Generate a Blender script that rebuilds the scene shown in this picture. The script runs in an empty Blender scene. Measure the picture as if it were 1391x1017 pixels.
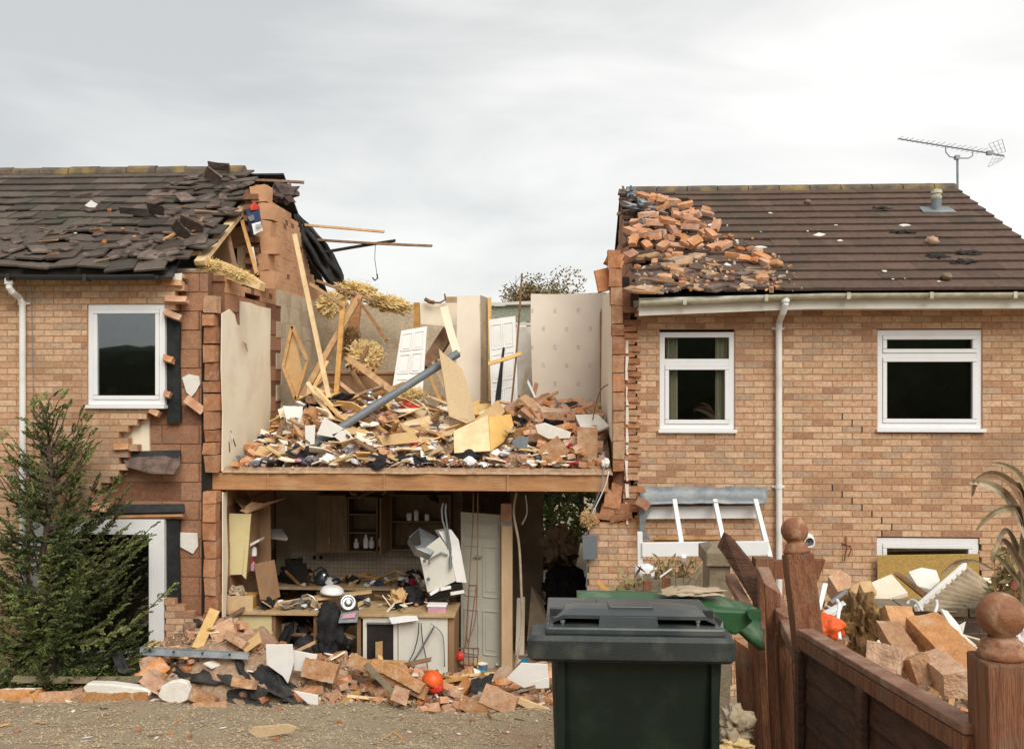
import bpy, bmesh, math, random
from mathutils import Vector as V, Matrix, Euler, noise
R = math.radians
sc = bpy.context.scene
col = sc.collection
random.seed(11)

# ------------------------------------------------------------------ camera
F = 1250.0; CZ = 3.75; TH = R(3.0)
cam_d = bpy.data.cameras.new('camera'); cam = bpy.data.objects.new('camera', cam_d); col.objects.link(cam)
cam.location = (0, 0, CZ); cam.rotation_euler = (R(90), 0, TH)
cam_d.sensor_width = 36; cam_d.lens = 36 * F / 1391; cam_d.clip_start = 0.05; cam_d.clip_end = 2000
sc.camera = cam
# ------------------------------------------------------------------ sky, sun, exposure
SUN_EL, SUN_AZ = R(44), R(155)      # azimuth measured clockwise from +Y: behind the viewer, to the right
wd = bpy.data.worlds.new('World'); sc.world = wd; wd.use_nodes = True
nt = wd.node_tree; nt.nodes.clear()
def nd(nt, t, **k):
    n = nt.nodes.new(t)
    for a, b in k.items(): setattr(n, a, b)
    return n
out = nd(nt, 'ShaderNodeOutputWorld'); bg = nd(nt, 'ShaderNodeBackground'); bg.inputs[1].default_value = 0.1
sky = nd(nt, 'ShaderNodeTexSky', sky_type='NISHITA', sun_disc=False, sun_elevation=SUN_EL, sun_rotation=SUN_AZ)
tc = nd(nt, 'ShaderNodeTexCoord'); mp = nd(nt, 'ShaderNodeMapping'); mp.inputs['Scale'].default_value = (1.0, 1.0, 3.6)
mp.inputs['Location'].default_value = (0.35, 0.1, 0.25)
n1 = nd(nt, 'ShaderNodeTexNoise'); n1.inputs['Scale'].default_value = 2.3; n1.inputs['Detail'].default_value = 7; n1.inputs['Roughness'].default_value = .52
n1.inputs['Distortion'].default_value = .35
rp = nd(nt, 'ShaderNodeValToRGB'); e = rp.color_ramp.elements
e[0].position = .30; e[0].color = (3.3, 3.34, 3.3, 1); e[1].position = .66; e[1].color = (5.5, 5.42, 5.2, 1)
# the cloud is thinner (brighter) low down and towards the right hand side
sx = nd(nt, 'ShaderNodeSeparateXYZ')
def mth(op, a, b=None, c=None):
    n = nd(nt, 'ShaderNodeMath', operation=op)
    for i, v in enumerate((a, b, c)):
        if v is None: continue
        if isinstance(v, (int, float)): n.inputs[i].default_value = v
        else: nt.links.new(v, n.inputs[i])
    return n.outputs[0]
L = nt.links.new
L(tc.outputs['Generated'], mp.inputs[0]); L(mp.outputs[0], n1.inputs[0]); L(tc.outputs['Generated'], sx.inputs[0])
g1 = mth('MULTIPLY_ADD', sx.outputs[2], -0.45, 0.17)
g2 = mth('MULTIPLY_ADD', sx.outputs[0], 0.30, 0.02)
sm = mth('ADD', mth('ADD', mth('MULTIPLY', n1.outputs[0], .8), g1), g2)
L(sm, rp.inputs[0])
mx = nd(nt, 'ShaderNodeMixRGB'); mx.inputs[0].default_value = .93
L(sky.outputs[0], mx.inputs[1]); L(rp.outputs[0], mx.inputs[2]); L(mx.outputs[0], bg.inputs[0]); L(bg.outputs[0], out.inputs[0])
sd = bpy.data.lights.new('sun', 'SUN'); sd.energy = 1.5; sd.angle = R(40); sd.color = (1, .97, .91)
sun = bpy.data.objects.new('sun', sd); col.objects.link(sun)
dv = V((math.sin(SUN_AZ) * math.cos(SUN_EL), math.cos(SUN_AZ) * math.cos(SUN_EL), math.sin(SUN_EL)))
sun.rotation_euler = dv.to_track_quat('Z', 'Y').to_euler(); sun.location = dv * 30
sc.view_settings.view_transform = 'Standard'; sc.view_settings.look = 'None'; sc.view_settings.gamma = 1
sc.view_settings.exposure = 0.98

# ------------------------------------------------------------------ placing helpers: a sight line of the photo met with a plane of real depth Y
cT, sT = math.cos(TH), math.sin(TH)
def ray(px, py):
    a = (px - 695.5) / F; b = -(py - 508.5) / F
    return V((a * cT - sT, a * sT + cT, b))
def W(px, py, Y):
    d = ray(px, py); t = Y / d.y
    return V((t * d.x, Y, CZ + t * d.z))
def WX(px, py, X):
    d = ray(px, py); t = X / d.x
    return V((X, t * d.y, CZ + t * d.z))
def onplane(px, py, P, N):
    d = ray(px, py); o = V((0, 0, CZ)); t = (P - o).dot(N) / d.dot(N)
    return o + d * t
def lerp(a, b, t): return a + (b - a) * t
def pw(x, pts):
    if x <= pts[0][0]: return pts[0][1]
    for (a, b), (c, d) in zip(pts, pts[1:]):
        if x <= c: return b + (d - b) * (x - a) / (c - a)
    return pts[-1][1]
rnd = random.random
def U(a, b): return random.uniform(a, b)

# ------------------------------------------------------------------ materials
M = {}
def mk(name, c1, c2=None, scale=8, rough=.8, bump=0, bscale=None, attr=None, obj_var=0, metal=0, spec=.4, dirt=None, dirt_amt=.5, dirt_scale=3, stretch=None, coat=0):
    """procedural colour c1..c2 by noise; attr = face attribute ramp; obj_var = tint that differs per object; dirt = a second colour in patches"""
    m = bpy.data.materials.new(name); m.use_nodes = True; t = m.node_tree; t.nodes.clear(); K = t.links.new
    o = nd(t, 'ShaderNodeOutputMaterial'); p = nd(t, 'ShaderNodeBsdfPrincipled'); K(p.outputs[0], o.inputs[0])
    p.inputs['Roughness'].default_value = rough; p.inputs['Metallic'].default_value = metal; p.inputs['Specular IOR Level'].default_value = spec
    if coat: p.inputs['Coat Weight'].default_value = coat
    c = nd(t, 'ShaderNodeTexCoord'); mpn = nd(t, 'ShaderNodeMapping'); K(c.outputs['Object'], mpn.inputs[0])
    if stretch: mpn.inputs['Scale'].default_value = stretch
    nz = nd(t, 'ShaderNodeTexNoise'); nz.inputs['Scale'].default_value = scale; nz.inputs['Detail'].default_value = 6; nz.inputs['Roughness'].default_value = .65
    K(mpn.outputs[0], nz.inputs[0])
    if attr:
        at = nd(t, 'ShaderNodeAttribute', attribute_name='rnd'); rr = nd(t, 'ShaderNodeValToRGB'); rr.color_ramp.interpolation = 'LINEAR'
        els = rr.color_ramp.elements
        while len(els) < len(attr): els.new(.5)
        for i, cc in enumerate(attr):
            els[i].position = i / (len(attr) - 1); els[i].color = (*cc, 1)
        K(at.outputs['Fac'], rr.inputs[0]); base = rr.outputs[0]
        mu = nd(t, 'ShaderNodeMixRGB', blend_type='MULTIPLY'); mu.inputs[0].default_value = 1
        r2 = nd(t, 'ShaderNodeMapRange'); r2.inputs[1].default_value = .3; r2.inputs[2].default_value = .7; r2.inputs[3].default_value = .72; r2.inputs[4].default_value = 1.18
        K(nz.outputs[0], r2.inputs[0]); K(base, mu.inputs[1]); K(r2.outputs[0], mu.inputs[2]); base = mu.outputs[0]
    else:
        c2 = c2 or tuple(x * .72 for x in c1)
        rr = nd(t, 'ShaderNodeValToRGB'); rr.color_ramp.elements[0].position = .36; rr.color_ramp.elements[1].position = .64
        rr.color_ramp.elements[0].color = (*c2, 1); rr.color_ramp.elements[1].color = (*c1, 1); K(nz.outputs[0], rr.inputs[0]); base = rr.outputs[0]
    if obj_var:
        oi = nd(t, 'ShaderNodeObjectInfo'); hs = nd(t, 'ShaderNodeHueSaturation'); r3 = nd(t, 'ShaderNodeMapRange')
        r3.inputs[3].default_value = 1 - obj_var; r3.inputs[4].default_value = 1 + obj_var * .8; K(oi.outputs['Random'], r3.inputs[0]); K(r3.outputs[0], hs.inputs['Value'])
        m2 = nd(t, 'ShaderNodeMath', operation='MULTIPLY_ADD'); K(oi.outputs['Random'], m2.inputs[0]); m2.inputs[1].default_value = 37.7; m2.inputs[2].default_value = 0
        fr = nd(t, 'ShaderNodeMath', operation='FRACT'); K(m2.outputs[0], fr.inputs[0]); r4 = nd(t, 'ShaderNodeMapRange'); r4.inputs[3].default_value = .82; r4.inputs[4].default_value = 1.18
        K(fr.outputs[0], r4.inputs[0]); K(r4.outputs[0], hs.inputs['Saturation']); K(base, hs.inputs['Color']); base = hs.outputs[0]
    if dirt:
        n3 = nd(t, 'ShaderNodeTexNoise'); n3.inputs['Scale'].default_value = dirt_scale; n3.inputs['Detail'].default_value = 7; K(c.outputs['Object'], n3.inputs[0])
        r5 = nd(t, 'ShaderNodeMapRange'); r5.inputs[1].default_value = .52; r5.inputs[2].default_value = .68; r5.inputs[4].default_value = dirt_amt; K(n3.outputs[0], r5.inputs[0])
        m3 = nd(t, 'ShaderNodeMixRGB'); K(r5.outputs[0], m3.inputs[0]); K(base, m3.inputs[1]); m3.inputs[2].default_value = (*dirt, 1); base = m3.outputs[0]
    K(base, p.inputs['Base Color'])
    if bump:
        b = nd(t, 'ShaderNodeBump'); b.inputs['Strength'].default_value = bump; b.inputs['Distance'].default_value = .02
        n4 = nd(t, 'ShaderNodeTexNoise'); n4.inputs['Scale'].default_value = bscale or scale * 4; n4.inputs['Detail'].default_value = 5; K(mpn.outputs[0], n4.inputs[0])
        K(n4.outputs[0], b.inputs['Height']); K(b.outputs[0], p.inputs['Normal'])
    M[name] = m; return m

mk('buff_brick', (0, 0, 0), attr=[(.36, .205, .125), (.47, .27, .155), (.54, .33, .19), (.59, .375, .225), (.63, .41, .25), (.67, .46, .295), (.56, .34, .195), (.62, .42, .27), (.44, .31, .21), (.58, .40, .25)], scale=22, rough=.9, bump=.5, bscale=90, dirt=(.26, .16, .10), dirt_amt=.6, dirt_scale=.9)
mk('mortar', (.47, .245, .13), (.37, .19, .10), 14, .95, .4, 120)
mk('dark_brick', (0, 0, 0), attr=[(.10, .06, .04), (.16, .085, .05), (.22, .11, .07), (.13, .10, .07)], scale=22, rough=.9, bump=.4, bscale=90, dirt=(.08, .09, .05), dirt_amt=.5)
mk('grey_mortar', (.25, .22, .17), (.16, .14, .10), 14, .95, .3)
mk('brown_block', (0, 0, 0), attr=[(.36, .175, .095), (.42, .21, .115), (.48, .245, .135), (.39, .21, .125)], scale=30, rough=.95, bump=.7, bscale=110, dirt=(.22, .13, .085), dirt_amt=.6, dirt_scale=1.8)
mk('gable_block', (.60, .335, .185), (.50, .26, .135), 3, .95, .5, 60, dirt=(.38, .19, .10), dirt_amt=.5, dirt_scale=2.4)
mk('block_joint', (.26, .12, .065), (.17, .08, .045), 20, .95, .5)
mk('beige_block', (0, 0, 0), attr=[(.56, .46, .32), (.60, .50, .35), (.52, .42, .29)], scale=30, rough=.95, bump=.4, bscale=110, dirt=(.35, .24, .15), dirt_amt=.5)
mk('beige_joint', (.64, .55, .41), (.54, .44, .31), 20, .95)
mk('plaster_cream', (.88, .79, .62), (.82, .72, .54), 2, .85, .15, 30, dirt=(.66, .52, .35), dirt_amt=.4, dirt_scale=2.2)
mk('plaster_white', (.82, .79, .72), (.70, .65, .56), 4, .85, .25, 40, dirt=(.5, .37, .25), dirt_amt=.5, dirt_scale=3)
mk('plaster_pink', (.88, .78, .64), (.84, .73, .58), 3, .85, .05, 40, dirt=(.6, .48, .38), dirt_amt=.35, dirt_scale=1.5)
mk('raw_wood', (.62, .38, .18), (.44, .25, .11), 9, .75, .35, 30, stretch=(1, 1, 1), obj_var=.2)
mk('pale_wood', (.84, .61, .33), (.68, .45, .21), 6, .75, .25, 30, obj_var=.12)
mk('old_wood', (.30, .17, .085), (.17, .09, .045), 9, .8, .4, 40, obj_var=.25)
mk('beam_wood', (.50, .25, .11), (.34, .16, .065), 5, .75, .35, 30, dirt=(.55, .36, .2), dirt_amt=.5, dirt_scale=2.5, stretch=(.3, 1, 2))
mk('brown_board', (.33, .19, .095), (.22, .12, .06), 5, .6, .1, stretch=(1, 1, .25))
mk('ply', (.74, .50, .22), (.62, .39, .16), 6, .65, .1, obj_var=.12)
mk('chipboard', (.62, .46, .27), (.52, .37, .21), 60, .85, .3, 120)
mk('cardboard', (.66, .44, .21), (.55, .35, .16), 5, .8, .1, dirt=(.35, .22, .12), dirt_amt=.4)
mk('osb', (.50, .33, .10), (.34, .21, .055), 26, .8, .3, 60, stretch=(1, 1, 2.5))
mk('cream_laminate', (.72, .62, .33), (.64, .53, .27), 3, .45, dirt=(.45, .33, .18), dirt_amt=.4)
mk('roof_tile', (0, 0, 0), attr=[(.092, .058, .043), (.108, .067, .049), (.125, .076, .055), (.115, .070, .051), (.140, .085, .062)], scale=14, rough=.95, bump=.5, bscale=70, dirt=(.06, .055, .035), dirt_amt=.6, dirt_scale=2)
mk('old_tile', (0, 0, 0), attr=[(.055, .042, .034), (.085, .062, .049), (.115, .085, .068), (.095, .075, .058), (.15, .112, .09)], scale=14, rough=.95, bump=.5, bscale=70, dirt=(.05, .055, .035), dirt_amt=.6, dirt_scale=2)
mk('ridge_tile', (.16, .12, .085), (.09, .07, .055), 12, .95, .4, 60, dirt=(.40, .27, .08), dirt_amt=.6, dirt_scale=2.6)
mk('tile_piece', (.15, .105, .085), (.075, .052, .043), 12, .95, .4, 60, obj_var=.5, dirt=(.25, .19, .15), dirt_amt=.6)
mk('lichen_tile', (.50, .32, .18), (.26, .17, .11), 10, .95, .4, 60, obj_var=.35, dirt=(.45, .23, .09), dirt_amt=.8, dirt_scale=5)
mk('brick_piece', (.66, .36, .20), (.50, .23, .12), 9, .95, .5, 70, obj_var=.25, dirt=(.62, .52, .40), dirt_amt=.5, dirt_scale=9)
mk('toothed_brick', (.52, .24, .12), (.38, .16, .08), 9, .95, .6, 70, obj_var=.25, dirt=(.5, .33, .2), dirt_amt=.5, dirt_scale=9)
mk('toothing', (0, 0, 0), attr=[(.32, .14, .07), (.44, .19, .09), (.52, .24, .115), (.46, .25, .14), (.55, .34, .20)], scale=16, rough=.95, bump=.7, bscale=90, dirt=(.5, .34, .22), dirt_amt=.5, dirt_scale=8)
mk('block_piece', (.54, .31, .165), (.38, .20, .105), 12, .95, .6, 70, obj_var=.3, dirt=(.55, .44, .33), dirt_amt=.6, dirt_scale=9)
mk('orange_block', (.60, .30, .12), (.46, .20, .075), 10, .95, .6, 60, dirt=(.62, .45, .28), dirt_amt=.5, dirt_scale=6)
mk('crumbs', (0, 0, 0), attr=[(.30, .19, .12), (.50, .28, .14), (.60, .34, .17), (.42, .20, .10), (.66, .55, .42), (.40, .30, .21), (.74, .68, .60), (.55, .36, .2), (.2, .14, .1)], scale=30, rough=.97)
mk('upvc', (.80, .80, .79), (.76, .76, .75), 3, .35, dirt=(.6, .58, .52), dirt_amt=.25, dirt_scale=3)
mk('pipe_white', (.78, .78, .75), (.70, .69, .65), 3, .4, dirt=(.5, .48, .40), dirt_amt=.4, dirt_scale=4)
mk('gutter_dirty', (.62, .58, .47), (.38, .36, .24), 6, .6, .1, dirt=(.26, .27, .14), dirt_amt=.6, dirt_scale=5)
mk('fascia', (.72, .69, .61), (.66, .62, .53), 4, .55, dirt=(.5, .45, .35), dirt_amt=.4)
mk('black_gutter', (.02, .022, .022), (.035, .035, .033), 5, .6)
mk('lead', (.27, .29, .30), (.17, .19, .20), 7, .55, .3, 14, metal=.3, dirt=(.42, .42, .40), dirt_amt=.5)
mk('felt', (.035, .035, .034), (.018, .018, .018), 10, .85, .4, 25, dirt=(.11, .09, .07), dirt_amt=.4)
mk('cavity_black', (.025, .027, .026), (.012, .013, .013), 10, .9, .3)
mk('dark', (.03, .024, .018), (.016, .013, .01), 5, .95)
mk('grey_plastic', (.16, .18, .19), (.13, .145, .155), 4, .4, dirt=(.3, .27, .23), dirt_amt=.4)
mk('bin_grey', (.028, .034, .033), (.019, .024, .023), 5, .5, .1, 180, dirt=(.085, .088, .075), dirt_amt=.5, dirt_scale=16, spec=.5)
mk('bin_lid_grey', (.045, .054, .055), (.03, .038, .038), 5, .38, .04, 180, dirt=(.12, .12, .10), dirt_amt=.5, dirt_scale=5, spec=.5)
mk('bin_dark_green', (.006, .015, .008), (.004, .010, .006), 3, .5, .05, 150, dirt=(.018, .028, .016), dirt_amt=.6, dirt_scale=9, spec=.4)
mk('bin_green', (.032, .115, .042), (.024, .085, .03), 4, .5, .1, dirt=(.16, .2, .12), dirt_amt=.7, dirt_scale=8)
mk('fence_stain', (.34, .145, .070), (.18, .068, .033), 7, .9, .8, 30, stretch=(9, 9, .7), dirt=(.24, .15, .09), dirt_amt=.7, dirt_scale=7)
mk('fence_dark', (.125, .052, .026), (.055, .023, .013), 8, .75, .7, 30, stretch=(1, 1, 7), dirt=(.05, .03, .02), dirt_amt=.5)
mk('fence_worn', (.30, .16, .10), (.20, .095, .055), 10, .85, .5, 40, dirt=(.36, .27, .2), dirt_amt=.7, dirt_scale=7)
mk('finial', (.30, .12, .052), (.21, .08, .035), 9, .6, .4, 50, dirt=(.42, .26, .15), dirt_amt=.9, dirt_scale=22)
mk('weathered', (.27, .21, .135), (.16, .125, .08), 8, .9, .4, 40, dirt=(.14, .14, .07), dirt_amt=.5)
mk('insulation', (.84, .67, .34), (.66, .48, .21), 14, 1, .9, 25, dirt=(.4, .25, .1), dirt_amt=.6, dirt_scale=6)
mk('brown_fluff', (.30, .18, .07), (.12, .065, .03), 14, 1, .9, 25, dirt=(.5, .34, .12), dirt_amt=.6, dirt_scale=6)
mk('dust', (.46, .30, .19), (.30, .19, .12), 26, 1, 1, 60, dirt=(.50, .38, .27), dirt_amt=.7, dirt_scale=14)
mk('white_board', (.82, .80, .76), (.75, .72, .66), 4, .7, .05, dirt=(.55, .47, .36), dirt_amt=.35)
mk('paper', (.80, .78, .76), (.70, .68, .68), 5, .7, .1, obj_var=.12)
mk('door_white', (.80, .79, .76), (.75, .73, .69), 3, .5, dirt=(.6, .54, .44), dirt_amt=.35)
mk('door_grey', (.47, .45, .37), (.40, .38, .31), 3, .6, dirt=(.33, .28, .2), dirt_amt=.4)
mk('post_wood', (.66, .47, .28), (.54, .36, .20), 5, .75, .2, 30, stretch=(2, 2, .4))
mk('red_plastic', (.62, .05, .025), (.5, .035, .02), 5, .4)
mk('orange_plastic', (.80, .13, .02), (.68, .09, .015), 5, .45)
mk('red_cloth', (.45, .03, .05), (.3, .02, .04), 8, .9, .3)
mk('pink_cloth', (.62, .34, .40), (.5, .25, .34), 8, .9, .3)
mk('blue_cloth', (.035, .06, .13), (.02, .03, .07), 8, .9, .3)
mk('teal_plastic', (.03, .30, .42), (.02, .22, .34), 8, .5)
mk('black_cloth', (.022, .02, .022), (.012, .011, .012), 8, .9, .4)
mk('grey_cloth', (.20, .20, .22), (.12, .12, .14), 8, .9, .4)
mk('beige_cloth', (.50, .40, .28), (.36, .27, .17), 8, .9, .4)
mk('steel', (.55, .55, .55), (.42, .42, .42), 6, .28, metal=.9)
mk('dull_steel', (.30, .32, .33), (.22, .24, .25), 6, .45, metal=.6, dirt=(.35, .3, .25), dirt_amt=.3)
mk('rust', (.25, .11, .05), (.14, .06, .03), 14, .8, .3)
mk('worktop', (.52, .36, .19), (.38, .25, .12), 8, .6, .1, dirt=(.6, .5, .38), dirt_amt=.5)
mk('kitchen_wood', (.20, .125, .06), (.13, .08, .04), 6, .6, .1, stretch=(3, 3, .6))
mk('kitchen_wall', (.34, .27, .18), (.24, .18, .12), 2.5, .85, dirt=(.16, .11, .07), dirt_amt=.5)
mk('appliance', (.72, .70, .62), (.66, .63, .54), 3, .4, dirt=(.45, .38, .27), dirt_amt=.45)
mk('leaf_conifer', (0, 0, 0), attr=[(.045, .068, .024), (.095, .13, .04), (.18, .215, .06), (.32, .34, .11)], scale=10, rough=.75)
mk('leaf_green', (0, 0, 0), attr=[(.05, .08, .022), (.09, .14, .035), (.16, .20, .055), (.24, .25, .08)], scale=10, rough=.7)
mk('leaf_autumn', (0, 0, 0), attr=[(.10, .08, .03), (.18, .13, .05), (.28, .20, .10), (.14, .15, .05)], scale=10, rough=.8)
mk('leaf_hedge', (0, 0, 0), attr=[(.01, .02, .008), (.02, .036, .012), (.03, .05, .016)], scale=10, rough=.8)
mk('bark', (.12, .085, .055), (.07, .05, .035), 12, .95, .5)
mk('dry_leaf', (0, 0, 0), attr=[(.20, .13, .06), (.33, .22, .10), (.28, .26, .10), (.40, .31, .17)], scale=10, rough=.8)
mk('flax_leaf', (0, 0, 0), attr=[(.18, .11, .07), (.36, .27, .15), (.45, .36, .24), (.20, .16, .08), (.26, .10, .06)], scale=6, rough=.6, stretch=(4, 4, 4))
mk('pebble', (0, 0, 0), attr=[(.22, .16, .09), (.36, .27, .16), (.42, .33, .20), (.28, .20, .12), (.50, .41, .28), (.34, .23, .14)], scale=30, rough=.95)
mk('gravel_ground', (.46, .37, .25), (.30, .235, .155), 40, .97, 1, 90, dirt=(.38, .22, .14), dirt_amt=.6, dirt_scale=1.2)
mk('field', (.10, .12, .05), (.07, .085, .035), 3, 1, .2)
mk('white_tag', (.8, .8, .8), (.7, .7, .7), 20, .6)
mk('curtain', (.85, .78, .62), (.72, .65, .5), 3, .9, stretch=(8, 8, .2))
mk('mesh_glass', (.36, .38, .30), (.20, .22, .16), 30, .35, .8, 40)
# window glass: lets part of the light through, reflects the rest
def glassmat():
    m = bpy.data.materials.new('window_glass'); m.use_nodes = True; t = m.node_tree; t.nodes.clear(); K = t.links.new
    o = nd(t, 'ShaderNodeOutputMaterial'); a = nd(t, 'ShaderNodeBsdfTransparent'); a.inputs[0].default_value = (.78, .80, .78, 1)
    g = nd(t, 'ShaderNodeBsdfGlossy'); g.inputs['Roughness'].default_value = .02; g.inputs['Color'].default_value = (.9, .95, 1, 1)
    lw = nd(t, 'ShaderNodeLayerWeight'); lw.inputs[0].default_value = .5; pw_ = nd(t, 'ShaderNodeMath', operation='POWER'); K(lw.outputs['Facing'], pw_.inputs[0]); pw_.inputs[1].default_value = 4
    f = nd(t, 'ShaderNodeMath', operation='MULTIPLY_ADD'); K(pw_.outputs[0], f.inputs[0]); f.inputs[1].default_value = .7; f.inputs[2].default_value = .15
    x = nd(t, 'ShaderNodeMixShader'); K(f.outputs[0], x.inputs[0]); K(a.outputs[0], x.inputs[1]); K(g.outputs[0], x.inputs[2]); K(x.outputs[0], o.inputs[0])
    M['glass'] = m
glassmat()
# wallpaper with small faint printed sprigs in a staggered grid
def wallpaper(name, base, mark, step=.32, tile=False):
    m = bpy.data.materials.new(name); m.use_nodes = True; t = m.node_tree; K = t.links.new
    p = t.nodes['Principled BSDF']; p.inputs['Roughness'].default_value = .8 if not tile else .35
    c = nd(t, 'ShaderNodeTexCoord'); b = nd(t, 'ShaderNodeTexBrick'); mp_ = nd(t, 'ShaderNodeMapping'); mp_.inputs['Rotation'].default_value = (R(90), 0, 0)
    K(c.outputs['Object'], mp_.inputs[0]); K(mp_.outputs[0], b.inputs[0])
    b.inputs['Scale'].default_value = 1
    if tile:
        b.offset = 0; b.inputs['Brick Width'].default_value = step; b.inputs['Row Height'].default_value = step; b.inputs['Mortar Size'].default_value = step * .07
        b.inputs['Color1'].default_value = (*base, 1); b.inputs['Color2'].default_value = (*[x * .8 for x in base], 1); b.inputs['Mortar'].default_value = (*mark, 1)
        K(b.outputs[0], p.inputs['Base Color'])
    else:
        s = nd(t, 'ShaderNodeSeparateXYZ'); K(c.outputs['Object'], s.inputs[0])
        def m_(op, a, bb=None):
            n = nd(t, 'ShaderNodeMath', operation=op)
            for i, v in enumerate((a, bb)):
                if v is None: continue
                if isinstance(v, (int, float)): n.inputs[i].default_value = v
                else: K(v, n.inputs[i])
            return n.outputs[0]
        row = m_('DIVIDE', s.outputs[2], step * .9); rowi = m_('FLOOR', row); fz = m_('ABSOLUTE', m_('SUBTRACT', m_('FRACT', row), .5))
        cx = m_('ADD', m_('DIVIDE', s.outputs[0], step * 1.15), m_('MULTIPLY', rowi, .5)); fx = m_('ABSOLUTE', m_('SUBTRACT', m_('FRACT', cx), .5))
        inside = m_('MULTIPLY', m_('LESS_THAN', fz, .14), m_('LESS_THAN', fx, .07))
        n = nd(t, 'ShaderNodeTexNoise'); n.inputs['Scale'].default_value = 45; K(c.outputs['Object'], n.inputs[0])
        k = m_('MULTIPLY', inside, m_('MULTIPLY', m_('GREATER_THAN', n.outputs[0], .45), .55))
        n2 = nd(t, 'ShaderNodeTexNoise'); n2.inputs['Scale'].default_value = 1.5; n2.inputs['Detail'].default_value = 6; K(c.outputs['Object'], n2.inputs[0])
        r0 = nd(t, 'ShaderNodeValToRGB'); r0.color_ramp.elements[0].position = .4; r0.color_ramp.elements[1].position = .6
        r0.color_ramp.elements[0].color = (*[x * .9 for x in base], 1); r0.color_ramp.elements[1].color = (*base, 1); K(n2.outputs[0], r0.inputs[0])
        x = nd(t, 'ShaderNodeMixRGB'); K(k, x.inputs[0]); K(r0.outputs[0], x.inputs[1]); x.inputs[2].default_value = (*mark, 1); K(x.outputs[0], p.inputs['Base Color'])
    M[name] = m
wallpaper('wallpaper', (.88, .78, .65), (.42, .36, .34))
wallpaper('wall_tiles', (.40, .33, .25), (.20, .15, .11), .055, True)

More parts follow.
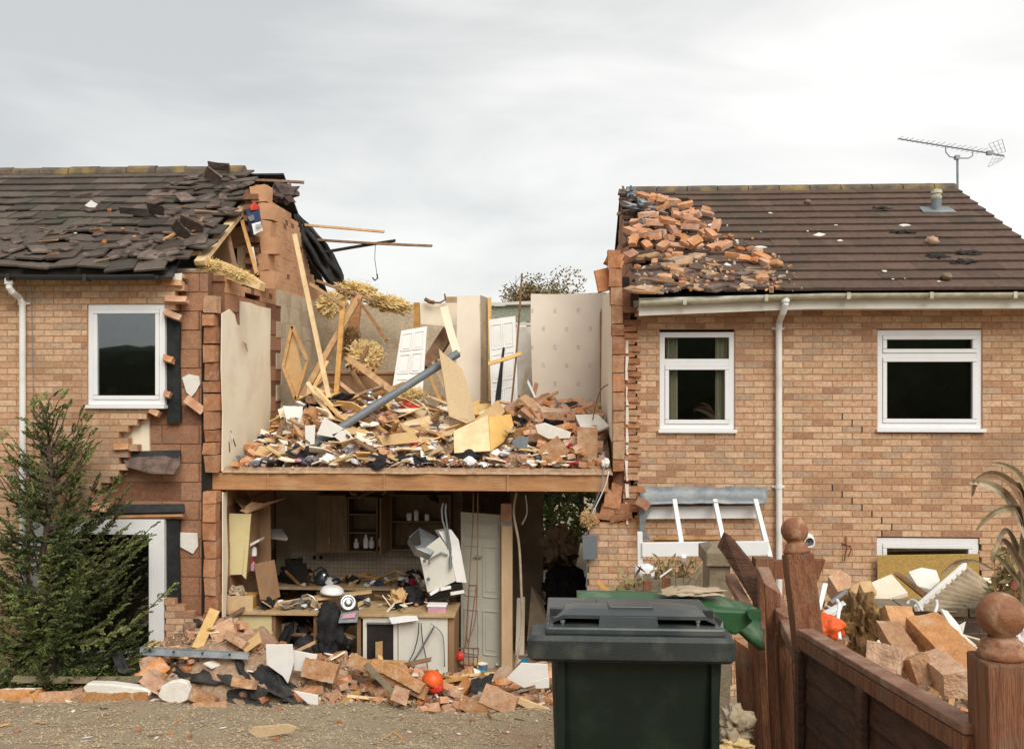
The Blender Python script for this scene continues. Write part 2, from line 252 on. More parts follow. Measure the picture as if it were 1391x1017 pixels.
# ------------------------------------------------------------------ mesh builder
LOC = {}
class MB:
    def __init__(s): s.v = []; s.f = []; s.m = []; s.r = []
    def add(s, vs, fs, mi=0, r=None):
        b = len(s.v); s.v += [tuple(x) for x in vs]
        rr = rnd() if r is None else r
        for f in fs: s.f.append(tuple(b + i for i in f)); s.m.append(mi); s.r.append(rr)
    def hexa(s, p, mi=0, r=None):
        s.add(p, [(0, 3, 2, 1), (4, 5, 6, 7), (0, 1, 5, 4), (1, 2, 6, 5), (2, 3, 7, 6), (3, 0, 4, 7)], mi, r)
    def box(s, x0, x1, y0, y1, z0, z1, mi=0, r=None):
        s.hexa([(x0, y0, z0), (x1, y0, z0), (x1, y1, z0), (x0, y1, z0), (x0, y0, z1), (x1, y0, z1), (x1, y1, z1), (x0, y1, z1)], mi, r)
    def obox(s, mat, sx, sy, sz, mi=0, r=None, jit=0):
        s.hexa([mat @ V((a * sx / 2 + U(-jit, jit), b * sy / 2 + U(-jit, jit), c * sz / 2 + U(-jit, jit))) for c in (-1, 1) for a, b in ((-1, -1), (1, -1), (1, 1), (-1, 1))], mi, r)
    def bar(s, p, q, w, t=None, mi=0, r=None, up=None, jit=0, w2=None):
        t = t or w; p = V(p); q = V(q); d = (q - p); l = d.length
        if l < 1e-6: return
        d.normalize(); up = V(up) if up else V((0, -1, 0.02))
        x = d.cross(up)
        if x.length < 1e-3: x = d.cross(V((1, 0, 0)))
        x.normalize(); n = x.cross(d)
        pts = []
        for e_, ww in ((p, w), (q, w2 or w)):
            for a, b in ((-1, -1), (1, -1), (1, 1), (-1, 1)):
                pts.append(e_ + x * a * ww / 2 + n * b * t / 2 + d * U(-jit, jit))
        s.hexa(pts, mi, r)
    def tube(s, pts, r, n=8, mi=0, cap=True, rr=None):
        pts = [V(p) for p in pts]; rs = r if isinstance(r, (list, tuple)) else [r] * len(pts)
        vs = []; fs = []
        for i, p in enumerate(pts):
            d = (pts[min(i + 1, len(pts) - 1)] - pts[max(i - 1, 0)])
            if d.length < 1e-9: d = V((0, 0, 1))
            d.normalize(); u = d.cross(V((0.13, .98, .1)));
            if u.length < .1: u = d.cross(V((1, 0, 0)))
            u.normalize(); w = d.cross(u)
            for k in range(n):
                a = 2 * math.pi * k / n; vs.append(p + (u * math.cos(a) + w * math.sin(a)) * rs[i])
        for i in range(len(pts) - 1):
            for k in range(n):
                fs.append((i * n + k, i * n + (k + 1) % n, (i + 1) * n + (k + 1) % n, (i + 1) * n + k))
        if cap: fs.append(tuple(range(n))[::-1]); fs.append(tuple((len(pts) - 1) * n + k for k in range(n)))
        s.add(vs, fs, mi, rr)
    def slab(s, pts, th, mi=0, r=None, nrm=None):
        pts = [V(p) for p in pts]; n = V((0, 0, 0))
        for i in range(len(pts)):
            a, b = pts[i], pts[(i + 1) % len(pts)]; n += a.cross(b)
        n = (V(nrm) if nrm else n).normalized()
        if n.y > 0: n = -n            # n points at the viewer's side
        k = len(pts); vs = [p for p in pts] + [p - n * th for p in pts]
        fs = [tuple(range(k)), tuple(range(2 * k - 1, k - 1, -1))] + [(i, i + k, (i + 1) % k + k, (i + 1) % k) for i in range(k)]
        s.add(vs, fs, mi, r)
    def lathe(s, mat, prof, n=20, mi=0):
        vs = []; fs = []
        for (r, z) in prof:
            for k in range(n):
                a = 2 * math.pi * k / n; vs.append(mat @ V((r * math.cos(a), r * math.sin(a), z)))
        for i in range(len(prof) - 1):
            for k in range(n): fs.append((i * n + k, i * n + (k + 1) % n, (i + 1) * n + (k + 1) % n, (i + 1) * n + k))
        fs.append(tuple(range(n))[::-1]); fs.append(tuple((len(prof) - 1) * n + k for k in range(n)))
        s.add(vs, fs, mi)
    def lump(s, c, rx, ry, rz, seed=0, amp=.35, freq=2.2, sub=3, mi=0, mat=None):
        bm = bmesh.new(); bmesh.ops.create_icosphere(bm, subdivisions=sub, radius=1)
        for v in bm.verts:
            n = noise.fractal(v.co * freq + V((seed * 7.3, seed * 3.1, seed)), .9, 2.1, 3)
            v.co *= 1 + amp * n; v.co = V((v.co.x * rx, v.co.y * ry, v.co.z * rz))
            if mat: v.co = mat @ v.co
            v.co += V(c)
        bm.verts.ensure_lookup_table()
        s.add([v.co[:] for v in bm.verts], [[v.index for v in f.verts] for f in bm.faces], mi); bm.free()
    def mesh(s, name, mats, off=V((0, 0, 0)), smooth=False):
        me = bpy.data.meshes.new(name); me.from_pydata([(a - off.x, b - off.y, c - off.z) for a, b, c in s.v], [], s.f)
        for m_ in (mats if isinstance(mats, (list, tuple)) else [mats]): me.materials.append(M[m_])
        me.polygons.foreach_set('material_index', s.m)
        at = me.attributes.new('rnd', 'FLOAT', 'FACE'); at.data.foreach_set('value', s.r)
        if smooth: me.polygons.foreach_set('use_smooth', [True] * len(s.f))
        bm = bmesh.new(); bm.from_mesh(me); bmesh.ops.recalc_face_normals(bm, faces=bm.faces); bm.to_mesh(me); bm.free()
        me.update(); return me
    def build(s, name, mats, parent=None, label=None, cat=None, group=None, kind=None, bevel=0, smooth=False):
        if parent is not None: off = LOC[parent.name]
        else:
            xs = [v[0] for v in s.v]; ys = [v[1] for v in s.v]; zs = [v[2] for v in s.v]
            off = V(((min(xs) + max(xs)) / 2, (min(ys) + max(ys)) / 2, min(zs))) if kind is None else V((0, 0, 0))
        me = s.mesh(name, mats, off, smooth); o = bpy.data.objects.new(name, me); col.objects.link(o)
        if parent is not None: o.parent = parent
        else: o.location = off
        LOC[o.name] = off
        if bevel:
            b = o.modifiers.new('bevel', 'BEVEL'); b.width = bevel; b.segments = 2; b.limit_method = 'ANGLE'; b.angle_limit = R(35)
        return tag(o, label, cat, group, kind)
def tag(o, label=None, cat=None, group=None, kind=None):
    for k, v in (('label', label), ('category', cat), ('group', group), ('kind', kind)):
        if v: o[k] = v
    return o
def thing(name, label, cat, loc, group=None):
    o = bpy.data.objects.new(name, None); o.empty_display_size = .2; col.objects.link(o); o.location = loc; LOC[o.name] = V(loc)
    return tag(o, label, cat, group)
def inst(me, name, mat, label, cat, group, parent=None):
    o = bpy.data.objects.new(name, me); col.objects.link(o); o.matrix_world = mat
    return tag(o, label, cat, group)
def pts3(l, Y=None):  # [(px,py[,Y])...]
    return [W(p[0], p[1], p[2] if len(p) > 2 else Y) for p in l]
def board(name, label, cat, pts, mat, th=.02, Y=None, group=None, bevel=.003):
    mb = MB(); mb.slab(pts3(pts, Y), th); return mb.build(name, mat, None, label, cat, group, bevel=bevel)
def timber(name, label, p, q, w, mat, t=None, cat='timber', group=None, jit=.012, up=None):
    mb = MB(); P, Q = W(*p), W(*q); n = 5; last = P; 
    bend = V((U(-.01, .01), U(-.01, .01), U(-.012, .012))) * (Q - P).length
    pts = [P.lerp(Q, i / n) + bend * math.sin(math.pi * i / n) for i in range(n + 1)]
    d = (Q - P).normalized(); upv = V(up) if up else V((0, -1, .3)); x = d.cross(upv).normalized(); nn = x.cross(d); t = t or w * .6; vs = []
    for i, p_ in enumerate(pts):
        e_ = d * (U(-jit, jit) * 2 if i in (0, n) else 0)
        for a, b in ((-1, -1), (1, -1), (1, 1), (-1, 1)): vs.append(p_ + x * a * w / 2 + nn * b * t / 2 + (d * U(-jit, jit) if i in (0, n) else V()))
    fs = [(3, 2, 1, 0), tuple(4 * n + k for k in range(4))]
    for i in range(n):
        for k in range(4): fs.append((4 * i + k, 4 * i + (k + 1) % 4, 4 * i + 4 + (k + 1) % 4, 4 * i + 4 + k))
    mb.add(vs, fs); return mb.build(name, mat, None, label, cat, group)
def masonry(mb, x0, x1, z0, z1, Y, keep=None, holes=(), L=.225, H=.075, dep=.1, joint=.013, proud=.004, axis='y', sgn=1, rag=0, loose=0, zoff=0):
    """courses of separate bricks over a mortar bed; holes are cut through, keep(x,z) decides where the wall has fallen away"""
    r0 = math.floor((z0 - zoff) / H); r1 = math.ceil((z1 - zoff) / H)
    def P(x, y, z): return (x, y, z) if axis == 'y' else (y, x, z)
    for i in range(r0, r1):
        za, zb = max(z0, zoff + i * H), min(z1, zoff + (i + 1) * H)
        if zb - za < .006: continue
        zc = (za + zb) / 2; off = (i % 2) * L / 2
        k0 = math.floor((x0 - off) / L); k1 = math.ceil((x1 - off) / L)
        for k in range(k0, k1):
            segs = [(max(x0, k * L + off), min(x1, (k + 1) * L + off))]
            for (hx0, hx1, hz0, hz1) in holes:
                if hz0 < zc < hz1:
                    n_ = []
                    for a, b in segs:
                        if hx1 <= a or hx0 >= b: n_.append((a, b))
                        else:
                            if hx0 > a: n_.append((a, hx0))
                            if hx1 < b: n_.append((hx1, b))
                    segs = n_
            for a, b in segs:
                if b - a < .03: continue
                if keep and not keep((a + b) / 2, zc): continue
                rv = rnd(); j = joint / 2; pr = proud + U(-.001, .0015); lo = U(-loose, loose)
                ya, yb = Y, Y + dep * sgn
                def bx(xa, xb, y_a, y_b, z_a, z_b, mi):
                    mb.hexa([P(xa, y_a, z_a), P(xb, y_a, z_a), P(xb, y_b, z_a), P(xa, y_b, z_a), P(xa, y_a, z_b), P(xb, y_a, z_b), P(xb, y_b, z_b), P(xa, y_b, z_b)], mi, rv)
                bx(a + j + lo * .2, b - j + lo * .2, ya - pr * sgn + lo, yb - .003 * sgn, za + j, zb - j, 0)
                bx(a, b, ya, yb - .001 * sgn, za, zb, 1)
def proj(P):
    d = V(P) - V((0, 0, CZ)); f = -sT * d.x + cT * d.y; r = cT * d.x + sT * d.y
    return 695.5 + F * r / f, 508.5 - F * d.z / f
FL, FM, FR = 10.55, 10.75, 10.85
def X(px, Y): return W(px, 508, Y).x
def Z(px, py, Y): return W(px, py, Y).z
XL, XR = X(301, FM), X(833, FM)
FLOOR = 2.63; BACK = 15.6
# ------------------------------------------------------------------ ground
def gz(y):
    return pw(y, [(-80, 2.6), (0, 2.05), (2, 1.95), (3.4, 1.83), (5.5, 1.15), (7.9, .53), (9.5, .29), (10.3, .06), (10.8, 0), (400, 0)])
mb = MB()
ys = [-90, -40, -15, -5, 0, 1.5, 2.5, 3.5] + [3.5 + .14 * i for i in range(1, 53)] + [11, 12, 14, 18, 30, 60, 120, 400]
xs = [-300, -100, -40, -15] + [-9 + .16 * i for i in range(110)] + [9, 15, 40, 100, 300]
vs = []
for y in ys:
    for x in xs:
        b = 1 if 3.4 < y < 10.6 and -10 < x < 9 else 0
        vs.append((x, y, gz(y) + b * (.05 * noise.noise(V((x * .9, y * .9, 1))) + .03 * noise.noise(V((x * 4, y * 4, 3))))))
n = len(xs); mb.add(vs, [(j * n + i, j * n + i + 1, (j + 1) * n + i + 1, (j + 1) * n + i) for j in range(len(ys) - 1) for i in range(n - 1)])
mb.build('ground', 'gravel_ground', kind='structure', smooth=True)
mb = MB()
for i in range(20000):
    y = 7.4 + 2.6 * rnd() ** 1.2; x = X(-40, y) + rnd() * (X(760, y) - X(-40, y)); s = .005 + .012 * rnd() ** 2.4
    if noise.noise(V((x * 1.3, y * 1.3, 9))) < -.25 and rnd() < .7: continue
    z = gz(y) + .05 * noise.noise(V((x * .9, y * .9, 1))) + .03 * noise.noise(V((x * 4, y * 4, 3)))
    q = [V((a * s * U(.7, 1.4), b * s * U(.7, 1.4), c * s * U(.4, .9))) + V((x, y, z + s * .3)) for a, b, c in ((1, 0, 0), (0, 1, 0), (-1, 0, 0), (0, -1, 0), (0, 0, 1))]
    mb.add(q, [(0, 1, 4), (1, 2, 4), (2, 3, 4), (3, 0, 4)])
mb.build('gravel', 'pebble', kind='stuff')

# ------------------------------------------------------------------ shared builders
def window(parent, px0, py0, px1, py1, Y, transom=None, fw=.062, name='window', depth=.07, sill=True, sash=(1, 1)):
    x0, x1 = X(px0, Y), X(px1, Y); pm = (px0 + px1) / 2; z1, z0 = Z(pm, py0, Y), Z(pm, py1, Y)
    y = Y + .015
    fr = MB()
    def ring(a, b, c, d, w, ya, yb, mi=0):
        fr.box(a, b, ya, yb, c, c + w, mi, .5); fr.box(a, b, ya, yb, d - w, d, mi, .5)
        fr.box(a, a + w, ya, yb, c + w, d - w, mi, .5); fr.box(b - w, b, ya, yb, c + w, d - w, mi, .5)
    zs = z0 + (.035 if sill else 0)
    ring(x0, x1, zs, z1, fw, y, y + depth)
    lights = []
    if transom:
        t1, t0 = Z(pm, transom[0], Y), Z(pm, transom[1], Y)
        fr.box(x0 + fw, x1 - fw, y, y + depth, t0 + .012, t1 - .012, 0, .5)
        lights = [(x0 + fw, x1 - fw, t1 - .012, z1 - fw, sash[0]), (x0 + fw, x1 - fw, zs + fw, t0 + .012, sash[1])]
    else: lights = [(x0 + fw, x1 - fw, zs + fw, z1 - fw, sash[1])]
    w = fr.build(name, 'upvc', parent, bevel=.004)
    for a, b, c, d, s_ in lights:
        k = 0
        if s_:
            k = .05; f2 = MB()
            for (p_, q_, r_, t_) in ((a, b, c, c + k), (a, b, d - k, d), (a, a + k, c + k, d - k), (b - k, b, c + k, d - k)): f2.box(p_ + .002, q_ - .002, y - .012, y + .05, r_ + .002, t_ - .002)
            o = f2.build('sash', 'upvc', w, bevel=.004)
        pn = MB(); pn.box(a + k - .004, b - k + .004, y + .012, y + .016, c + k - .004, d - k + .004); pn.build('pane', 'glass', w)
    if sill:
        s = MB(); s.box(x0 - .02, x1 + .02, Y - .055, Y + .06, z0 - .005, z0 + .033); s.build('sill', 'upvc', w, bevel=.004)
    return w, (x0, x1, z0, z1)
def tiles(mb, x0, x1, E, Rg, rows, w, keep=None, jf=None, th=.024, mi=0, gap=.004):
    """rows of separate tiles lapped up a slope from eaves E=(y,z) to ridge Rg"""
    d = V((0, Rg[0] - E[0], Rg[1] - E[1])); Ls = d.length; d.normalize(); nn = V((0, -d.z, d.y)); nn = nn if nn.z > 0 else -nn; g = Ls / rows
    for r in range(rows):
        k = -1
        while x0 + (k) * w < x1:
            a = x0 + k * w + (r % 2) * w / 2; b = a + w - gap; k += 1
            a = max(a, x0); b = min(b, x1)
            if b - a < .04: continue
            c = V(((a + b) / 2, E[0], E[1])) + d * (r + .5) * g
            if keep and not keep(c): continue
            j = jf(c) if jf else 0
            rot = Matrix.Rotation(U(-1, 1) * j * .55, 3, nn) @ Matrix.Rotation(U(-1, 1) * j * .5, 3, V((1, 0, 0))) @ Matrix.Rotation(U(-1, 1) * j * .35, 3, d)
            c = c + d * U(-1, 1) * (.003 + j * .12) + nn * abs(U(0, 1)) * (.002 + j * .035); hw = (b - a) / 2; rv = rnd(); p = []
            for dz in (0, 1):
                for sx, sy in ((-1, -1), (1, -1), (1, 1), (-1, 1)):
                    o = V((sx * hw, 0, 0)) + d * (sy * g * .5 + (g * .12 if sy > 0 else 0)) + nn * ((.038 if sy < 0 else .008) + dz * th)
                    p.append(c + rot @ o)
            mb.hexa(p, mi, rv)
def gutter(parent, x0, x1, Y, z, r, mat, name='gutter', sag=None):
    mb = MB(); n = 10; m_ = max(2, int((x1 - x0) / .4)); vs = []; fs = []
    for i in range(m_ + 1):
        x = lerp(x0, x1, i / m_); dz = sag(x) if sag else 0
        for k in range(n + 1):
            a = math.pi * k / n; vs.append((x, Y - r * math.cos(a), z + dz - r * math.sin(a)))
        for k in range(n, -1, -1):
            a = math.pi * k / n; vs.append((x, Y - (r - .006) * math.cos(a), z + dz - (r - .006) * math.sin(a)))
    q = 2 * (n + 1)
    for i in range(m_):
        for k in range(q): fs.append((i * q + k, i * q + (k + 1) % q, (i + 1) * q + (k + 1) % q, (i + 1) * q + k))
    mb.add(vs, fs)
    x = x0 + .5
    while x < x1:
        dz = sag(x) if sag else 0
        mb.box(x - .02, x + .02, Y - r - .006, Y + r, z + dz - r - .008, z + dz - r + .01); mb.box(x - .02, x + .02, Y - r - .008, Y - r + .004, z + dz - r, z + dz + .008); x += .9
    return mb.build(name, mat, parent)

# ================================================================== LEFT HOUSE
lh = thing('brick_house', 'left-hand brick house with a wrecked tiled roof and a torn open corner', 'house', (X(60, FL), FL, 0))
x0 = X(-170, FL); xe = X(252, FL)
wl = (X(119, FL), X(224, FL), Z(170, 554, FL), Z(170, 412, FL))
dl = (X(40, FL), X(223, FL), -.1, Z(170, 705, FL))
zE = Z(100, 373, FL)
bnd = [(372, 250), (398, 247), (412, 240), (420, 227), (553, 225), (561, 205), (594, 160), (600, 163), (607, 178), (618, 162), (641, 171), (660, 141), (676, 122), (684, 146), (697, 146), (704, 118), (706, 118)]
def keepL(x, z):
    px, py = proj((x, FL, z))
    if py < 706: return px < pw(py, bnd)
    if px > 215: return py > pw(px, [(215, 812), (232, 812), (240, 824), (262, 838), (290, 834)])
    return px < 45
mb = MB(); masonry(mb, x0, X(292, FL), 0, zE, FL, keepL, [wl, dl], rag=1)
mb.build('wall', ['buff_brick', 'mortar'], lh, bevel=0)
def keepI(x, z):
    px, py = proj((x, FL + .16, z)); return px < 276 + (3 if int(z / .225) % 2 else 0)
mb = MB(); masonry(mb, X(60, FL + .16), X(283, FL + .16), 0, Z(250, 368, FL + .16), FL + .16, keepI, [(wl[0] - .02, wl[1] + .02, wl[2] - .03, wl[3] + .02), (dl[0], dl[1] + .02, -.1, dl[3])], L=.45, H=.225, dep=.12, proud=.004, loose=.006)
mb.build('inner_leaf', ['brown_block', 'block_joint'], lh)
# black cavity membrane closing the reveals
mb = MB()
for (a, b, c, d) in ((226, 244, 430, 576), (226, 243, 704, 822)):
    mb = MB(); mb.slab(pts3([(a, c), (b, c + 3), (b - 1, lerp(c, d, .4)), (b + 1, d - 4), (a + 1, d)], FL + .07), .05); mb.build('membrane_and_slot_shade', 'cavity_black', lh)
mb = MB(); mb.slab(pts3([(164, 616, FL + .1), (244, 613, FL + .1), (245, 631, FL - .04), (236, 644, FL - .07), (205, 643, FL - .06), (172, 634, FL - .04)]), .012)
mb.build('cavity_tray', 'tile_piece', lh)
mb = MB(); mb.slab(pts3([(166, 613, FL + .09), (245, 611, FL + .09), (245, 626, FL + .03), (166, 628, FL + .03)]), .03); mb.slab(pts3([(130, 685, FL + .08), (250, 684, FL + .08), (250, 695, FL - .01), (134, 697, FL - .01)]), .03)
mb.build('cavity_tray', 'felt', lh)
mb = MB(); mb.slab(pts3([(148, 694, FL + .05), (250, 694, FL + .05), (247, 701, FL), (150, 703, FL)]), .05); mb.build('lintel', 'beam_wood', lh)
mb = MB(); mb.slab(pts3([(160, 592), (202, 565), (203, 617), (176, 616)], FL + .12), .04); mb.build('board_patch', 'plaster_cream', lh)
# end of party wall: stacked block ends with a dark slot beside them
mb = MB()
z = 0.15
while z < 4.55:
    h = .215 if rnd() < .6 else .145; xo = U(-.012, .015); w = .15 + U(-.02, .01)
    py = proj((XL, FM, z + h / 2))[1]
    if not (640 < py < 664):
        mb.hexa([V((XL - .155 + xo + a * w + U(-.006, .006), FL + .0 + b * .2 + U(-.015, .015) + (rnd() * .05 if b == 0 else 0), z + .006 + c * (h - .012) + U(-.006, .006))) for c in (0, 1) for a, b in ((0, 0), (1, 0), (1, 1), (0, 1))], 0)
    z += h
mb.build('wall_end', ['toothing'], lh)
mb = MB(); mb.box(XL - .22, XL - .10, FL + .14, FL + .3, 0, 4.5); mb.build('membrane_and_slot_shade', 'dark', lh)  # near-black box paints the shade in the open slot, no membrane here
# party wall running back, with what is left of its gable
def keepP(y, z):
    if z < 4.72: return True
    px, py = proj((XL, y, z))
    if py > 400 and px < 352: return False
    if px < 352: return py > pw(px, [(300, 372), (352, 396)]) 
    return py > pw(px, [(352, 258), (372, 274), (388, 286), (402, 300), (408, 318), (415, 345), (428, 386), (442, 402), (450, 415)])
mb = MB(); masonry(mb, FL + .3, BACK + .3, 0, 4.73, XL, keepP, L=.45, H=.215, dep=.2, axis='x', sgn=-1, proud=.005, loose=.008)
mb.build('party_wall', ['brown_block', 'block_joint'], lh)
mb = MB(); masonry(mb, FL + .3, BACK + .3, 4.732, 7.2, XL, keepP, L=.15, H=.0716, dep=.2, joint=.002, axis='x', sgn=-1, proud=.003, loose=.003)
for i, py in enumerate(range(266, 404, 23)):
    pxa = pw(py, [(262, 358), (300, 362), (330, 366), (352, 360), (375, 362), (400, 366)]) + (4 if i % 2 else -3)
    mb.obox(Matrix.Translation(W(pxa, py, 12.25)) @ Matrix.Rotation(R(U(-5, 5)), 4, 'Y') @ Matrix.Rotation(R(U(-8, 8)), 4, 'Z'), .21, .26, .225, jit=.015)
mb.build('gable', ['gable_block', 'block_joint'], lh)
# painted blockwork of the upper room, two millimetres proud of the party wall
def keepB(y, z):
    px, py = proj((XL, y, z)); return px > 377 and py > pw(px, [(377, 398), (428, 415), (450, 418)])
mb = MB(); masonry(mb, FL + .3, BACK, FLOOR, 4.95, XL + .02, keepB, L=.45, H=.225, dep=.018, axis='x', sgn=-1, proud=.003)
mb.build('painted_blockwork', ['beige_block', 'beige_joint'], lh)
def sheetX(name, pts, Xp, mat, parent, th=.013):
    mb = MB(); p = [WX(a, b, Xp) for a, b in pts]; k = len(p)
    mb.add(p + [q - V((th, 0, 0)) for q in p], [tuple(range(k)), tuple(range(2 * k - 1, k - 1, -1))] + [(i, (i + 1) % k, (i + 1) % k + k, i + k) for i in range(k)])
    return mb.build(name, mat, parent)
sheetX('plaster', [(302, 426), (312, 420), (319, 427), (322, 440), (327, 443), (326, 409), (340, 411), (352, 416), (368, 419), (367, 480), (368, 540), (366, 606), (340, 622), (302, 640), (303, 560), (301, 500)], XL + .03, 'plaster_cream', lh)
mb = MB()
mb.slab([WX(329, 462, XL + .04), WX(335, 466, XL + .10), WX(337, 480, XL + .05), WX(333, 474, XL + .045)], .004); mb.slab([WX(312, 585, XL + .04), WX(317, 592, XL + .07), WX(316, 604, XL + .05)], .004)
mb.build('plaster_flap', 'plaster_white', lh)
mb = MB()
for (x_, y_, x2, y2) in ((313, 585, 320, 606), (311, 600, 312, 614)): mb.bar(WX(x_, y_, XL + .034), WX(x2, y2, XL + .034), .012, .006)
mb.build('crack', 'dark', lh)
# roof
Ee = (10.30, Z(100, 371, 10.30)); Er = (13.4, Z(100, 238, 13.4))
slopeL = V((0, Er[0] - Ee[0], Er[1] - Ee[1])).normalized(); nL = V((0, -slopeL.z, slopeL.y)); PL = V((0, *Ee))
def rimL(py): return pw(py, [(236, 345), (262, 338), (285, 318), (310, 300), (335, 275), (352, 258), (372, 244)])
def keepRL(c):
    px, py = proj(c); return px < rimL(py) + U(-8, 4)
def jL(c):
    px, py = proj(c); d = max(0, (py - 262) / 60) * .55 + max(0, (px - 190) / 130) * .5
    return min(.7, .04 + d * .36) * (0.3 if py < 262 and px < 200 else 1)
mb = MB(); tiles(mb, X(-220, FL), X(360, 11.5), Ee, Er, 13, .34, keepRL, jL)
rf = mb.build('roof', 'old_tile', lh)
mb = MB()
a, b = X(-220, FL), X(330, 13.3)
mb.slab([V((a, Ee[0] + .05, Ee[1] - .04)), V((X(236, 10.4), Ee[0] + .05, Ee[1] - .04)), V((X(262, 11.6), 11.6, Ee[1] + (11.6 - Ee[0]) * slopeL.z / slopeL.y - .05)), V((X(318, Er[0]), Er[0], Er[1] - .03)), V((a, Er[0], Er[1] - .03))], .03)
mb.slab([V((a, Er[0], Er[1] - .03)), V((X(385, Er[0]), Er[0], Er[1] - .03)), V((X(385, Er[0]), 16.4, Ee[1])), V((a, 16.4, Ee[1]))], .03, nrm=(0, -.5, -1))
mb.build('roofing_felt', 'felt', rf)
mb = MB(); x = a
while x < X(318, Er[0]):
    w = .44; yy = U(-.01, .01); dz = U(-.01, .012); th_ = U(-.012, .012)
    mb.tube([(x, Er[0] + yy, Er[1] + .01 + dz), (x + w - .01, Er[0] + yy + th_, Er[1] + .01 + dz + th_)], .105, 12); x += w
mb.build('ridge_tiles', 'ridge_tile', rf)
gutter(lh, X(-220, FL), X(214, 10.3), 10.27, Ee[1] - .0, .06, 'black_gutter', sag=lambda x: -.03 * math.sin((x + 7) * .9))
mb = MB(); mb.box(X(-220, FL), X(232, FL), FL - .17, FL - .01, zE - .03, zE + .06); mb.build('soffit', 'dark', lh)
# loft ceiling, back wall and rear slope close the body of the house
mb = MB(); mb.box(x0, XL - .22, FL + .3, BACK, zE + .02, zE + .1); mb.box(x0, XL - .22, FL + .3, BACK, FLOOR - .2, FLOOR); mb.build('ceiling', 'plaster_cream', lh)
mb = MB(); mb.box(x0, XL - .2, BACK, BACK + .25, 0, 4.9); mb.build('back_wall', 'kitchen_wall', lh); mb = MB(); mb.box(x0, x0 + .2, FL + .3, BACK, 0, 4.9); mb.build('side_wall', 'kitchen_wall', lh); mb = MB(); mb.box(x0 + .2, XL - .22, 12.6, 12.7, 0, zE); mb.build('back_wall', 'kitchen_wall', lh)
w, r = window(lh, 119, 413, 223, 554, FL)
mb = MB()
# wide patio door with a white frame
w, r = window(lh, 40, 705, 222, 905, FL, fw=.13, name='patio_door', sill=False, depth=.09)
# downpipe
def pipe(parent, pts, Y, r, mat='pipe_white', name='downpipe', clips=()):
    mb = MB(); P = [W(*p) for p in pts]; mb.tube(P, r, 12)
    mb.tube([P[0] + V((0, 0, .03)), P[0] - V((0, 0, .05))], r * 1.3, 12)
    o = mb.build(name, mat, parent, smooth=False)
    for (px, py) in clips:
        c = W(px, py, Y); q = MB(); q.tube([c + V((0, 0, .02)), c - V((0, 0, .02))], r * 1.22, 12); q.box(c.x - r * 2, c.x + r * 2, c.y + .02, Y + .06, c.z - .012, c.z + .012); q.build('clip', mat, o)
    return o
pipe(lh, [(12, 380, 10.27), (12.5, 391, 10.27), (16, 396, 10.3), (26, 404, FL - .09), (30.5, 412, FL - .06), (30.5, 520, FL - .05), (31, 660, FL - .05), (31, 925, FL - .05)], FL - .05, .036, clips=((30.5, 412), (31, 640)))
mb = MB(); mb.tube([W(39, 375, FL - .02), W(43, 400, FL - .015), W(45, 520, FL - .012), W(46, 700, FL - .012)], .004, 5); mb.build('cable', 'dull_steel', lh)

# ================================================================== RIGHT HOUSE
rh = thing('brick_house', 'right-hand brick house with a sound brown roof and loose bricks at its left end', 'house', (X(1200, FR), FR, 0))
xr1 = X(1300, 13.9) + .0; zER = Z(1100, 418, FR); XV = X(868, 10.5)
w1 = (X(896, FR), X(998, FR), Z(950, 586, FR), Z(950, 451, FR)); w2 = (X(1192, FR), X(1334, FR), Z(1260, 585, FR), Z(1260, 448, FR)); w3 = (X(1191, FR), X(1330, FR), Z(1260, 860, FR), Z(1260, 731, FR))
def keepRr(x, z):
    px, py = proj((x, FR, z)); return px > 866 + (0 if int(z / .075) % 2 else 3)
mb = MB(); masonry(mb, X(862, FR), xr1, 0, zER, FR, keepRr, [w1, w2, w3]); mb.build('wall', ['buff_brick', 'mortar'], rh)
mb = MB(); masonry(mb, FR + .1, BACK + .3, 0, 7, xr1, lambda y, z: z < zER + .1 or z < lerp(zER - .2, 6.25, 1 - abs(y - 13.9) / 3.4), dep=.1, axis='x', sgn=-1); mb.build('side_wall', ['buff_brick', 'mortar'], rh)
# split courses: open joints stepping down the wall
mb = MB()
ck = [(1146, 563), (1160, 572), (1173, 580), (1119, 665), (1133, 673), (1147, 682), (1161, 690), (1174, 699), (1188, 707), (1199, 715), (1211, 723)]
for px, py in ck:
    c = W(px, py, FR - .003); rw = math.floor(c.z / .075); L_ = .225; off = (rw % 2) * L_ / 2; xx = round((c.x - off) / L_) * L_ + off; mb.box(xx - .007, xx + .007, FR - .0065, FR + .02, rw * .075 + .002, rw * .075 + .073)
mb.build('crack', 'dark', rh)
# toothed brick ends along the torn left edge
mb = MB(); z = Z(858, 712, FR); zt = Z(858, 418, FR); i = 0
while z < zt + .0:
    up = max(0, min(1, (3.1 - z) / .9)); o = (.055 if i % 2 else .0) + U(-.015, .015) + up * U(-.02, .10)
    if rnd() > .07:
        xa = XV - .155 + U(-.01, .012); xb = X(866, FR) + o * .9 - .02
        tw = U(-.02, .02)
        mb.hexa([V((lerp(xa, xb, a) + U(-.006, .006), FR - .03 + b * .13 + U(-.012, .012) + tw * a, z + .005 + c * .065 + U(-.003, .003) + tw * .3 * a)) for c in (0, 1) for a, b in ((0, 0), (1, 0), (1, 1), (0, 1))], 0)
    i += 1; z += .075
mb.build('wall_end', ['toothing'], rh)
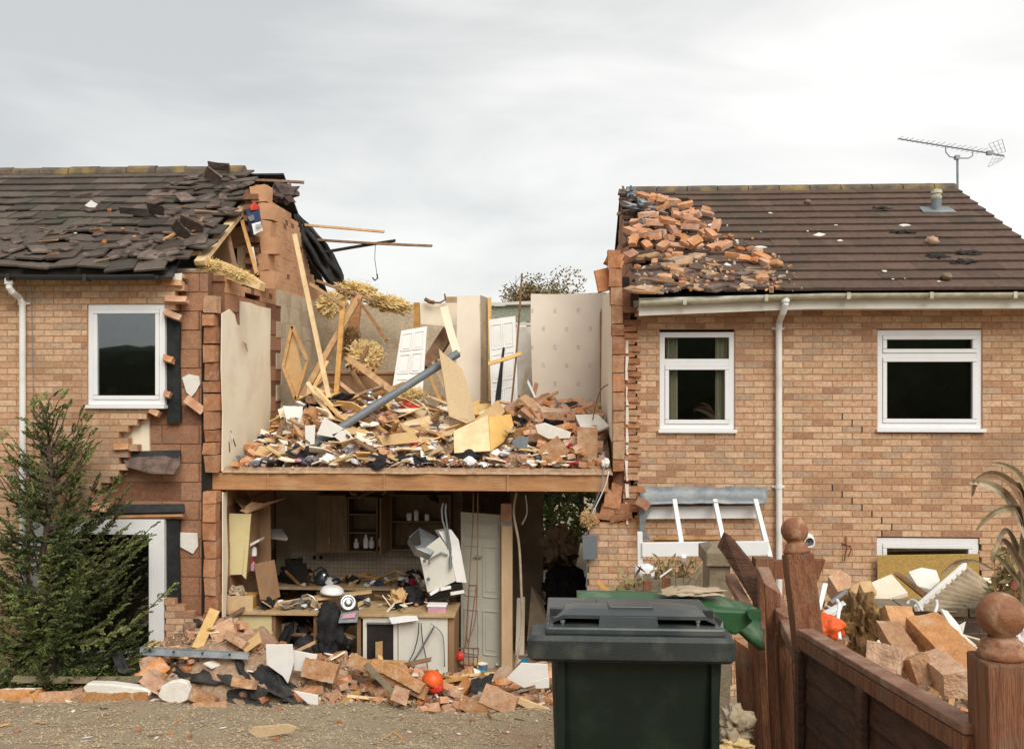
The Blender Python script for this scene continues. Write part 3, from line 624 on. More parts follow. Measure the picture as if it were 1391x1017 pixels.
# outer skin of the party wall beside it, with a dark slot and white filling between
mb = MB(); z = Z(840, 640, FM); zt = Z(840, 352, FM)
while z < zt:
    h = .215 if rnd() < .65 else .14; lean = pw(z, [(2.6, 0), (4.0, 0), (4.9, .05), (5.2, .10)])
    a = XR - .005 - lean + U(-.008, .008); b = XR + .128 - lean * .6 + U(-.012, .008)
    mb.hexa([V((lerp(a, b, p) + U(-.006, .006), FM - .04 + q * .16 + U(-.012, .012), z + .004 + c * (h - .008) + U(-.006, .006))) for c in (0, 1) for p, q in ((0, 0), (1, 0), (1, 1), (0, 1))], 0); z += h
mb.build('wall_end', ['toothing'], rh)
mb = MB(); mb.box(XR + .12, XR + .2, FR + .06, FR + .12, 0, 4.9); mb.build('membrane_and_slot_shade', 'dark', rh)  # shade of the gap between the skins, put in as a near-black box
mb = MB()
py = 462
while py < 700:
    l = U(12, 34); mb.slab(pts3([(849.5 + U(-1, 1), py), (853.5 + U(-1, 1), py + 1), (853 + U(-1.5, 1.5), py + l * .6), (854 + U(-1, 1), py + l), (850 + U(-1, 1), py + l)], FR - .05), .015); py += l + U(1, 9)
mb.build('cavity_foam', 'plaster_white', rh)
def keepG(y, z):
    return z < 4.78
mb = MB(); masonry(mb, FM + .12, BACK + .6, 0, 6.9, XR + .01, keepG, L=.45, H=.215, dep=.2, axis='x', sgn=1); mb.build('party_wall', ['brown_block', 'block_joint'], rh)
mb = MB(); masonry(mb, FM + .3, BACK + .6, 4.8, 6.6, XV + .03, lambda y, z: z < lerp(4.62, 6.42, 1 - abs(y - 13.9) / 3.3), L=.45, H=.215, dep=.2, axis='x', sgn=1); mb.build('gable_wall', ['brown_block', 'block_joint'], rh)
sheetX('plaster', [(832, 396), (826, 398), (819, 402), (817, 560), (832, 600)], XR - .004, 'plaster_pink', rh, .01)
# roof
Re = (10.5, Z(1100, 399, 10.5)); Rr = (13.9, Z(1100, 261, 13.9))
slopeR = V((0, Rr[0] - Re[0], Rr[1] - Re[1])).normalized(); nR = V((0, -slopeR.z, slopeR.y)); PR = V((0, *Re))
xrE = X(1297, 13.9)
def jR(c):
    px, py = proj(c); return .35 if (px < 1000 and py > 345) or px < 930 else (.12 if px < 1060 and py > 330 else .006)
mb = MB(); tiles(mb, XV - .03, xrE, Re, Rr, 14, .33, None, jR, th=.036, gap=.0015); rf2 = mb.build('roof', 'roof_tile', rh)
mb = MB(); mb.slab([V((XV, Re[0] + .03, Re[1] - .03)), V((xrE - .03, Re[0] + .03, Re[1] - .03)), V((xrE - .03, Rr[0], Rr[1] - .03)), V((XV, Rr[0], Rr[1] - .03))], .03)
mb.slab([V((XV, Rr[0], Rr[1] - .03)), V((xrE - .03, Rr[0], Rr[1] - .03)), V((xrE - .03, 17.3, Re[1])), V((XV, 17.3, Re[1]))], .03, nrm=(0, -.5, -1)); mb.build('roofing_felt', 'felt', rf2)
mb = MB(); x = XV + .1
while x < xrE - .1:
    w = min(.45, xrE - x); mb.tube([(x, Rr[0], Rr[1] + .005), (x + w - .012, Rr[0], Rr[1] + .005 + U(-.004, .004))], .105, 12); x += .45
mb.build('ridge_tiles', 'ridge_tile', rf2)
def droop(x): return -.075 * max(0, 1 - (x - XV) / 1.9)
gt = gutter(rh, XV + .0, xrE + .05, 10.44, Re[1] - .005, .058, 'gutter_dirty', sag=droop)
mb = MB(); mb.slab([(XV, 10.5, Re[1] - .24), (XV + 1.9, 10.5, Re[1] - .17), (xrE, 10.5, Re[1] - .17), (xrE, 10.5, Re[1]), (XV + 1.9, 10.5, Re[1]), (XV, 10.5, Re[1] - .04)], .03); mb.box(XV, xrE, 10.532, FR - .01, Re[1] - .165, Re[1] - .15); mb.build('fascia', 'fascia', rh)
mb = MB(); mb.slab([V((xrE + .004, Re[0], Re[1] - .15)), V((xrE + .004, Re[0], Re[1] + .0)), V((xrE + .004, Rr[0], Rr[1] - .0)), V((xrE + .004, Rr[0], Rr[1] - .15))], .03, nrm=(1, 0, 0)); mb.build('verge_board', 'fascia', rh)
mb = MB(); mb.box(XR + .25, xr1 - .1, FR + .1, BACK, zER + .02, zER + .1); mb.box(XR + .25, xr1 - .1, FR + .1, BACK, 2.4, 2.6); mb.build('ceiling', 'plaster_cream', rh)
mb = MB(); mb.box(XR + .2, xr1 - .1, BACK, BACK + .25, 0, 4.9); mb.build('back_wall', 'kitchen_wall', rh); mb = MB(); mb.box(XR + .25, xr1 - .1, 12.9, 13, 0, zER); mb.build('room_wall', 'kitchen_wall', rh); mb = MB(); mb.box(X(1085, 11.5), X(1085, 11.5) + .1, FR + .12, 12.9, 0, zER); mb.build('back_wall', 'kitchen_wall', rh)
wa, r = window(rh, 896, 451, 998, 587, FR, transom=(486, 498), sash=(0, 1))
for (a, b) in ((905, 921), (972, 990)):
    q = MB(); vs = []; n = 14
    for zz in (Z(950, 578, FR), Z(950, 455, FR)):
        for i in range(n + 1): vs.append((lerp(X(a, FR + .10), X(b, FR + .10), i / n), FR + .115 + .02 * math.sin(i * 1.9), zz))
    q.add(vs, [(i, i + 1, n + 2 + i, n + 1 + i) for i in range(n)]); q.build('curtain', 'curtain', wa)
wb, r = window(rh, 1192, 448, 1335, 586, FR, transom=(478, 487), sash=(1, 1))
wc, r = window(rh, 1191, 731, 1330, 862, FR, fw=.07, sill=False)
pipe(rh, [(1067, 404, 10.44), (1067, 413, 10.44), (1064, 424, 10.5), (1059, 436, FR - .08), (1058, 446, FR - .06), (1058, 600, FR - .05), (1058.5, 925, FR - .05)], FR - .05, .036, clips=((1058, 446), (1058, 661)))
# roof vent pipe
c = onplane(1272, 292, PR, nR); v = thing('vent_pipe', 'grey soil vent pipe with a cowl near the ridge of the right-hand roof', 'vent pipe', c)
mb = MB(); mb.tube([c - V((0, 0, .05)), c + V((0, 0, .24))], .065, 14); mb.build('pipe', 'lead', v)
mb = MB(); mb.lathe(Matrix.Translation(c + V((0, 0, .22))), [(.068, 0), (.072, .03), (.06, .04), (.06, .07), (.075, .075), (.07, .12), (.0, .14)], 14); mb.build('cowl', 'gutter_dirty', v)
mb = MB(); mb.slab([c + slopeR * a + V((b, 0, 0)) + nR * .075 for a, b in ((-.1, -.22), (-.1, .22), (.14, .2), (.14, -.2))], .02); mb.build('flashing', 'lead', v)
# television aerial
A = W(1301, 262, 14.0); a = thing('television_aerial', 'thin television aerial on a mast above the right-hand roof', 'aerial', (A.x, A.y, A.z))
def aw(px, py, dy=0): return W(px, py, 14.0 + dy)
mb = MB(); mb.tube([A - V((0, 0, .3)), aw(1300.5, 213)], .017, 8); mb.build('mast', 'dull_steel', a)
mb = MB(); mb.tube([aw(1284, 198), aw(1285, 207), aw(1290, 213), aw(1300, 215), aw(1316, 215), aw(1321, 212), aw(1322, 204)], .009, 6); mb.box(aw(1300, 215).x - .03, aw(1300, 215).x + .03, 13.96, 14.04, aw(1300, 215).z - .02, aw(1300, 215).z + .04); mb.build('bracket', 'dull_steel', a)
mb = MB(); mb.tube([aw(1220, 188.5), aw(1364, 211.5)], .011, 6)
mb.build('boom', 'dull_steel', a)
mb = MB()
for i in range(17):
    t = .02 + i * .048; p = aw(lerp(1220, 1364, t), lerp(188.5, 211.5, t) - .8); h = .07 + .05 * t; mb.bar(p - V((0, h * 1.8, .012 * (i % 2))), p + V((0, h * 1.8, .012)), .005)
mb.build('directors', 'dull_steel', a)
mb = MB()
for sg, pts in ((1, ((1343, 196), (1361, 189), (1366, 206), (1352, 210))), (-1, ((1342, 227), (1359, 219), (1365, 213), (1350, 211)))):
    P = [aw(px, py, dy) for (px, py), dy in zip(pts, (-.12, .1, .15, -.1))]
    for i in range(4): mb.bar(P[i], P[(i + 1) % 4], .006)
    for k in (.33, .66):
        mb.bar(P[0].lerp(P[3], k), P[1].lerp(P[2], k), .005); mb.bar(P[0].lerp(P[1], k), P[3].lerp(P[2], k), .005)
mb.box(aw(1344, 208).x - .04, aw(1344, 208).x + .04, 13.97, 14.03, aw(1344, 208).z - .03, aw(1344, 208).z + .03)
mb.build('reflector', 'dull_steel', a)
# boiler flue
c = W(1098, 735, FR - .08); v = thing('boiler_flue', 'white round boiler flue sticking out of the right-hand wall behind the ball post', 'flue', c)
def ringmesh(mb, c, prof, n=20):  # revolve (r, y)
    vs = []; fs = []
    for r_, y_ in prof:
        for k in range(n): vs.append(c + V((r_ * math.cos(2 * math.pi * k / n), y_, r_ * math.sin(2 * math.pi * k / n))))
    for i in range(len(prof) - 1):
        for k in range(n): fs.append((i * n + k, i * n + (k + 1) % n, (i + 1) * n + (k + 1) % n, (i + 1) * n + k))
    mb.add(vs, fs)
mb = MB(); ringmesh(mb, c, [(.05, .05), (.05, -.06), (.062, -.06), (.064, .03), (.085, .05), (.085, .075)]); mb.build('outer_ring', 'upvc', v)
mb = MB(); ringmesh(mb, c, [(.0, .02), (.022, -.03), (.028, -.03), (.028, .04)]); mb.build('nozzle', 'dull_steel', v)
mb = MB(); ringmesh(mb, c, [(.0, .045), (.05, .045)]); mb.build('opening', 'dark', v)
# hook on the wall
c = W(1150, 740, FR); mb = MB(); P = [W(1149, 728, FR - .02), W(1150, 745, FR - .05), W(1147, 762, FR - .06)]; mb.tube(P, .008, 6); mb.tube([W(1150, 745, FR - .05), W(1157, 744, FR - .12), W(1152, 756, FR - .08)], .007, 6)
mb.tube([W(1143, 738, FR - .005), W(1156, 742, FR - .005)], .01, 6)
mb.build('wall_hook', 'rust', None, 'small bent metal hook fixed to the bricks right of the boiler flue', 'hook')
# chipboard sheet over the lower window
board('chipboard_sheet', 'yellow oriented-strand board leaning over the lowest window of the right-hand house', 'board', [(1192, 754), (1330, 752, ), (1331, 860), (1192, 860)], 'osb', .018, FR - .1)
# lean-to porch frame
p = thing('porch_frame', 'white timber lean-to frame without glass under grey lead flashing', 'porch', (X(955, 10.4), 10.4, 1.3))
mb = MB(); n = 24; vs = []
for row, (yy, off) in enumerate(((FR - .012, 0), (FR - .03, .35), (FR - .13, .75), (FR - .2, 1))):
    for i in range(n + 1):
        t = i / n; px = lerp(869, 1042 - off * 3 + 3 * math.sin(off * 3), t); py = lerp(661, 684, off) + 2.2 * noise.noise(V((t * 9, off * 2, 1))) + (4 * max(0, .25 - t) * 4 * off * .5)
        vs.append(W(px, py, yy + .02 * noise.noise(V((t * 14, off * 3, 4)))))
mb.add(vs, [(r_ * (n + 1) + i, r_ * (n + 1) + i + 1, (r_ + 1) * (n + 1) + i + 1, (r_ + 1) * (n + 1) + i) for r_ in range(3) for i in range(n)]); o = mb.build('flashing', 'lead', p, smooth=True)
sf = o.modifiers.new('thick', 'SOLIDIFY'); sf.thickness = .006
def rail(nm, a, b, w, t, mat='upvc', up=None):
    mb = MB(); mb.bar(W(*a), W(*b), w, t, up=up); return mb.build(nm, mat, p, bevel=.004)
rail('top_rail', (878, 696, FR - .06), (1030, 695, FR - .06), .145, .03)
rail('bottom_rail', (872, 746, 9.95), (1044, 744, 9.95), .15, .05)
for a, b in (((916, 680, FR - .12), (929, 760, 9.9)), ((971, 680, FR - .12), (988, 762, 9.9)), ((1026, 680, FR - .12), (1046, 758, 9.9))): rail('rafter', a, b, .062, .05, up=(1, 0, 0))
rail('post', (869, 722, 9.98), (871, 900, 9.98), .055, .05, up=(0, -1, 0)); rail('back_rail', (889, 731, FR - .03), (1000, 731, FR - .03), .03, .03, 'raw_wood')
# ================================================================== RUINED HOUSE BETWEEN
mh = thing('ruined_house', 'collapsed middle house with its front gone, an open upper floor above an open kitchen', 'house', (X(560, FM), FM, 0))
mb = MB()
a, b = W(290, 645, FM), W(523, 645, FM); bz = Z(560, 666, FM); tz = Z(560, 643, FM)
mb.box(a.x, b.x - .004, FM - .04, FM + .03, bz, tz); mb.box(b.x + .004, X(826, FM), FM - .035, FM + .035, bz + .004, tz - .003)
for px in (366, 523, 690): mb.box(X(px, FM) - .012, X(px, FM) + .012, FM - .055, FM - .036, bz + .003, tz - .006)
mb.build('floor_beam', 'beam_wood', mh, bevel=.004)
mb = MB(); vs = []
def ragged_edge(x): return FM - .07 + .05 * noise.noise(V((x * 3, 1, 2))) + .03 * noise.noise(V((x * 14, 3, 2)))
n = 90; xa, xb = XL + .03, XR - .01
for i in range(n + 1):
    x = lerp(xa, xb, i / n); vs += [(x, ragged_edge(x), tz + .004), (x, BACK, tz + .004), (x, ragged_edge(x) + .01, tz + .03), (x, BACK, tz + .03)]
mb.add(vs, [f for i in range(n) for f in ((4 * i, 4 * i + 4, 4 * i + 5, 4 * i + 1), (4 * i + 2, 4 * i + 3, 4 * i + 7, 4 * i + 6), (4 * i, 4 * i + 2, 4 * i + 6, 4 * i + 4))])
mb.build('floorboards', 'raw_wood', mh)
mb = MB()
for i in range(10): mb.box(lerp(xa, xb, (i + .5) / 10) - .025, lerp(xa, xb, (i + .5) / 10) + .025, FM + .05, BACK - .1, bz + .02, tz)
mb.build('joists', 'old_wood', mh)
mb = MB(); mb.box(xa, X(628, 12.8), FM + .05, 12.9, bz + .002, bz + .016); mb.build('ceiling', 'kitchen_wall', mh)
mb = MB(); mb.box(xa, xb, 9.9, BACK + .2, -.05, .03); mb.build('ground_floor', 'dust', mh)
# upper back wall
bt = Z(500, 416, BACK)
def keepBk(x, z):
    px, py = proj((x, BACK, z)); return py > pw(px, [(430, 412), (560, 418), (600, 416), (662, 418), (664, 440), (722, 440), (724, 418), (840, 420)])
mb = MB(); masonry(mb, XL, XR + .1, FLOOR - .1, bt + .1, BACK, keepBk, L=.45, H=.225, dep=.15, proud=.003); mb.build('upper_back_wall', ['beige_block', 'beige_joint'], mh)
mb = MB(); masonry(mb, XL, X(738, BACK), 0, FLOOR - .1, BACK, None, L=.45, H=.225, dep=.15); mb.build('lower_back_wall', ['beige_block', 'beige_joint'], mh)
# kitchen rear wall with tiled splashback
KY = 12.75
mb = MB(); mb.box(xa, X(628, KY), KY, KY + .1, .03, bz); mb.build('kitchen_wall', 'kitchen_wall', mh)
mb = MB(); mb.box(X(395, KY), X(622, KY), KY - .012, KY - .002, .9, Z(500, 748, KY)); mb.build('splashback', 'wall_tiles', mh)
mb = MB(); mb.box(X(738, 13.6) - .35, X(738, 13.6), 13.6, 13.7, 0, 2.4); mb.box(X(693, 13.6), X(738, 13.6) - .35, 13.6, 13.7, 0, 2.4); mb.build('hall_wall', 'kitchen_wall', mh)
sheetX('plaster', [(303, 668), (309, 668), (308, 700), (310, 760), (307, 838), (303, 838)], XL + .03, 'plaster_cream', mh)
# brick pier left standing at the right of the kitchen opening
def keepPier(x, z):
    px, py = proj((x, FR - .02, z)); return px > 797 and px < 867 and py > pw(px, [(797, 722), (806, 708), (820, 706), (866, 706)])
mb = MB(); masonry(mb, X(797, FR - .02), X(867, FR - .02), 0, Z(830, 700, FR), FR - .02, keepPier); mb.build('pier', ['buff_brick', 'mortar'], mh)
mb = MB()
for px, py, w_, h_, rr in ((818, 702, .2, .07, 6), (842, 701, .25, .08, -5), (830, 692, .24, .10, 8), (832, 676, .17, .2, 4), (845, 688, .16, .10, -6), (806, 708, .14, .06, -18), (838, 664, .12, .1, 10)):
    mb.obox(Matrix.Translation(W(px, py, FR - .02)) @ Matrix.Rotation(R(rr), 4, 'Y'), w_, .12, h_, jit=.02)
mb.build('broken_top', ['toothing'], mh)
# patterned plasterboard partition and other upper room partitions
PB = 14.5
mb = MB(); mb.slab(pts3([(721, 399), (760, 399.5), (800, 398), (824, 397), (826, 470), (829, 545), (829, 620), (722, 620), (723, 520), (721, 450)], PB), .06); mb.build('papered_partition', 'wallpaper', mh)
mb = MB()
for py in range(402, 560, 9): mb.slab(pts3([(824 + U(-1, 1), py), (832 + U(-2, 2), py + 1), (831 + U(-2, 2), py + 8), (825, py + 8)], PB - .3), .02)
mb.build('torn_plaster_edge', 'plaster_white', mh)
mb = MB(); mb.slab(pts3([(621, 402), (651, 401), (653, 480), (651, 600), (624, 600), (620, 500)], 13.6), .02); mb.build('boxing_panel', 'plaster_pink', mh)
mb = MB(); mb.slab([W(652, 401, 13.6), W(663, 405, 14.1), W(664, 600, 14.1), W(653, 600, 13.6)], .015, nrm=(-.6, -.4, 0)); mb.build('boxing_side', 'beige_block', mh)
mb = MB(); mb.bar(W(665, 404, 13.9), W(667, 600, 13.9), .05, .05); mb.build('stud', 'pale_wood', mh)
mb = MB(); mb.slab(pts3([(570, 411), (621, 412), (621, 442), (604, 443), (572, 440)], 14.0), .05); mb.build('door_header', 'plaster_cream', mh)
mb = MB(); mb.bar(W(566, 411, 14.0), W(567, 600, 14.0), .085, .06, up=(0, -1, 0)); mb.build('stud', 'raw_wood', mh)
mb = MB(); mb.slab([W(605, 403, 14), W(621, 403, 14), W(621, 411, 14), W(605, 411, 14)], .05); mb.build('wall_plate', 'raw_wood', mh)
mb = MB(); mb.slab(pts3([(663, 416), (721, 414), (721, 437), (664, 439)], BACK - .05), .03); mb.build('obscured_window', 'mesh_glass', mh)
mb = MB()
for l in (((662, 413), (722, 411)), ((699, 440), (722, 440)), ((662, 436), (700, 434))): mb.bar(W(*l[0], BACK - .1), W(*l[1], BACK - .1), .05, .05, up=(0, -1, 0))
mb.build('window_frame', 'fascia', mh)
mb = MB(); mb.slab(pts3([(699, 444), (722, 443), (723, 600), (702, 600)], BACK - .25), .03); mb.build('landing_wall', 'plaster_white', mh)

# ------------------------------------------------------------------ panelled doors
def panel_door(name, label, c, mat, th=.035, panels=((.1, .06, .46, .30), (.54, .06, .9, .30), (.1, .36, .46, .62), (.54, .36, .9, .62), (.1, .70, .46, .94), (.54, .70, .9, .94)), handle=None):
    """c = corners TL, TR, BR, BL"""
    A, B, C_, D = [W(*q) for q in c]
    def P(u, v): return (A.lerp(B, u)).lerp(D.lerp(C_, u), v)
    n = (B - A).cross(D - A).normalized(); n = -n if n.y > 0 else n
    ctr = P(.5, 1); t = thing(name, label, 'door', ctr)
    mb = MB(); mb.slab([A, B, C_, D], th, nrm=n); mb.build('door_leaf', mat, t, bevel=.003)
    for (u0, v0, u1, v1) in panels:
        q = MB(); o = n * .004
        ring = [((u0, v0), (u1, v0)), ((u1, v0), (u1, v1)), ((u1, v1), (u0, v1)), ((u0, v1), (u0, v0))]
        for (a, b) in ring: q.bar(P(*a) + o, P(*b) + o, .018, .016, up=n)
        q.slab([P(lerp(u0, u1, .16), lerp(v0, v1, .1)) + n * .007, P(lerp(u0, u1, .84), lerp(v0, v1, .1)) + n * .007, P(lerp(u0, u1, .84), lerp(v0, v1, .9)) + n * .007, P(lerp(u0, u1, .16), lerp(v0, v1, .9)) + n * .007], .006, nrm=n)
        q.build('door_panel', mat, t, bevel=.003)
    if handle:
        h = P(*handle); q = MB(); q.tube([h, h + n * .05, h + n * .05 + (A - B).normalized() * .09], .011, 8); q.build('handle', 'dull_steel', t)
    return t, P, n
panel_door('panelled_door', 'white six-panel door leaning left on the upper floor beside the grey pipe', [(545, 449, 13.4), (580, 443, 13.4), (573, 545, 13.0), (530, 545, 13.0)], 'door_white')
t, P, n = panel_door('panelled_door', 'white six-panel door with a long black split, upper floor', [(664, 434, 13.3), (700, 429, 13.3), (704, 565, 12.9), (668, 575, 12.9)], 'door_white')
mb = MB(); mb.slab([P(.50, .30) + n * .02, P(.58, .31) + n * .02, P(.50, .45) + n * .02, P(.44, .62) + n * .02, P(.36, .84) + n * .02, P(.10, .96) + n * .02, P(.18, .75) + n * .02, P(.36, .5) + n * .02], .006, nrm=n); mb.build('split', 'cavity_black', t)
panel_door('panelled_door', 'dusty grey panelled door standing open in the ground-floor kitchen', [(626, 695, 11.65), (680, 699, 11.65), (681, 912, 11.65), (626, 906, 11.65)], 'door_grey', panels=((.56, .21, .92, .53), (.56, .62, .92, .90), (.10, .21, .44, .53), (.10, .62, .44, .90), (.1, .06, .92, .15)), handle=(.52, .275))
# ------------------------------------------------------------------ timbers of the upper floor and roof
TG = 'snapped timbers'
def T(label, p, q, w, mat='raw_wood', t=None, name='timber', g=TG, cat='timber'): return timber(name, label, p, q, w, mat, t, cat, g)
T('long pale batten propped against the upper left wall in front of the diamond frame', (400, 318, 12.2), (447, 540, 12.0), .06, 'pale_wood')
T('rafter leaning steeply left of the yellow insulation roll', (489, 402, 13.8), (407, 545, 13.0), .085, 'raw_wood')
T('upright split rafter under the insulation at the back wall', (466, 410, 13.6), (456, 545, 12.9), .07, 'raw_wood')
T('reddish plank standing below the insulation heap', (485, 400, 14.2), (478, 480, 14.0), .16, 'beam_wood')
T('dark curved batten hanging down right from the insulation heap', (483, 402, 13.8), (525, 462, 13.3), .045, 'old_wood')
T('broken joist sloping down to the right behind the silver lamp shade', (472, 486, 13.4), (560, 552, 12.9), .095, 'raw_wood')
T('thin lath leaning below the diamond frame', (445, 490, 12.9), (420, 540, 12.6), .05, 'pale_wood')
T('batten running out from the gable foot to the yellow insulation', (420, 385, 13.2), (466, 415, 13.5), .05, 'raw_wood')
T('thin lath crossing above the yellow insulation', (430, 381, 14.0), (508, 408, 14.2), .04, 'old_wood')
T('short brown batten in front of the brown chest', (500, 470, 13.4), (487, 500, 13.3), .05, 'old_wood')
T('short rafter stub left of the brown chest', (404, 545, 13.2), (440, 512, 13.2), .09, 'raw_wood')
T('pale plank crossing the split white door', (664, 494, 12.7), (708, 480, 12.7), .05, 'pale_wood')
T('tall thin grey pole between the split door and the papered wall', (709, 372, 12.9), (693, 565, 12.6), .026, 'old_wood', .026)
T('short weathered stick right of the split door', (717, 500, 12.8), (706, 560, 12.5), .05, 'weathered')
T('short red-brown stick leaning at the foot of the papered wall', (729, 520, 12.9), (721, 553, 12.8), .055, 'beam_wood')
T('white strip leaning at the foot of the papered wall', (714, 512, 12.9), (727, 540, 12.8), .03, 'upvc', .015)
T('second white strip below the first at the papered wall', (709, 532, 12.9), (722, 552, 12.8), .03, 'upvc', .015)
T('narrow white plank leaning between the header and the box column', (603, 417, 13.2), (621, 480, 13.0), .11, 'plaster_cream', .02)
T('dark beam leaning in the gap right of the leaning white door', (610, 450, 14.4), (578, 500, 14.0), .2, 'old_wood')
for i, (a, b, c_, d_) in enumerate(((588, 492, 612, 545), (582, 505, 600, 548), (596, 488, 618, 530))): T('one of three lath ends fanned out behind the chipboard sheet', (a, b, 13.4), (c_, d_, 13.0), .045, 'raw_wood', g='lath ends behind the chipboard')
# roof timbers
T('broad pale rafter sloping up to the top of the left gable', (271, 357, 10.75), (352, 257, 12.9), .12, 'pale_wood', .06)
T('second rafter stub just under the tiles beside the broad pale rafter', (322, 292, 12.0), (345, 262, 13.0), .1, 'raw_wood', .05)
T('brown upright strut inside the torn loft', (309, 315, 11.9), (322, 372, 11.4), .05, 'old_wood')
T('thin upright strut at the right of the torn loft', (329, 300, 12.0), (349, 372, 11.6), .045, 'raw_wood')
T('thin stick lying across the left ridge and pointing right over the gap', (296, 245, 13.3), (413, 248, 13.3), .035, 'old_wood', .03)
T('short thin stick beside it on the left ridge', (322, 242, 13.5), (356, 243, 13.5), .04, 'raw_wood', .03)
T('upper of the laths poking out right of the black felt', (404, 305, 14.2), (522, 315, 14.2), .035, 'raw_wood', .025)
T('longest lath poking out right of the black felt with a wire hanging from it', (420, 325, 14.4), (587, 334, 14.2), .035, 'old_wood', .025)
T('dark lath rising from the black felt to the right', (438, 343, 14.4), (537, 327, 14.3), .04, 'dark', .03)
T('long dark batten lying diagonally on the left roof tiles', (10, 353, 10.7), (278, 291, 12.2), .07, 'old_wood', .04)
T('short pale batten low on the left roof near the torn edge', (218, 346, 10.9), (272, 344, 10.9), .05, 'raw_wood', .03)
T('thin batten sticking left out of the torn left roof', (150, 335, 11.0), (240, 337, 11.1), .045, 'raw_wood', .03)
T('greenish weathered batten near the top of the left roof', (292, 268, 12.6), (320, 262, 12.6), .06, 'weathered', .03)
# wire with hook
mb = MB(); P0 = W(510, 331, 14.3); mb.tube([P0, W(509, 352, 14.3), W(512, 372, 14.3)], .005, 5); mb.tube([W(512, 372, 14.3), W(513, 378, 14.3), W(509, 381, 14.3), W(506, 377, 14.3)], .012, 6)
mb.build('hanging_wire', 'dark', None, 'thin wire with a small hook dangling from the longest lath against the sky', 'wire')
# loft contents
board('plasterboard_scrap', 'grey-beige board standing in the torn loft behind the struts', 'board', [(322, 336), (342, 330), (346, 372), (322, 368)], 'chipboard', .02, 12.3)
board('plasterboard_scrap', 'dark board at the back of the torn loft, left of the struts', 'board', [(284, 335), (312, 318), (318, 366), (290, 352)], 'brown_board', .02, 12.0)
board('loft_board', 'orange-brown board hanging high in the torn loft', 'board', [(309, 313), (340, 303), (344, 330), (318, 338)], 'beam_wood', .02, 12.35)
board('dark_sheeting', 'dark felt hanging inside the loft behind everything', 'sheeting', [(282, 345), (345, 262), (364, 270), (366, 385), (290, 370)], 'felt', .01, 13.0)
mb = MB(); mb.slab(pts3([(286, 352), (300, 354), (318, 362), (338, 372), (354, 384), (352, 394), (330, 386), (300, 376), (284, 374)], 10.9), .2); mb.build('broken_ceiling_edge', 'pale_wood', None, 'pale broken ceiling edge at the foot of the torn loft above the left block wall', 'ceiling board')
t = thing('printed_bag', 'blue and white printed bag with a red top caught against the gable', 'bag', W(345, 319, 11.9))
mb = MB(); mb.slab([W(334, 284, 11.85), W(352, 280, 11.9), W(357, 313, 11.9), W(342, 320, 11.85), W(338, 302, 11.8)], .06); mb.build('body', 'blue_cloth', t, bevel=.008)
mb = MB(); mb.slab([W(339, 280, 11.82), W(346, 274, 11.84), W(352, 280, 11.88), W(351, 285, 11.88), W(341, 286, 11.82)], .05); mb.build('top', 'red_plastic', t, bevel=.006)
mb = MB(); mb.slab([W(342, 304, 11.78), W(354, 301, 11.83), W(357, 313, 11.83), W(345, 319, 11.78)], .01); mb.build('label', 'white_board', t)
mb = MB()
for i in range(7): mb.slab([W(347 + i * 1.15, 305 - i * .3, 11.765 + i * .005), W(347.6 + i * 1.15, 305 - i * .3, 11.765 + i * .005), W(348.6 + i * 1.15, 312 - i * .3, 11.765 + i * .005), W(348 + i * 1.15, 312 - i * .3, 11.765 + i * .005)], .003)
mb.slab([W(336, 295, 11.785), W(344, 291, 11.82), W(346, 298, 11.82), W(340, 301, 11.785)], .004); mb.build('print', 'grey_cloth', t)
board('white_strip', 'narrow white strip wedged against the left gable below the printed bag', 'strip', [(340, 336), (344, 335), (350, 368), (346, 369)], 'white_board', .01, 11.8)
# black felt over the rear slope
mb = MB(); n1_, n2_ = 16, 14; vs = []
edgeL = [(300, 399), (330, 408), (360, 424), (386, 446)]; edgeR = [(292, 406), (310, 424), (335, 447), (355, 458), (370, 466), (386, 468)]
for j in range(n2_ + 1):
    py = lerp(291, 387, j / n2_)
    for i in range(n1_ + 1):
        l = pw(py, edgeL); r_ = pw(py, edgeR) + 2 * noise.noise(V((j * .8, 2, 1))); px = lerp(l, r_, i / n1_); vs.append(W(px, py + 2 * noise.noise(V((i * .4, j * .5, 3))), 13.9 + .5 * j / n2_ + .35 * i / n1_ + .22 * noise.noise(V((i * .35, j * .35, 5)))))
mb.add(vs, [(j * (n1_ + 1) + i, j * (n1_ + 1) + i + 1, (j + 1) * (n1_ + 1) + i + 1, (j + 1) * (n1_ + 1) + i) for j in range(n2_) for i in range(n1_)])
o = mb.build('roofing_felt', 'felt', None, 'torn black roofing felt hanging in folds off the right of the left gable', 'felt', smooth=True); sf = o.modifiers.new('t', 'SOLIDIFY'); sf.thickness = .01
mb = MB(); mb.lump(W(384, 262, 13.3), .2, .12, .14, 3, .7, 2, 3); mb.build('felt_clump', 'tile_piece', None, 'torn brown roofing clump at the tip of the left ridge', 'felt')
board('roof_tile_piece', 'slanting grey tile corner sticking out right of the left ridge', 'tile', [(372, 247), (382, 247), (402, 275), (392, 274), (380, 262)], 'tile_piece', .03, 13.2)
mb = MB(); mb.tube([W(338, 262, 12.7), W(350, 256, 12.9), W(362, 256, 12.9), W(371, 264, 12.9)], [.05, .06, .055, .03], 8); mb.build('ridge_piece', 'old_wood', None, 'curved brown strip capping the top of the broken gable', 'capping')
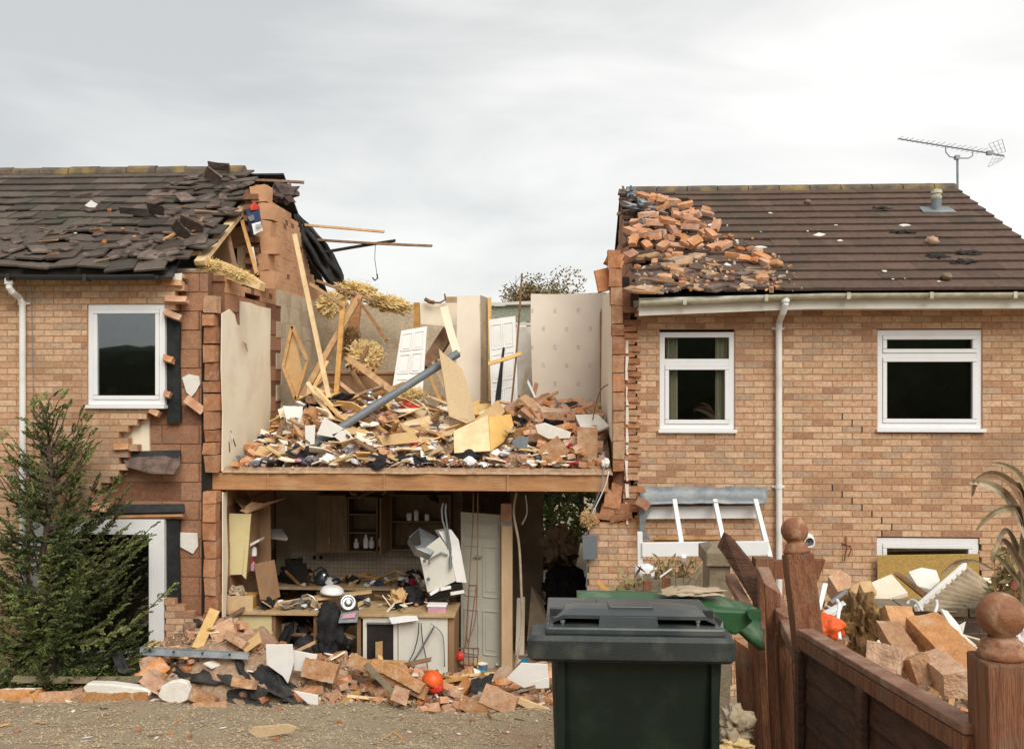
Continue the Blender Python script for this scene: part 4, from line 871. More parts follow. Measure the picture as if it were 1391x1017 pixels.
# insulation
def fluff(label, c, rx, ry, rz, seed, mat='insulation', amp=.75, rot=0, name='insulation_roll'):
    mb = MB(); c0 = W(*c); rm = Matrix.Rotation(R(rot), 3, 'Y')
    for i in range(750):
        q = V((random.gauss(0, 1), random.gauss(0, 1), random.gauss(0, 1))).normalized(); h = 1 + amp * noise.fractal(q * 2.4 + V((seed * 7.3, seed * 3.1, seed)), .9, 2.1, 3)
        q = rm @ V((q.x * rx * h * 1.02, q.y * ry * h, q.z * rz * h)) + c0 + (V((rx * .5 * rnd(), 0, 0))); d_ = V((U(-1, 1), U(-1, .3), U(-1.2, .6))).normalized(); x_ = d_.cross(V((U(-1, 1), U(-1, 1), U(-1, 1)))).normalized(); l_ = U(.015, .05); w_ = U(.002, .008); mb.add([q, q + d_ * l_ * .5 + x_ * w_, q + d_ * l_, q + d_ * l_ * .5 - x_ * w_], [(0, 1, 2, 3)])
    mb.lump(W(*c), rx * .9, ry * .85, rz * .82, seed, amp * .8, 5.5, 5, mat=Matrix.Rotation(R(rot), 3, 'Y')); mb.lump(W(*c) + V((rx * .5, 0, rz * .1)), rx * .6, ry * .6, rz * .6, seed + 3, amp * .8, 6, 4, mat=Matrix.Rotation(R(rot), 3, 'Y'))
    return mb.build(name, mat, None, label, 'insulation')
fluff('big yellow insulation clump topping the back wall left of centre', (482, 396, 14.5), .30, .2, .16, 1, rot=15)
fluff('yellow insulation draped right along the top of the back wall', (524, 412, 14.8), .38, .18, .13, 2, rot=18)
fluff('yellow insulation hanging where the felt meets the back wall', (449, 413, 14.3), .22, .15, .20, 5, rot=-20)
fluff('brownish fluffy insulation bundle wedged below the insulation on the back wall', (494, 484, 13.9), .26, .2, .26, 6)
fluff('dark brown fluff beside the upright split rafter', (476, 470, 14.0), .13, .15, .3, 8, 'brown_fluff')
fluff('yellow insulation strip along the foot of the papered wall, right half', (800, 553, 13.6), .42, .15, .07, 9, amp=.5)
fluff('yellow insulation strip along the foot of the papered wall, left half', (755, 550, 13.7), .36, .15, .06, 10, amp=.5)
fluff('small pale insulation tuft under the leaning white door', (560, 535, 12.8), .14, .1, .08, 12)
fluff('tuft of insulation in the torn loft beside the pale rafter', (284, 362, 10.9), .12, .1, .09, 14)
fluff('long insulation strip on the loft edge above the block wall', (322, 374, 10.95), .2, .1, .06, 15, rot=25)
fluff('fibre tuft caught on cables at the top of the brick pier', (797, 703, 10.75), .07, .06, .08, 16, 'cardboard', name='fibre_tuft')
# diamond frame, chest, boards and boxes
t = thing('diamond_frame', 'wooden frame standing on its corner like a diamond by the upper left wall', 'frame', W(400, 540, 12.6))
c = [(397, 443), (418, 490), (402, 542), (385, 498)]
mb = MB(); P4 = [W(px, py, 12.6) for px, py in c]
for i in range(4): mb.bar(P4[i], P4[(i + 1) % 4], .04, .05, up=(0, -1, 0))
mb.build('frame', 'raw_wood', t); mb = MB(); mb.slab([p_ + V((0, .02, 0)) for p_ in (P4[0], P4[1].lerp(P4[2], .4), P4[2], P4[3])], .01); mb.build('backing', 'cardboard', t)
t = thing('wooden_chest', 'dark brown wooden chest against the upper back wall behind the timbers', 'chest', W(483, 545, 13.6))
a, b = X(430, 13.5), X(534, 13.5); z0_, z1_ = FLOOR + .03, Z(480, 508, 13.5)
mb = MB(); mb.box(a, b, 13.5, 14.0, z0_, z1_); mb.build('body', 'brown_board', t, bevel=.006); mb = MB(); mb.box(a - .02, b + .02, 13.47, 14.02, z1_, z1_ + .035); mb.build('lid', 'beam_wood', t, bevel=.006)
BD = [
 ('white_board', 'upright white board leaning just right of the left plaster wall', [(384, 551, 11.9), (411, 552, 11.9), (410, 600, 11.7), (396, 602, 11.7)], 'white_board', .02),
 ('white_board', 'edge of a cream board behind the upright white board', [(377, 556, 12.0), (384, 553, 12.0), (397, 602, 11.8), (392, 600, 11.8)], 'plaster_cream', .02),
 ('white_board', 'small grey-white board beside the upright white board', [(414, 578), (428, 577), (427, 603), (415, 606)], 'white_board', .02),
 ('white_board', 'tilted white box lid right of the small grey-white board', [(440, 567), (466, 582), (452, 594), (430, 590)], 'white_board', .03),
 ('white_board', 'white board lying under the grey pipe', [(450, 590), (470, 583), (484, 600), (468, 604)], 'white_board', .02),
 ('chipboard_sheet', 'tall curved-topped chipboard sheet leaning on the rubble in front of the box column', [(596, 473, 11.9), (603, 480, 11.9), (618, 492, 11.9), (628, 502, 11.9), (639, 534, 11.7), (646, 570, 11.5), (634, 575, 11.5), (610, 565, 11.5), (604, 530, 11.7)], 'chipboard', .018),
 ('cardboard_sheet', 'light yellow square board at the centre of the upper rubble', [(616, 585, 11.1), (663, 563, 11.25), (666, 612, 10.95), (617, 615, 10.9)], 'pale_wood', .02),
 ('cardboard_sheet', 'darker side board joined right of the light yellow square board', [(664, 566, 11.25), (694, 562, 11.5), (698, 578, 11.45), (684, 600, 11.2), (667, 613, 10.95)], 'ply', .02),
 ('cardboard_sheet', 'flap of board rising behind the light yellow square board', [(642, 572, 11.7), (676, 543, 11.9), (687, 558, 11.9), (665, 580, 11.6), (650, 578, 11.6)], 'cardboard', .015),
 ('cardboard_sheet', 'large crumpled cardboard sheet under the upper end of the grey pipe', [(490, 575, 11.6), (508, 557, 11.9), (540, 563, 12.0), (563, 580, 11.7), (548, 594, 11.4), (520, 598, 11.4), (498, 596, 11.4)], 'cardboard', .01),
 ('wooden_tray', 'tilted wooden drawer right of the crumpled cardboard', [(540, 575, 11.6), (583, 564, 11.8), (596, 590, 11.6), (580, 594, 11.5), (548, 592, 11.4)], 'ply', .05),
 ('cardboard_sheet', 'flat tan board below the tilted drawer', [(513, 592), (560, 586), (572, 600), (520, 605)], 'ply', .02),
 ('white_board', 'long white board lying low right of the grey pipe foot', [(528, 605, 11.2), (585, 603, 11.2), (592, 608, 11.0), (530, 612, 11.0)], 'white_board', .02),
 ('white_board', 'ragged white plaster sheet on the rubble below the papered wall', [(727, 577), (740, 574), (776, 587), (774, 595), (745, 596), (730, 588)], 'plaster_white', .03),
 ('white_board', 'white plaster slab at the right end of the upper rubble', [(781, 563, 11.6), (812, 562, 11.7), (828, 578, 11.4), (815, 584, 11.3), (790, 582, 11.3)], 'plaster_white', .03),
 ('grey_board', 'grey board propped in the middle of the right-hand upper rubble', [(695, 600), (704, 592), (718, 594), (716, 608), (700, 609)], 'lead', .02),
]
for nm, lb, p_, m_, th_ in BD: board(nm, lb, 'board', [(q[0], q[1], q[2] if len(q) > 2 else 11.05) for q in p_], m_, th_)
timber('concrete_block', 'tall orange block standing upright at the right end of the upper rubble', (798, 580, 11.0), (797, 629, 10.95), .24, 'block_piece', .1, 'block', None)
timber('concrete_block', 'tan block lying diagonally on the upper floor near the right', (765, 604, 11.0), (737, 624, 10.9), .24, 'block_piece', .12, 'block', None)
mb = MB(); mb.tube([W(577, 406, 13.9), W(584, 410, 13.9), (W(590, 411, 13.9))], .03, 8); mb.tube([W(588, 411, 13.9), W(598, 411, 13.9), W(605, 407, 13.9), W(604, 399, 13.9)], .013, 8)
mb.build('bent_bracket', 'rust', None, 'dark bent bracket lying on top of the door header', 'bracket')
mb = MB(); P0, P1 = W(414, 612, 11.1), W(622, 480, 12.2); mb.tube([P0, P1], .054, 18); t = mb.build('grey_pipe', 'grey_plastic', None, 'long grey plastic drain pipe slanting up across the upper floor', 'pipe', smooth=False)
t = thing('lamp_shade', 'shiny silver bowl lamp shade on the rubble left of the grey pipe', 'lamp shade', W(500, 549, 12.2)); c = W(500, 548, 12.2)
mb = MB(); mb.lathe(Matrix.Translation(c) @ Matrix.Rotation(R(8), 4, 'Y'), [(.13, 0), (.135, .01), (.12, .04), (.085, .08), (.045, .10), (.04, .13), (.05, .15), (.03, .17)], 24); mb.build('bowl', 'steel', t, smooth=True)
# kitchen -----------------------------------------------------------
def cab(name, label, cat, px0, py0, px1, py1, Y, dep, mat, cut=None, parts=()):
    x0_, x1_ = X(px0, Y), X(px1, Y); z1_, z0_ = Z((px0 + px1) / 2, py0, Y), Z((px0 + px1) / 2, py1, Y)
    t = thing(name, label, cat, (x0_, Y, z0_)); return t, x0_, x1_, z0_, z1_
def carcass(name, label, px0, py0, px1, py1, Y, dep, mat, doors=(), shelves=1, cat='cupboard'):
    t, a, b, c_, d_ = cab(name, label, cat, px0, py0, px1, py1, Y, dep, mat)
    mb = MB(); s = .018
    mb.box(a, a + s, Y, Y + dep, c_, d_); mb.box(b - s, b, Y, Y + dep, c_, d_); mb.box(a + s, b - s, Y, Y + dep, c_, c_ + s); mb.box(a + s, b - s, Y, Y + dep, d_ - s, d_); mb.box(a + s, b - s, Y + dep - .01, Y + dep - .002, c_ + s, d_ - s)
    for i in range(shelves): zz = lerp(c_, d_, (i + 1) / (shelves + 1)); mb.box(a + s, b - s, Y + .03, Y + dep - .011, zz, zz + s)
    mb.build('carcass', mat, t)
    for (u0, u1, ang) in doors:
        w_ = (b - a) * (u1 - u0); hx = lerp(a, b, u0); q = MB(); m_ = Matrix.Translation((hx, Y - .004, 0)) @ Matrix.Rotation(R(-ang), 4, 'Z')
        q.hexa([m_ @ V((lerp(.003, w_ - .003, i), -.018 * (1 - j), lerp(c_ + .003, d_ - .003, k))) for k in (0, 1) for i, j in ((0, 0), (1, 0), (1, 1), (0, 1))])
        for (ua, ub, za, zb) in ((.14, .86, .08, .1), (.14, .86, .9, .92), (.14, .18, .1, .9), (.82, .86, .1, .9)):
            q.hexa([m_ @ V((lerp(w_ * ua, w_ * ub, i), -.022 + .004 * j, lerp(lerp(c_, d_, za), lerp(c_, d_, zb), k))) for k in (0, 1) for i, j in ((0, 0), (1, 0), (1, 1), (0, 1))])
        dr = q.build('cupboard_door', mat, t); h = MB(); hp = m_ @ V((w_ * .92, -.035, c_ + .12)); h.bar(hp, hp + V((0, 0, .1)), .012, .012); h.build('handle', 'dull_steel', dr)
    return t, a, b, c_, d_
carcass('wall_cupboard', 'closed brown wall cupboard at the back of the kitchen, left of the open ones', 430, 672, 470, 750, 12.42, .31, 'kitchen_wood', ((0, .5, 0), (.5, 1, 0)), 1)
carcass('wall_cupboard', 'open wall cupboard with dark shelves in the middle of the kitchen back wall', 472, 675, 513, 750, 12.42, .31, 'kitchen_wood', ((0, .08, 90),), 2)
t, a, b, c_, d_ = carcass('wall_cupboard', 'open wall cupboard with white jars behind the hanging boiler', 530, 672, 612, 748, 12.42, .31, 'kitchen_wood', ((0, .42, 100),), 1)
for i, (u, h_, m_) in enumerate(((.3, .1, 'paper'), (.42, .14, 'paper'), (.6, .09, 'white_board'), (.35, .1, 'dull_steel'), (.7, .12, 'paper'))):
    z_ = c_ + .02 if i > 2 else lerp(c_, d_, .5) + .02
    q = MB(); q.lathe(Matrix.Translation((lerp(a, b, u), 12.5, z_)), [(.03, 0), (.036, .01), (.036, h_ * .8), (.025, h_), (.0, h_ + .002)], 12); q.build('jar', m_, None, 'small pale jar on a shelf of the open cupboard behind the hanging boiler', 'jar', 'jars in the open wall cupboard')
for i, (px, h_) in enumerate(((484, .1), (497, .16), (505, .12))):
    q = MB(); q.lathe(Matrix.Translation(W(px, 744, 12.5)), [(.03, 0), (.036, .01), (.036, h_ * .7), (.015, h_), (.015, h_ + .03), (.0, h_ + .032)], 12); q.build('bottle', 'paper', None, 'pale glassy bottle in the open cupboard in the middle of the kitchen wall', 'bottle', 'bottles in the middle cupboard')
t, a, b, c_, d_ = cab('wall_cupboard', 'cream wall cupboard hanging askew at the left end of the kitchen', 'cupboard', 303, 698, 338, 780, 11.0, .3, 0)
mb = MB(); mb.slab(pts3([(303, 697), (337, 698), (330, 780), (303, 781)], 11.0), .02); mb.build('end_panel', 'cream_laminate', t, bevel=.003)
mb = MB(); mb.slab([W(338, 698, 11.0), W(352, 694, 11.35), W(350, 762, 11.35), W(331, 786, 11.0)], .018, nrm=(.5, -.5, 0)); mb.build('shelf_side', 'brown_board', t)
mb = MB(); mb.slab([W(337, 698, 11.0), W(341, 697, 11.0), W(334, 786, 11.0), W(329, 781, 11.0)], .02, nrm=(0, -1, 0)); mb.build('edge_strip', 'cream_laminate', t)
mb = MB(); mb.slab(pts3([(338, 739), (352, 732), (352, 735), (338, 743)], 11.1), .2); mb.build('shelf', 'white_board', t)
for px, py, m_, s_ in ((341, 766, 'red_cloth', .035), (345, 755, 'paper', .035), (342, 728, 'paper', .03), (343, 775, 'pink_cloth', .03)):
    q = MB(); q.lathe(Matrix.Translation(W(px, py, 11.2)), [(s_ * .8, 0), (s_, .01), (s_, .09), (s_ * .5, .12), (0, .122)], 10); q.build('food_jar', m_, None, 'little food jar on the shelves inside the askew cream cupboard', 'jar', 'jars in the askew cream cupboard')
BK = [
 ('loose_board', 'dark sloping board fallen above the cream cupboard', [(306, 668, 11.3), (312, 670, 11.2), (330, 692, 11.0), (345, 690, 11.2), (335, 672, 11.6)], 'brown_board', .02),
 ('loose_board', 'broken beige board poking right above the cream cupboard', [(326, 693, 11.0), (342, 681, 11.1), (358, 683, 11.2), (388, 676, 11.5), (360, 688, 11.2), (336, 697, 11.0)], 'raw_wood', .02),
 ('loose_board', 'tall brown cupboard side behind the askew cream cupboard', [(351, 690, 11.45), (367, 686, 11.45), (368, 764, 11.45), (350, 766, 11.45)], 'brown_board', .02),
 ('loose_board', 'loose brown cupboard door leaning on the front worktop', [(345, 766, 11.0), (373, 760, 11.15), (381, 810, 11.15), (355, 822, 11.0)], 'brown_board', .022),
 ('worktop_board', 'pale plank lying across the sink from the worktop up to the right', [(362, 820, 11.1), (366, 822, 11.1), (505, 803, 11.5), (504, 800, 11.6), (430, 808, 11.5)], 'ply', .025),
 ('white_board', 'white crumpled tray on the middle of the kitchen back wall', [(368, 718, 12.2), (383, 718, 12.2), (391, 730, 12.0), (389, 733, 12.0), (368, 730, 12.0)], 'white_board', .02),
 ('loose_board', 'thick whitish board on the worktop beside the black cloth', [(486, 823, 11.2), (540, 820, 11.3), (553, 828, 11.1), (490, 830, 11.0)], 'plaster_cream', .02),
 ('loose_board', 'tan board lying lower on the worktop beside the black cloth', [(488, 831, 10.95), (548, 829, 11.0), (556, 834, 10.8), (490, 837, 10.8)], 'ply', .02),
 ('paper_sheet', 'white sheet hanging over the worktop edge above the white cupboard', [(528, 838, 10.75), (565, 834, 10.8), (569, 842, 10.72), (532, 847, 10.7)], 'paper', .006),
 ('loose_board', 'pale board leaning in the hall right of the wooden post', [(702, 812, 12.4), (713, 810, 12.4), (712, 890, 12.2), (700, 892, 12.2)], 'plaster_cream', .02),
 ('loose_board', 'grey triangular board leaning in the hall by the garden opening', [(722, 795, 12.6), (736, 812, 12.6), (748, 855, 12.2), (716, 870, 12.2)], 'kitchen_wall', .02),
]
for nm, lb, p_, m_, th_ in BK: board(nm, lb, 'board', p_, m_, th_)
# worktops and base units
t = thing('kitchen_counter', 'front kitchen worktop at the left over a yellowish base unit', 'counter', W(370, 900, 10.95))
mb = MB(); mb.box(XL + .04, X(431, 10.85), 10.85, 11.45, .87, .905); mb.build('worktop', 'worktop', t, bevel=.004)
mb = MB(); mb.box(XL + .05, X(369, 10.9), 10.9, 10.92, .05, .869); mb.build('end_panel', 'cream_laminate', t)
mb = MB(); mb.box(X(369, 10.9) + .003, X(374, 10.9), 10.9, 11.4, .03, .869); mb.box(X(426, 10.9), X(431, 10.9), 10.9, 11.4, .03, .869); mb.box(X(374, 10.9) - .01, X(426, 10.9) + .01, 10.92, 11.39, .3, .318); mb.build('carcass', 'brown_board', t)
mb = MB(); mb.box(X(374, 10.9), X(426, 10.9), 11.38, 11.4, .32, .86); mb.build('back_panel', 'dark', t)
t = thing('kitchen_counter', 'long worktop along the back wall of the kitchen', 'counter', W(510, 870, 12.3))
mb = MB(); mb.box(XL + .05, X(622, 12.2), 12.15, KY - .013, .87, .905); mb.build('worktop', 'worktop', t, bevel=.004)
mb = MB(); mb.box(X(430, 12.2), X(620, 12.2), 12.2, 12.7, .04, .869); mb.build('base_units', 'kitchen_wood', t)
for i in range(4):
    q = MB(); xa_ = lerp(X(455, 12.2), X(612, 12.2), i / 4); xb_ = lerp(X(455, 12.2), X(612, 12.2), (i + 1) / 4) - .01; q.box(xa_, xb_, 12.18, 12.198, .12, .85); dr = q.build('cupboard_door', 'kitchen_wood', t, bevel=.003); h = MB(); h.box(xb_ - .05, xb_ - .038, 12.155, 12.179, .65, .78); h.build('handle', 'dull_steel', dr)
t = thing('kitchen_counter', 'right-hand kitchen counter with a white side panel under cables', 'counter', W(560, 910, 10.8))
mb = MB(); mb.box(X(484, 10.8), X(618, 10.8), 10.78, 11.4, .885, .92); mb.build('worktop', 'worktop', t, bevel=.004)
mb = MB(); mb.box(X(541, 10.82), X(608, 10.82), 10.82, 10.84, .05, .84); mb.build('white_panel', 'appliance', t, bevel=.003)
mb = MB(); mb.box(X(609, 10.84), X(617, 10.84), 10.84, 11.38, .03, .884); mb.build('side_panel', 'brown_board', t); mb = MB(); mb.box(X(485, 10.84), X(490, 10.84), 10.84, 11.38, .03, .884); mb.build('side_panel', 'brown_board', t)
mb = MB(); mb.box(X(541, 10.82), X(608, 10.82), 10.825, 10.842, .842, .88); mb.build('rail', 'appliance', t)
t = thing('oven', 'built-under oven with a black glass front and pale frame left of the white panel', 'oven', W(517, 905, 10.8))
oa, ob = X(493, 10.82), X(540, 10.82)
mb = MB(); mb.box(oa + .005, ob - .005, 10.86, 11.35, .06, .86); mb.build('body', 'dull_steel', t)
mb = MB(); mb.box(oa, oa + .045, 10.82, 10.858, .1, .87); mb.box(ob - .05, ob, 10.82, 10.858, .1, .87); mb.box(oa + .045, ob - .05, 10.82, 10.858, .8, .87); mb.build('door_frame', 'appliance', t, bevel=.003)
mb = MB(); mb.box(oa + .046, ob - .051, 10.83, 10.85, .12, .798); mb.build('glass_front', 'dark', t)
mb = MB(); mb.bar((oa + .05, 10.79, .81), (ob - .05, 10.79, .81), .018); mb.build('handle', 'dull_steel', t)
timber('wood_block', 'short wooden block standing in front of the oven glass', (515, 872, 10.75), (515, 910, 10.75), .08, 'raw_wood', .04, 'block')
# hanging boiler
BT = [(567, 744), (598, 716), (612, 722), (634, 792), (600, 796), (582, 812)]
t = thing('boiler', 'white wall boiler torn loose and hanging at an angle from its pipes', 'boiler', W(600, 812, 11.3))
mb = MB(); mb.slab([W(569, 750, 11.05), W(597, 729, 11.05), W(609, 746, 11.05), W(619, 789, 11.05), W(581, 807, 11.05)], .03); mb.build('front_panel', 'appliance', t, bevel=.006)
mb = MB(); mb.slab([W(596, 722, 11.09), W(613, 719, 11.12), W(623, 733, 11.14), W(634, 791, 11.14), W(620, 790, 11.09), W(610, 746, 11.09)], .26); mb.build('casing', 'white_board', t)
mb = MB(); mb.slab([W(556, 728, 11.1), W(570, 716, 11.3), (W(593, 728, 11.3)), W(596, 742, 11.1), W(585, 753, 11.0), W(566, 745, 11.0)], .12); mb.build('flue_box', 'dull_steel', t, bevel=.006)
mb = MB(); mb.slab([W(557, 730, 11.08), W(569, 718, 11.2), W(572, 738, 11.06), W(564, 742, 11.02)], .01); mb.build('flue_opening', 'dark', t)
mb = MB(); mb.slab([W(581, 806, 11.02), W(628, 791, 11.12), W(630, 806, 11.2), W(600, 816, 11.1), W(582, 815, 11.05)], .14); mb.build('burner', 'dark', t)
mb = MB()
for l in ([(602, 683), (600, 692), (601, 706), (606, 722), (609, 745)], [(606, 684), (605, 694), (607, 712), (612, 744), (612, 768)]): mb.tube([W(px, py, 11.05) for px, py in l], .012, 8)
mb.tube([W(612, 755, 11.02), W(612, 772, 11.0)], .02, 8); mb.tube([W(583, 766, 11.0), W(583, 760, 11.0), W(600, 750, 11.02), W(608, 754, 11.03)], .012, 8); mb.build('pipework', 'dull_steel', t)
mb = MB()
for px, py in ((577, 761), (582, 786)): c = W(px, py, 10.99); mb.tube([c, c - V((0, .03, 0))], .022, 12)
mb.build('control_knobs', 'grey_plastic', t)
mb = MB(); 
for a_, b_ in (((584, 807), (596, 800)), ((598, 800), (612, 797)), ((612, 806), (630, 803))): mb.bar(W(*a_, 10.98), W(*b_, 11.05), .035, .03)
mb.build('valves', 'white_board', t)
# wooden post with orange top
t = thing('wooden_post', 'pale wooden post with an orange brick-like top standing beside the grey kitchen door', 'post', W(688, 905, 11.5))
mb = MB(); mb.box(X(681, 11.5), X(696, 11.5), 11.5, 11.62, 0, Z(688, 711, 11.5)); mb.build('shaft', 'post_wood', t, bevel=.006)
mb = MB(); mb.box(X(680.5, 11.49), X(695, 11.49), 11.49, 11.62, Z(688, 709, 11.5), Z(688, 684, 11.5)); mb.build('top_block', 'toothed_brick', t)
mb = MB(); mb.box(X(680, 11.48), X(696, 11.48), 11.48, 11.63, Z(688, 713, 11.5), Z(688, 709, 11.5)+.002); mb.build('collar', 'dull_steel', t)
def cable(label, pts, r, mat, name='cable', g=None):
    P = [W(*p) for p in pts]; Q = []
    for i in range(len(P) - 1):
        a = P[max(i - 1, 0)]; b = P[i]; c = P[i + 1]; d = P[min(i + 2, len(P) - 1)]
        for k in range(6):
            s = k / 6; Q.append(.5 * ((2 * b) + (c - a) * s + (2 * a - 5 * b + 4 * c - d) * s * s + (3 * b - a - 3 * c + d) * s ** 3))
    Q.append(P[-1]); mb = MB(); mb.tube(Q, r, 7); return mb.build(name, mat, None, label, 'cable', g, smooth=True)
cable('long white hose hanging from the ceiling past the wooden post to the floor', [(702, 668, 11.3), (698, 697, 11.3), (705, 740, 11.3), (708, 800, 11.3), (709, 850, 11.3), (703, 890, 11.2), (700, 905, 11.2)], .016, 'beige_cloth', 'hose')
cable('short white cable end dangling right of the white hose', [(714, 672, 11.6), (716, 690, 11.6), (715, 700, 11.6), (709, 712, 11.6)], .009, 'paper')
cable('copper pipe standing in front of the grey kitchen door, left one', [(643, 668, 11.4), (642, 720, 11.4), (638, 780, 11.3), (634, 870, 11.2)], .008, 'brown_board', 'copper_pipe')
cable('copper pipe standing in front of the grey kitchen door, right one', [(649, 668, 11.4), (649, 720, 11.4), (648, 790, 11.3), (645, 845, 11.3), (630, 882, 11.2)], .008, 'brown_board', 'copper_pipe')
cable('grey twin cable hanging over the brick pier from the upper floor, outer one', [(822, 628, 10.7), (815, 665, 10.65), (805, 690, 10.7), (799, 712, 10.75), (797, 760, 10.8), (797, 800, 10.8)], .008, 'dull_steel')
cable('grey twin cable hanging over the brick pier from the upper floor, inner one', [(827, 640, 10.7), (822, 660, 10.7), (808, 690, 10.72), (800, 706, 10.75)], .007, 'paper')
cable('dark diagonal tube lying against the white kitchen panel', [(590, 850, 10.74), (575, 876, 10.74), (568, 888, 10.73), (556, 905, 10.73)], .012, 'grey_plastic', 'tube')
cable('black loop of cable down the left of the white kitchen panel', [(569, 845, 10.76), (568, 862, 10.75), (562, 885, 10.75), (553, 902, 10.75)], .006, 'felt')
cable('black cable hanging down the middle of the white kitchen panel', [(572, 846, 10.76), (574, 870, 10.75), (578, 890, 10.75), (582, 912, 10.75)], .006, 'felt')
cable('thin grey cable at the right of the white kitchen panel', [(584, 846, 10.76), (594, 853, 10.75), (602, 866, 10.76), (604, 905, 10.76)], .006, 'dull_steel')
cable('thin bent wire standing at the right end of the upper rubble', [(826, 522, 11.6), (816, 530, 11.6), (809, 552, 11.5), (805, 570, 11.4)], .007, 'rust', 'wire')
# things on the worktops
def turned(name, label, cat, p, prof, mat, tilt=0, sm=True, group=None):
    mb = MB(); mb.lathe(Matrix.Translation(W(*p)) @ Matrix.Rotation(R(tilt), 4, 'Y'), prof, 24); return mb.build(name, mat, None, label, cat, group, smooth=sm)
turned('saucepan', 'dented silver-white pan standing on the front worktop behind the tap', 'pan', (408, 832, 11.1), [(.09, 0), (.105, .01), (.11, .13), (.115, .135), (.1, .135), (.09, .12), (0, .1)], 'dull_steel', 4)
turned('serving_bowl', 'white bowl upside down on the plank over the sink', 'bowl', (451, 805, 11.4), [(.15, 0), (.15, .02), (.13, .06), (.09, .085), (.05, .09), (0, .09)], 'paper', 6)
mb = MB(); mb.tube([W(408, 823, 10.98), W(408, 815, 10.98), W(411, 809, 10.98), W(418, 807, 10.98), W(426, 811, 10.98), W(430, 820, 10.98), W(431, 829, 10.98)], .014, 10); mb.tube([W(420, 829, 10.97), W(434, 827, 10.97)], .02, 10); mb.build('kitchen_tap', 'steel', None, 'arched chrome kitchen tap on the front worktop', 'tap', smooth=True)
t = thing('kettle', 'black kettle with a shiny lid on the back worktop', 'kettle', W(438, 790, 12.3)); c = W(438, 792, 12.3)
mb = MB(); mb.lathe(Matrix.Translation(c), [(.085, 0), (.1, .03), (.1, .08), (.07, .14), (.03, .17), (0, .18)], 20); mb.build('body', 'bin_lid_grey', t, smooth=True)
mb = MB(); mb.tube([c + V((-.1, 0, .06)), c + V((-.13, 0, .15)), c + V((-.03, 0, .22)), c + V((.06, 0, .17))], .012, 8); mb.build('handle', 'felt', t); mb = MB(); mb.lathe(Matrix.Translation(c + V((.02, -.05, .13))) @ Matrix.Rotation(R(60), 4, 'X'), [(.04, 0), (.035, .012), (0, .02)], 14); mb.build('lid', 'steel', t)
t = thing('food_mixer', 'silver machine part with a round hub tilted on the black cloth', 'mixer', W(475, 845, 10.85)); c = W(473, 818, 10.8)
mb = MB(); mb.lathe(Matrix.Translation(c) @ Matrix.Rotation(R(70), 4, 'X') @ Matrix.Rotation(R(20), 4, 'Y'), [(.02, .03), (.03, .03), (.035, 0), (.07, -.01), (.085, .01), (.1, -.03), (.09, -.09), (0, -.1)], 20); mb.build('hub', 'steel', t, smooth=True)
mb = MB(); mb.slab([W(463, 832, 10.76), W(487, 828, 10.76), W(485, 845, 10.72), W(459, 846, 10.72)], .03); mb.build('tray', 'dull_steel', t, bevel=.005); mb = MB(); mb.slab([W(466, 834, 10.73), W(484, 831, 10.73), W(482, 838, 10.715), W(464, 840, 10.715)], .004); mb.build('picture', 'pink_cloth', t)
t = thing('plastic_tub', 'small pinkish plastic tub with a grey lid on the right-hand counter', 'tub', W(594, 838, 10.95)); c = W(594, 836, 10.95)
mb = MB(); mb.box(c.x - .11, c.x + .11, c.y - .07, c.y + .07, c.z, c.z + .12); mb.build('tub', 'pink_cloth', t, bevel=.015); mb = MB(); mb.box(c.x - .118, c.x + .118, c.y - .078, c.y + .078, c.z + .118, c.z + .145); mb.build('lid', 'paper', t, bevel=.01)
t = thing('wooden_box', 'yellow wooden drawer box on the front worktop in the left corner', 'drawer', W(326, 834, 10.95)); c = W(326, 834, 10.95)
mb = MB(); mb.box(c.x - .165, c.x + .165, c.y - .03, c.y, c.z, c.z + .225); mb.build('front', 'ply', t, bevel=.004); mb = MB(); mb.box(c.x - .155, c.x + .155, c.y + .002, c.y + .3, c.z + .005, c.z + .2); mb.build('box', 'raw_wood', t)
mb = MB(); mb.lump(W(320, 803, 11.05), .1, .1, .06, 21, .8, 3, 3); mb.build('crumpled_cloth', 'beige_cloth', None, 'crumpled pinkish-brown cloth on top of the yellow drawer', 'cloth')
mb = MB(); mb.lump(W(450, 856, 10.85), .17, .16, .30, 22, .55, 2, 4); mb.lump(W(444, 885, 10.8), .13, .14, .2, 23, .5, 2, 4); mb.build('black_coat', 'black_cloth', None, 'black cloth draped in a heap over the worktop edge in the middle of the kitchen', 'cloth', smooth=True)
mb = MB(); mb.lump(W(560, 812, 11.3), .16, .14, .13, 24, .6, 2, 4); mb.build('black_bag', 'black_cloth', None, 'black bag on the counter under the hanging boiler', 'bag', smooth=True)
mb = MB(); mb.lump(W(541, 812, 11.2), .1, .1, .1, 25, .8, 3, 3); mb.build('crumpled_paper', 'cardboard', None, 'crumpled brown paper left of the black bag on the counter', 'paper')
for i, (px, py, s, m_) in enumerate(((500, 797, .05, 'paper'), (514, 794, .06, 'blue_cloth'), (528, 796, .05, 'kitchen_wood'), (547, 790, .07, 'paper'), (560, 792, .06, 'red_cloth'), (575, 797, .05, 'paper'), (400, 800, .07, 'dull_steel'), (412, 797, .05, 'paper'), (388, 806, .06, 'dark'), (478, 795, .05, 'beige_cloth'))):
    mb = MB(); mb.lump(W(px, py - 2, 12.3), s, s, s * .7, 30 + i, .5, 2.5, 2); mb.build('kitchen_clutter', m_, None, 'small item in the row of clutter on the long back worktop', 'clutter', 'clutter on the back worktop')
mb = MB(); 
for px in (427, 436): c = W(px, 757, KY - .02); ringmesh(mb, c, [(.0, 0), (.022, -.01), (.026, 0)], 12)
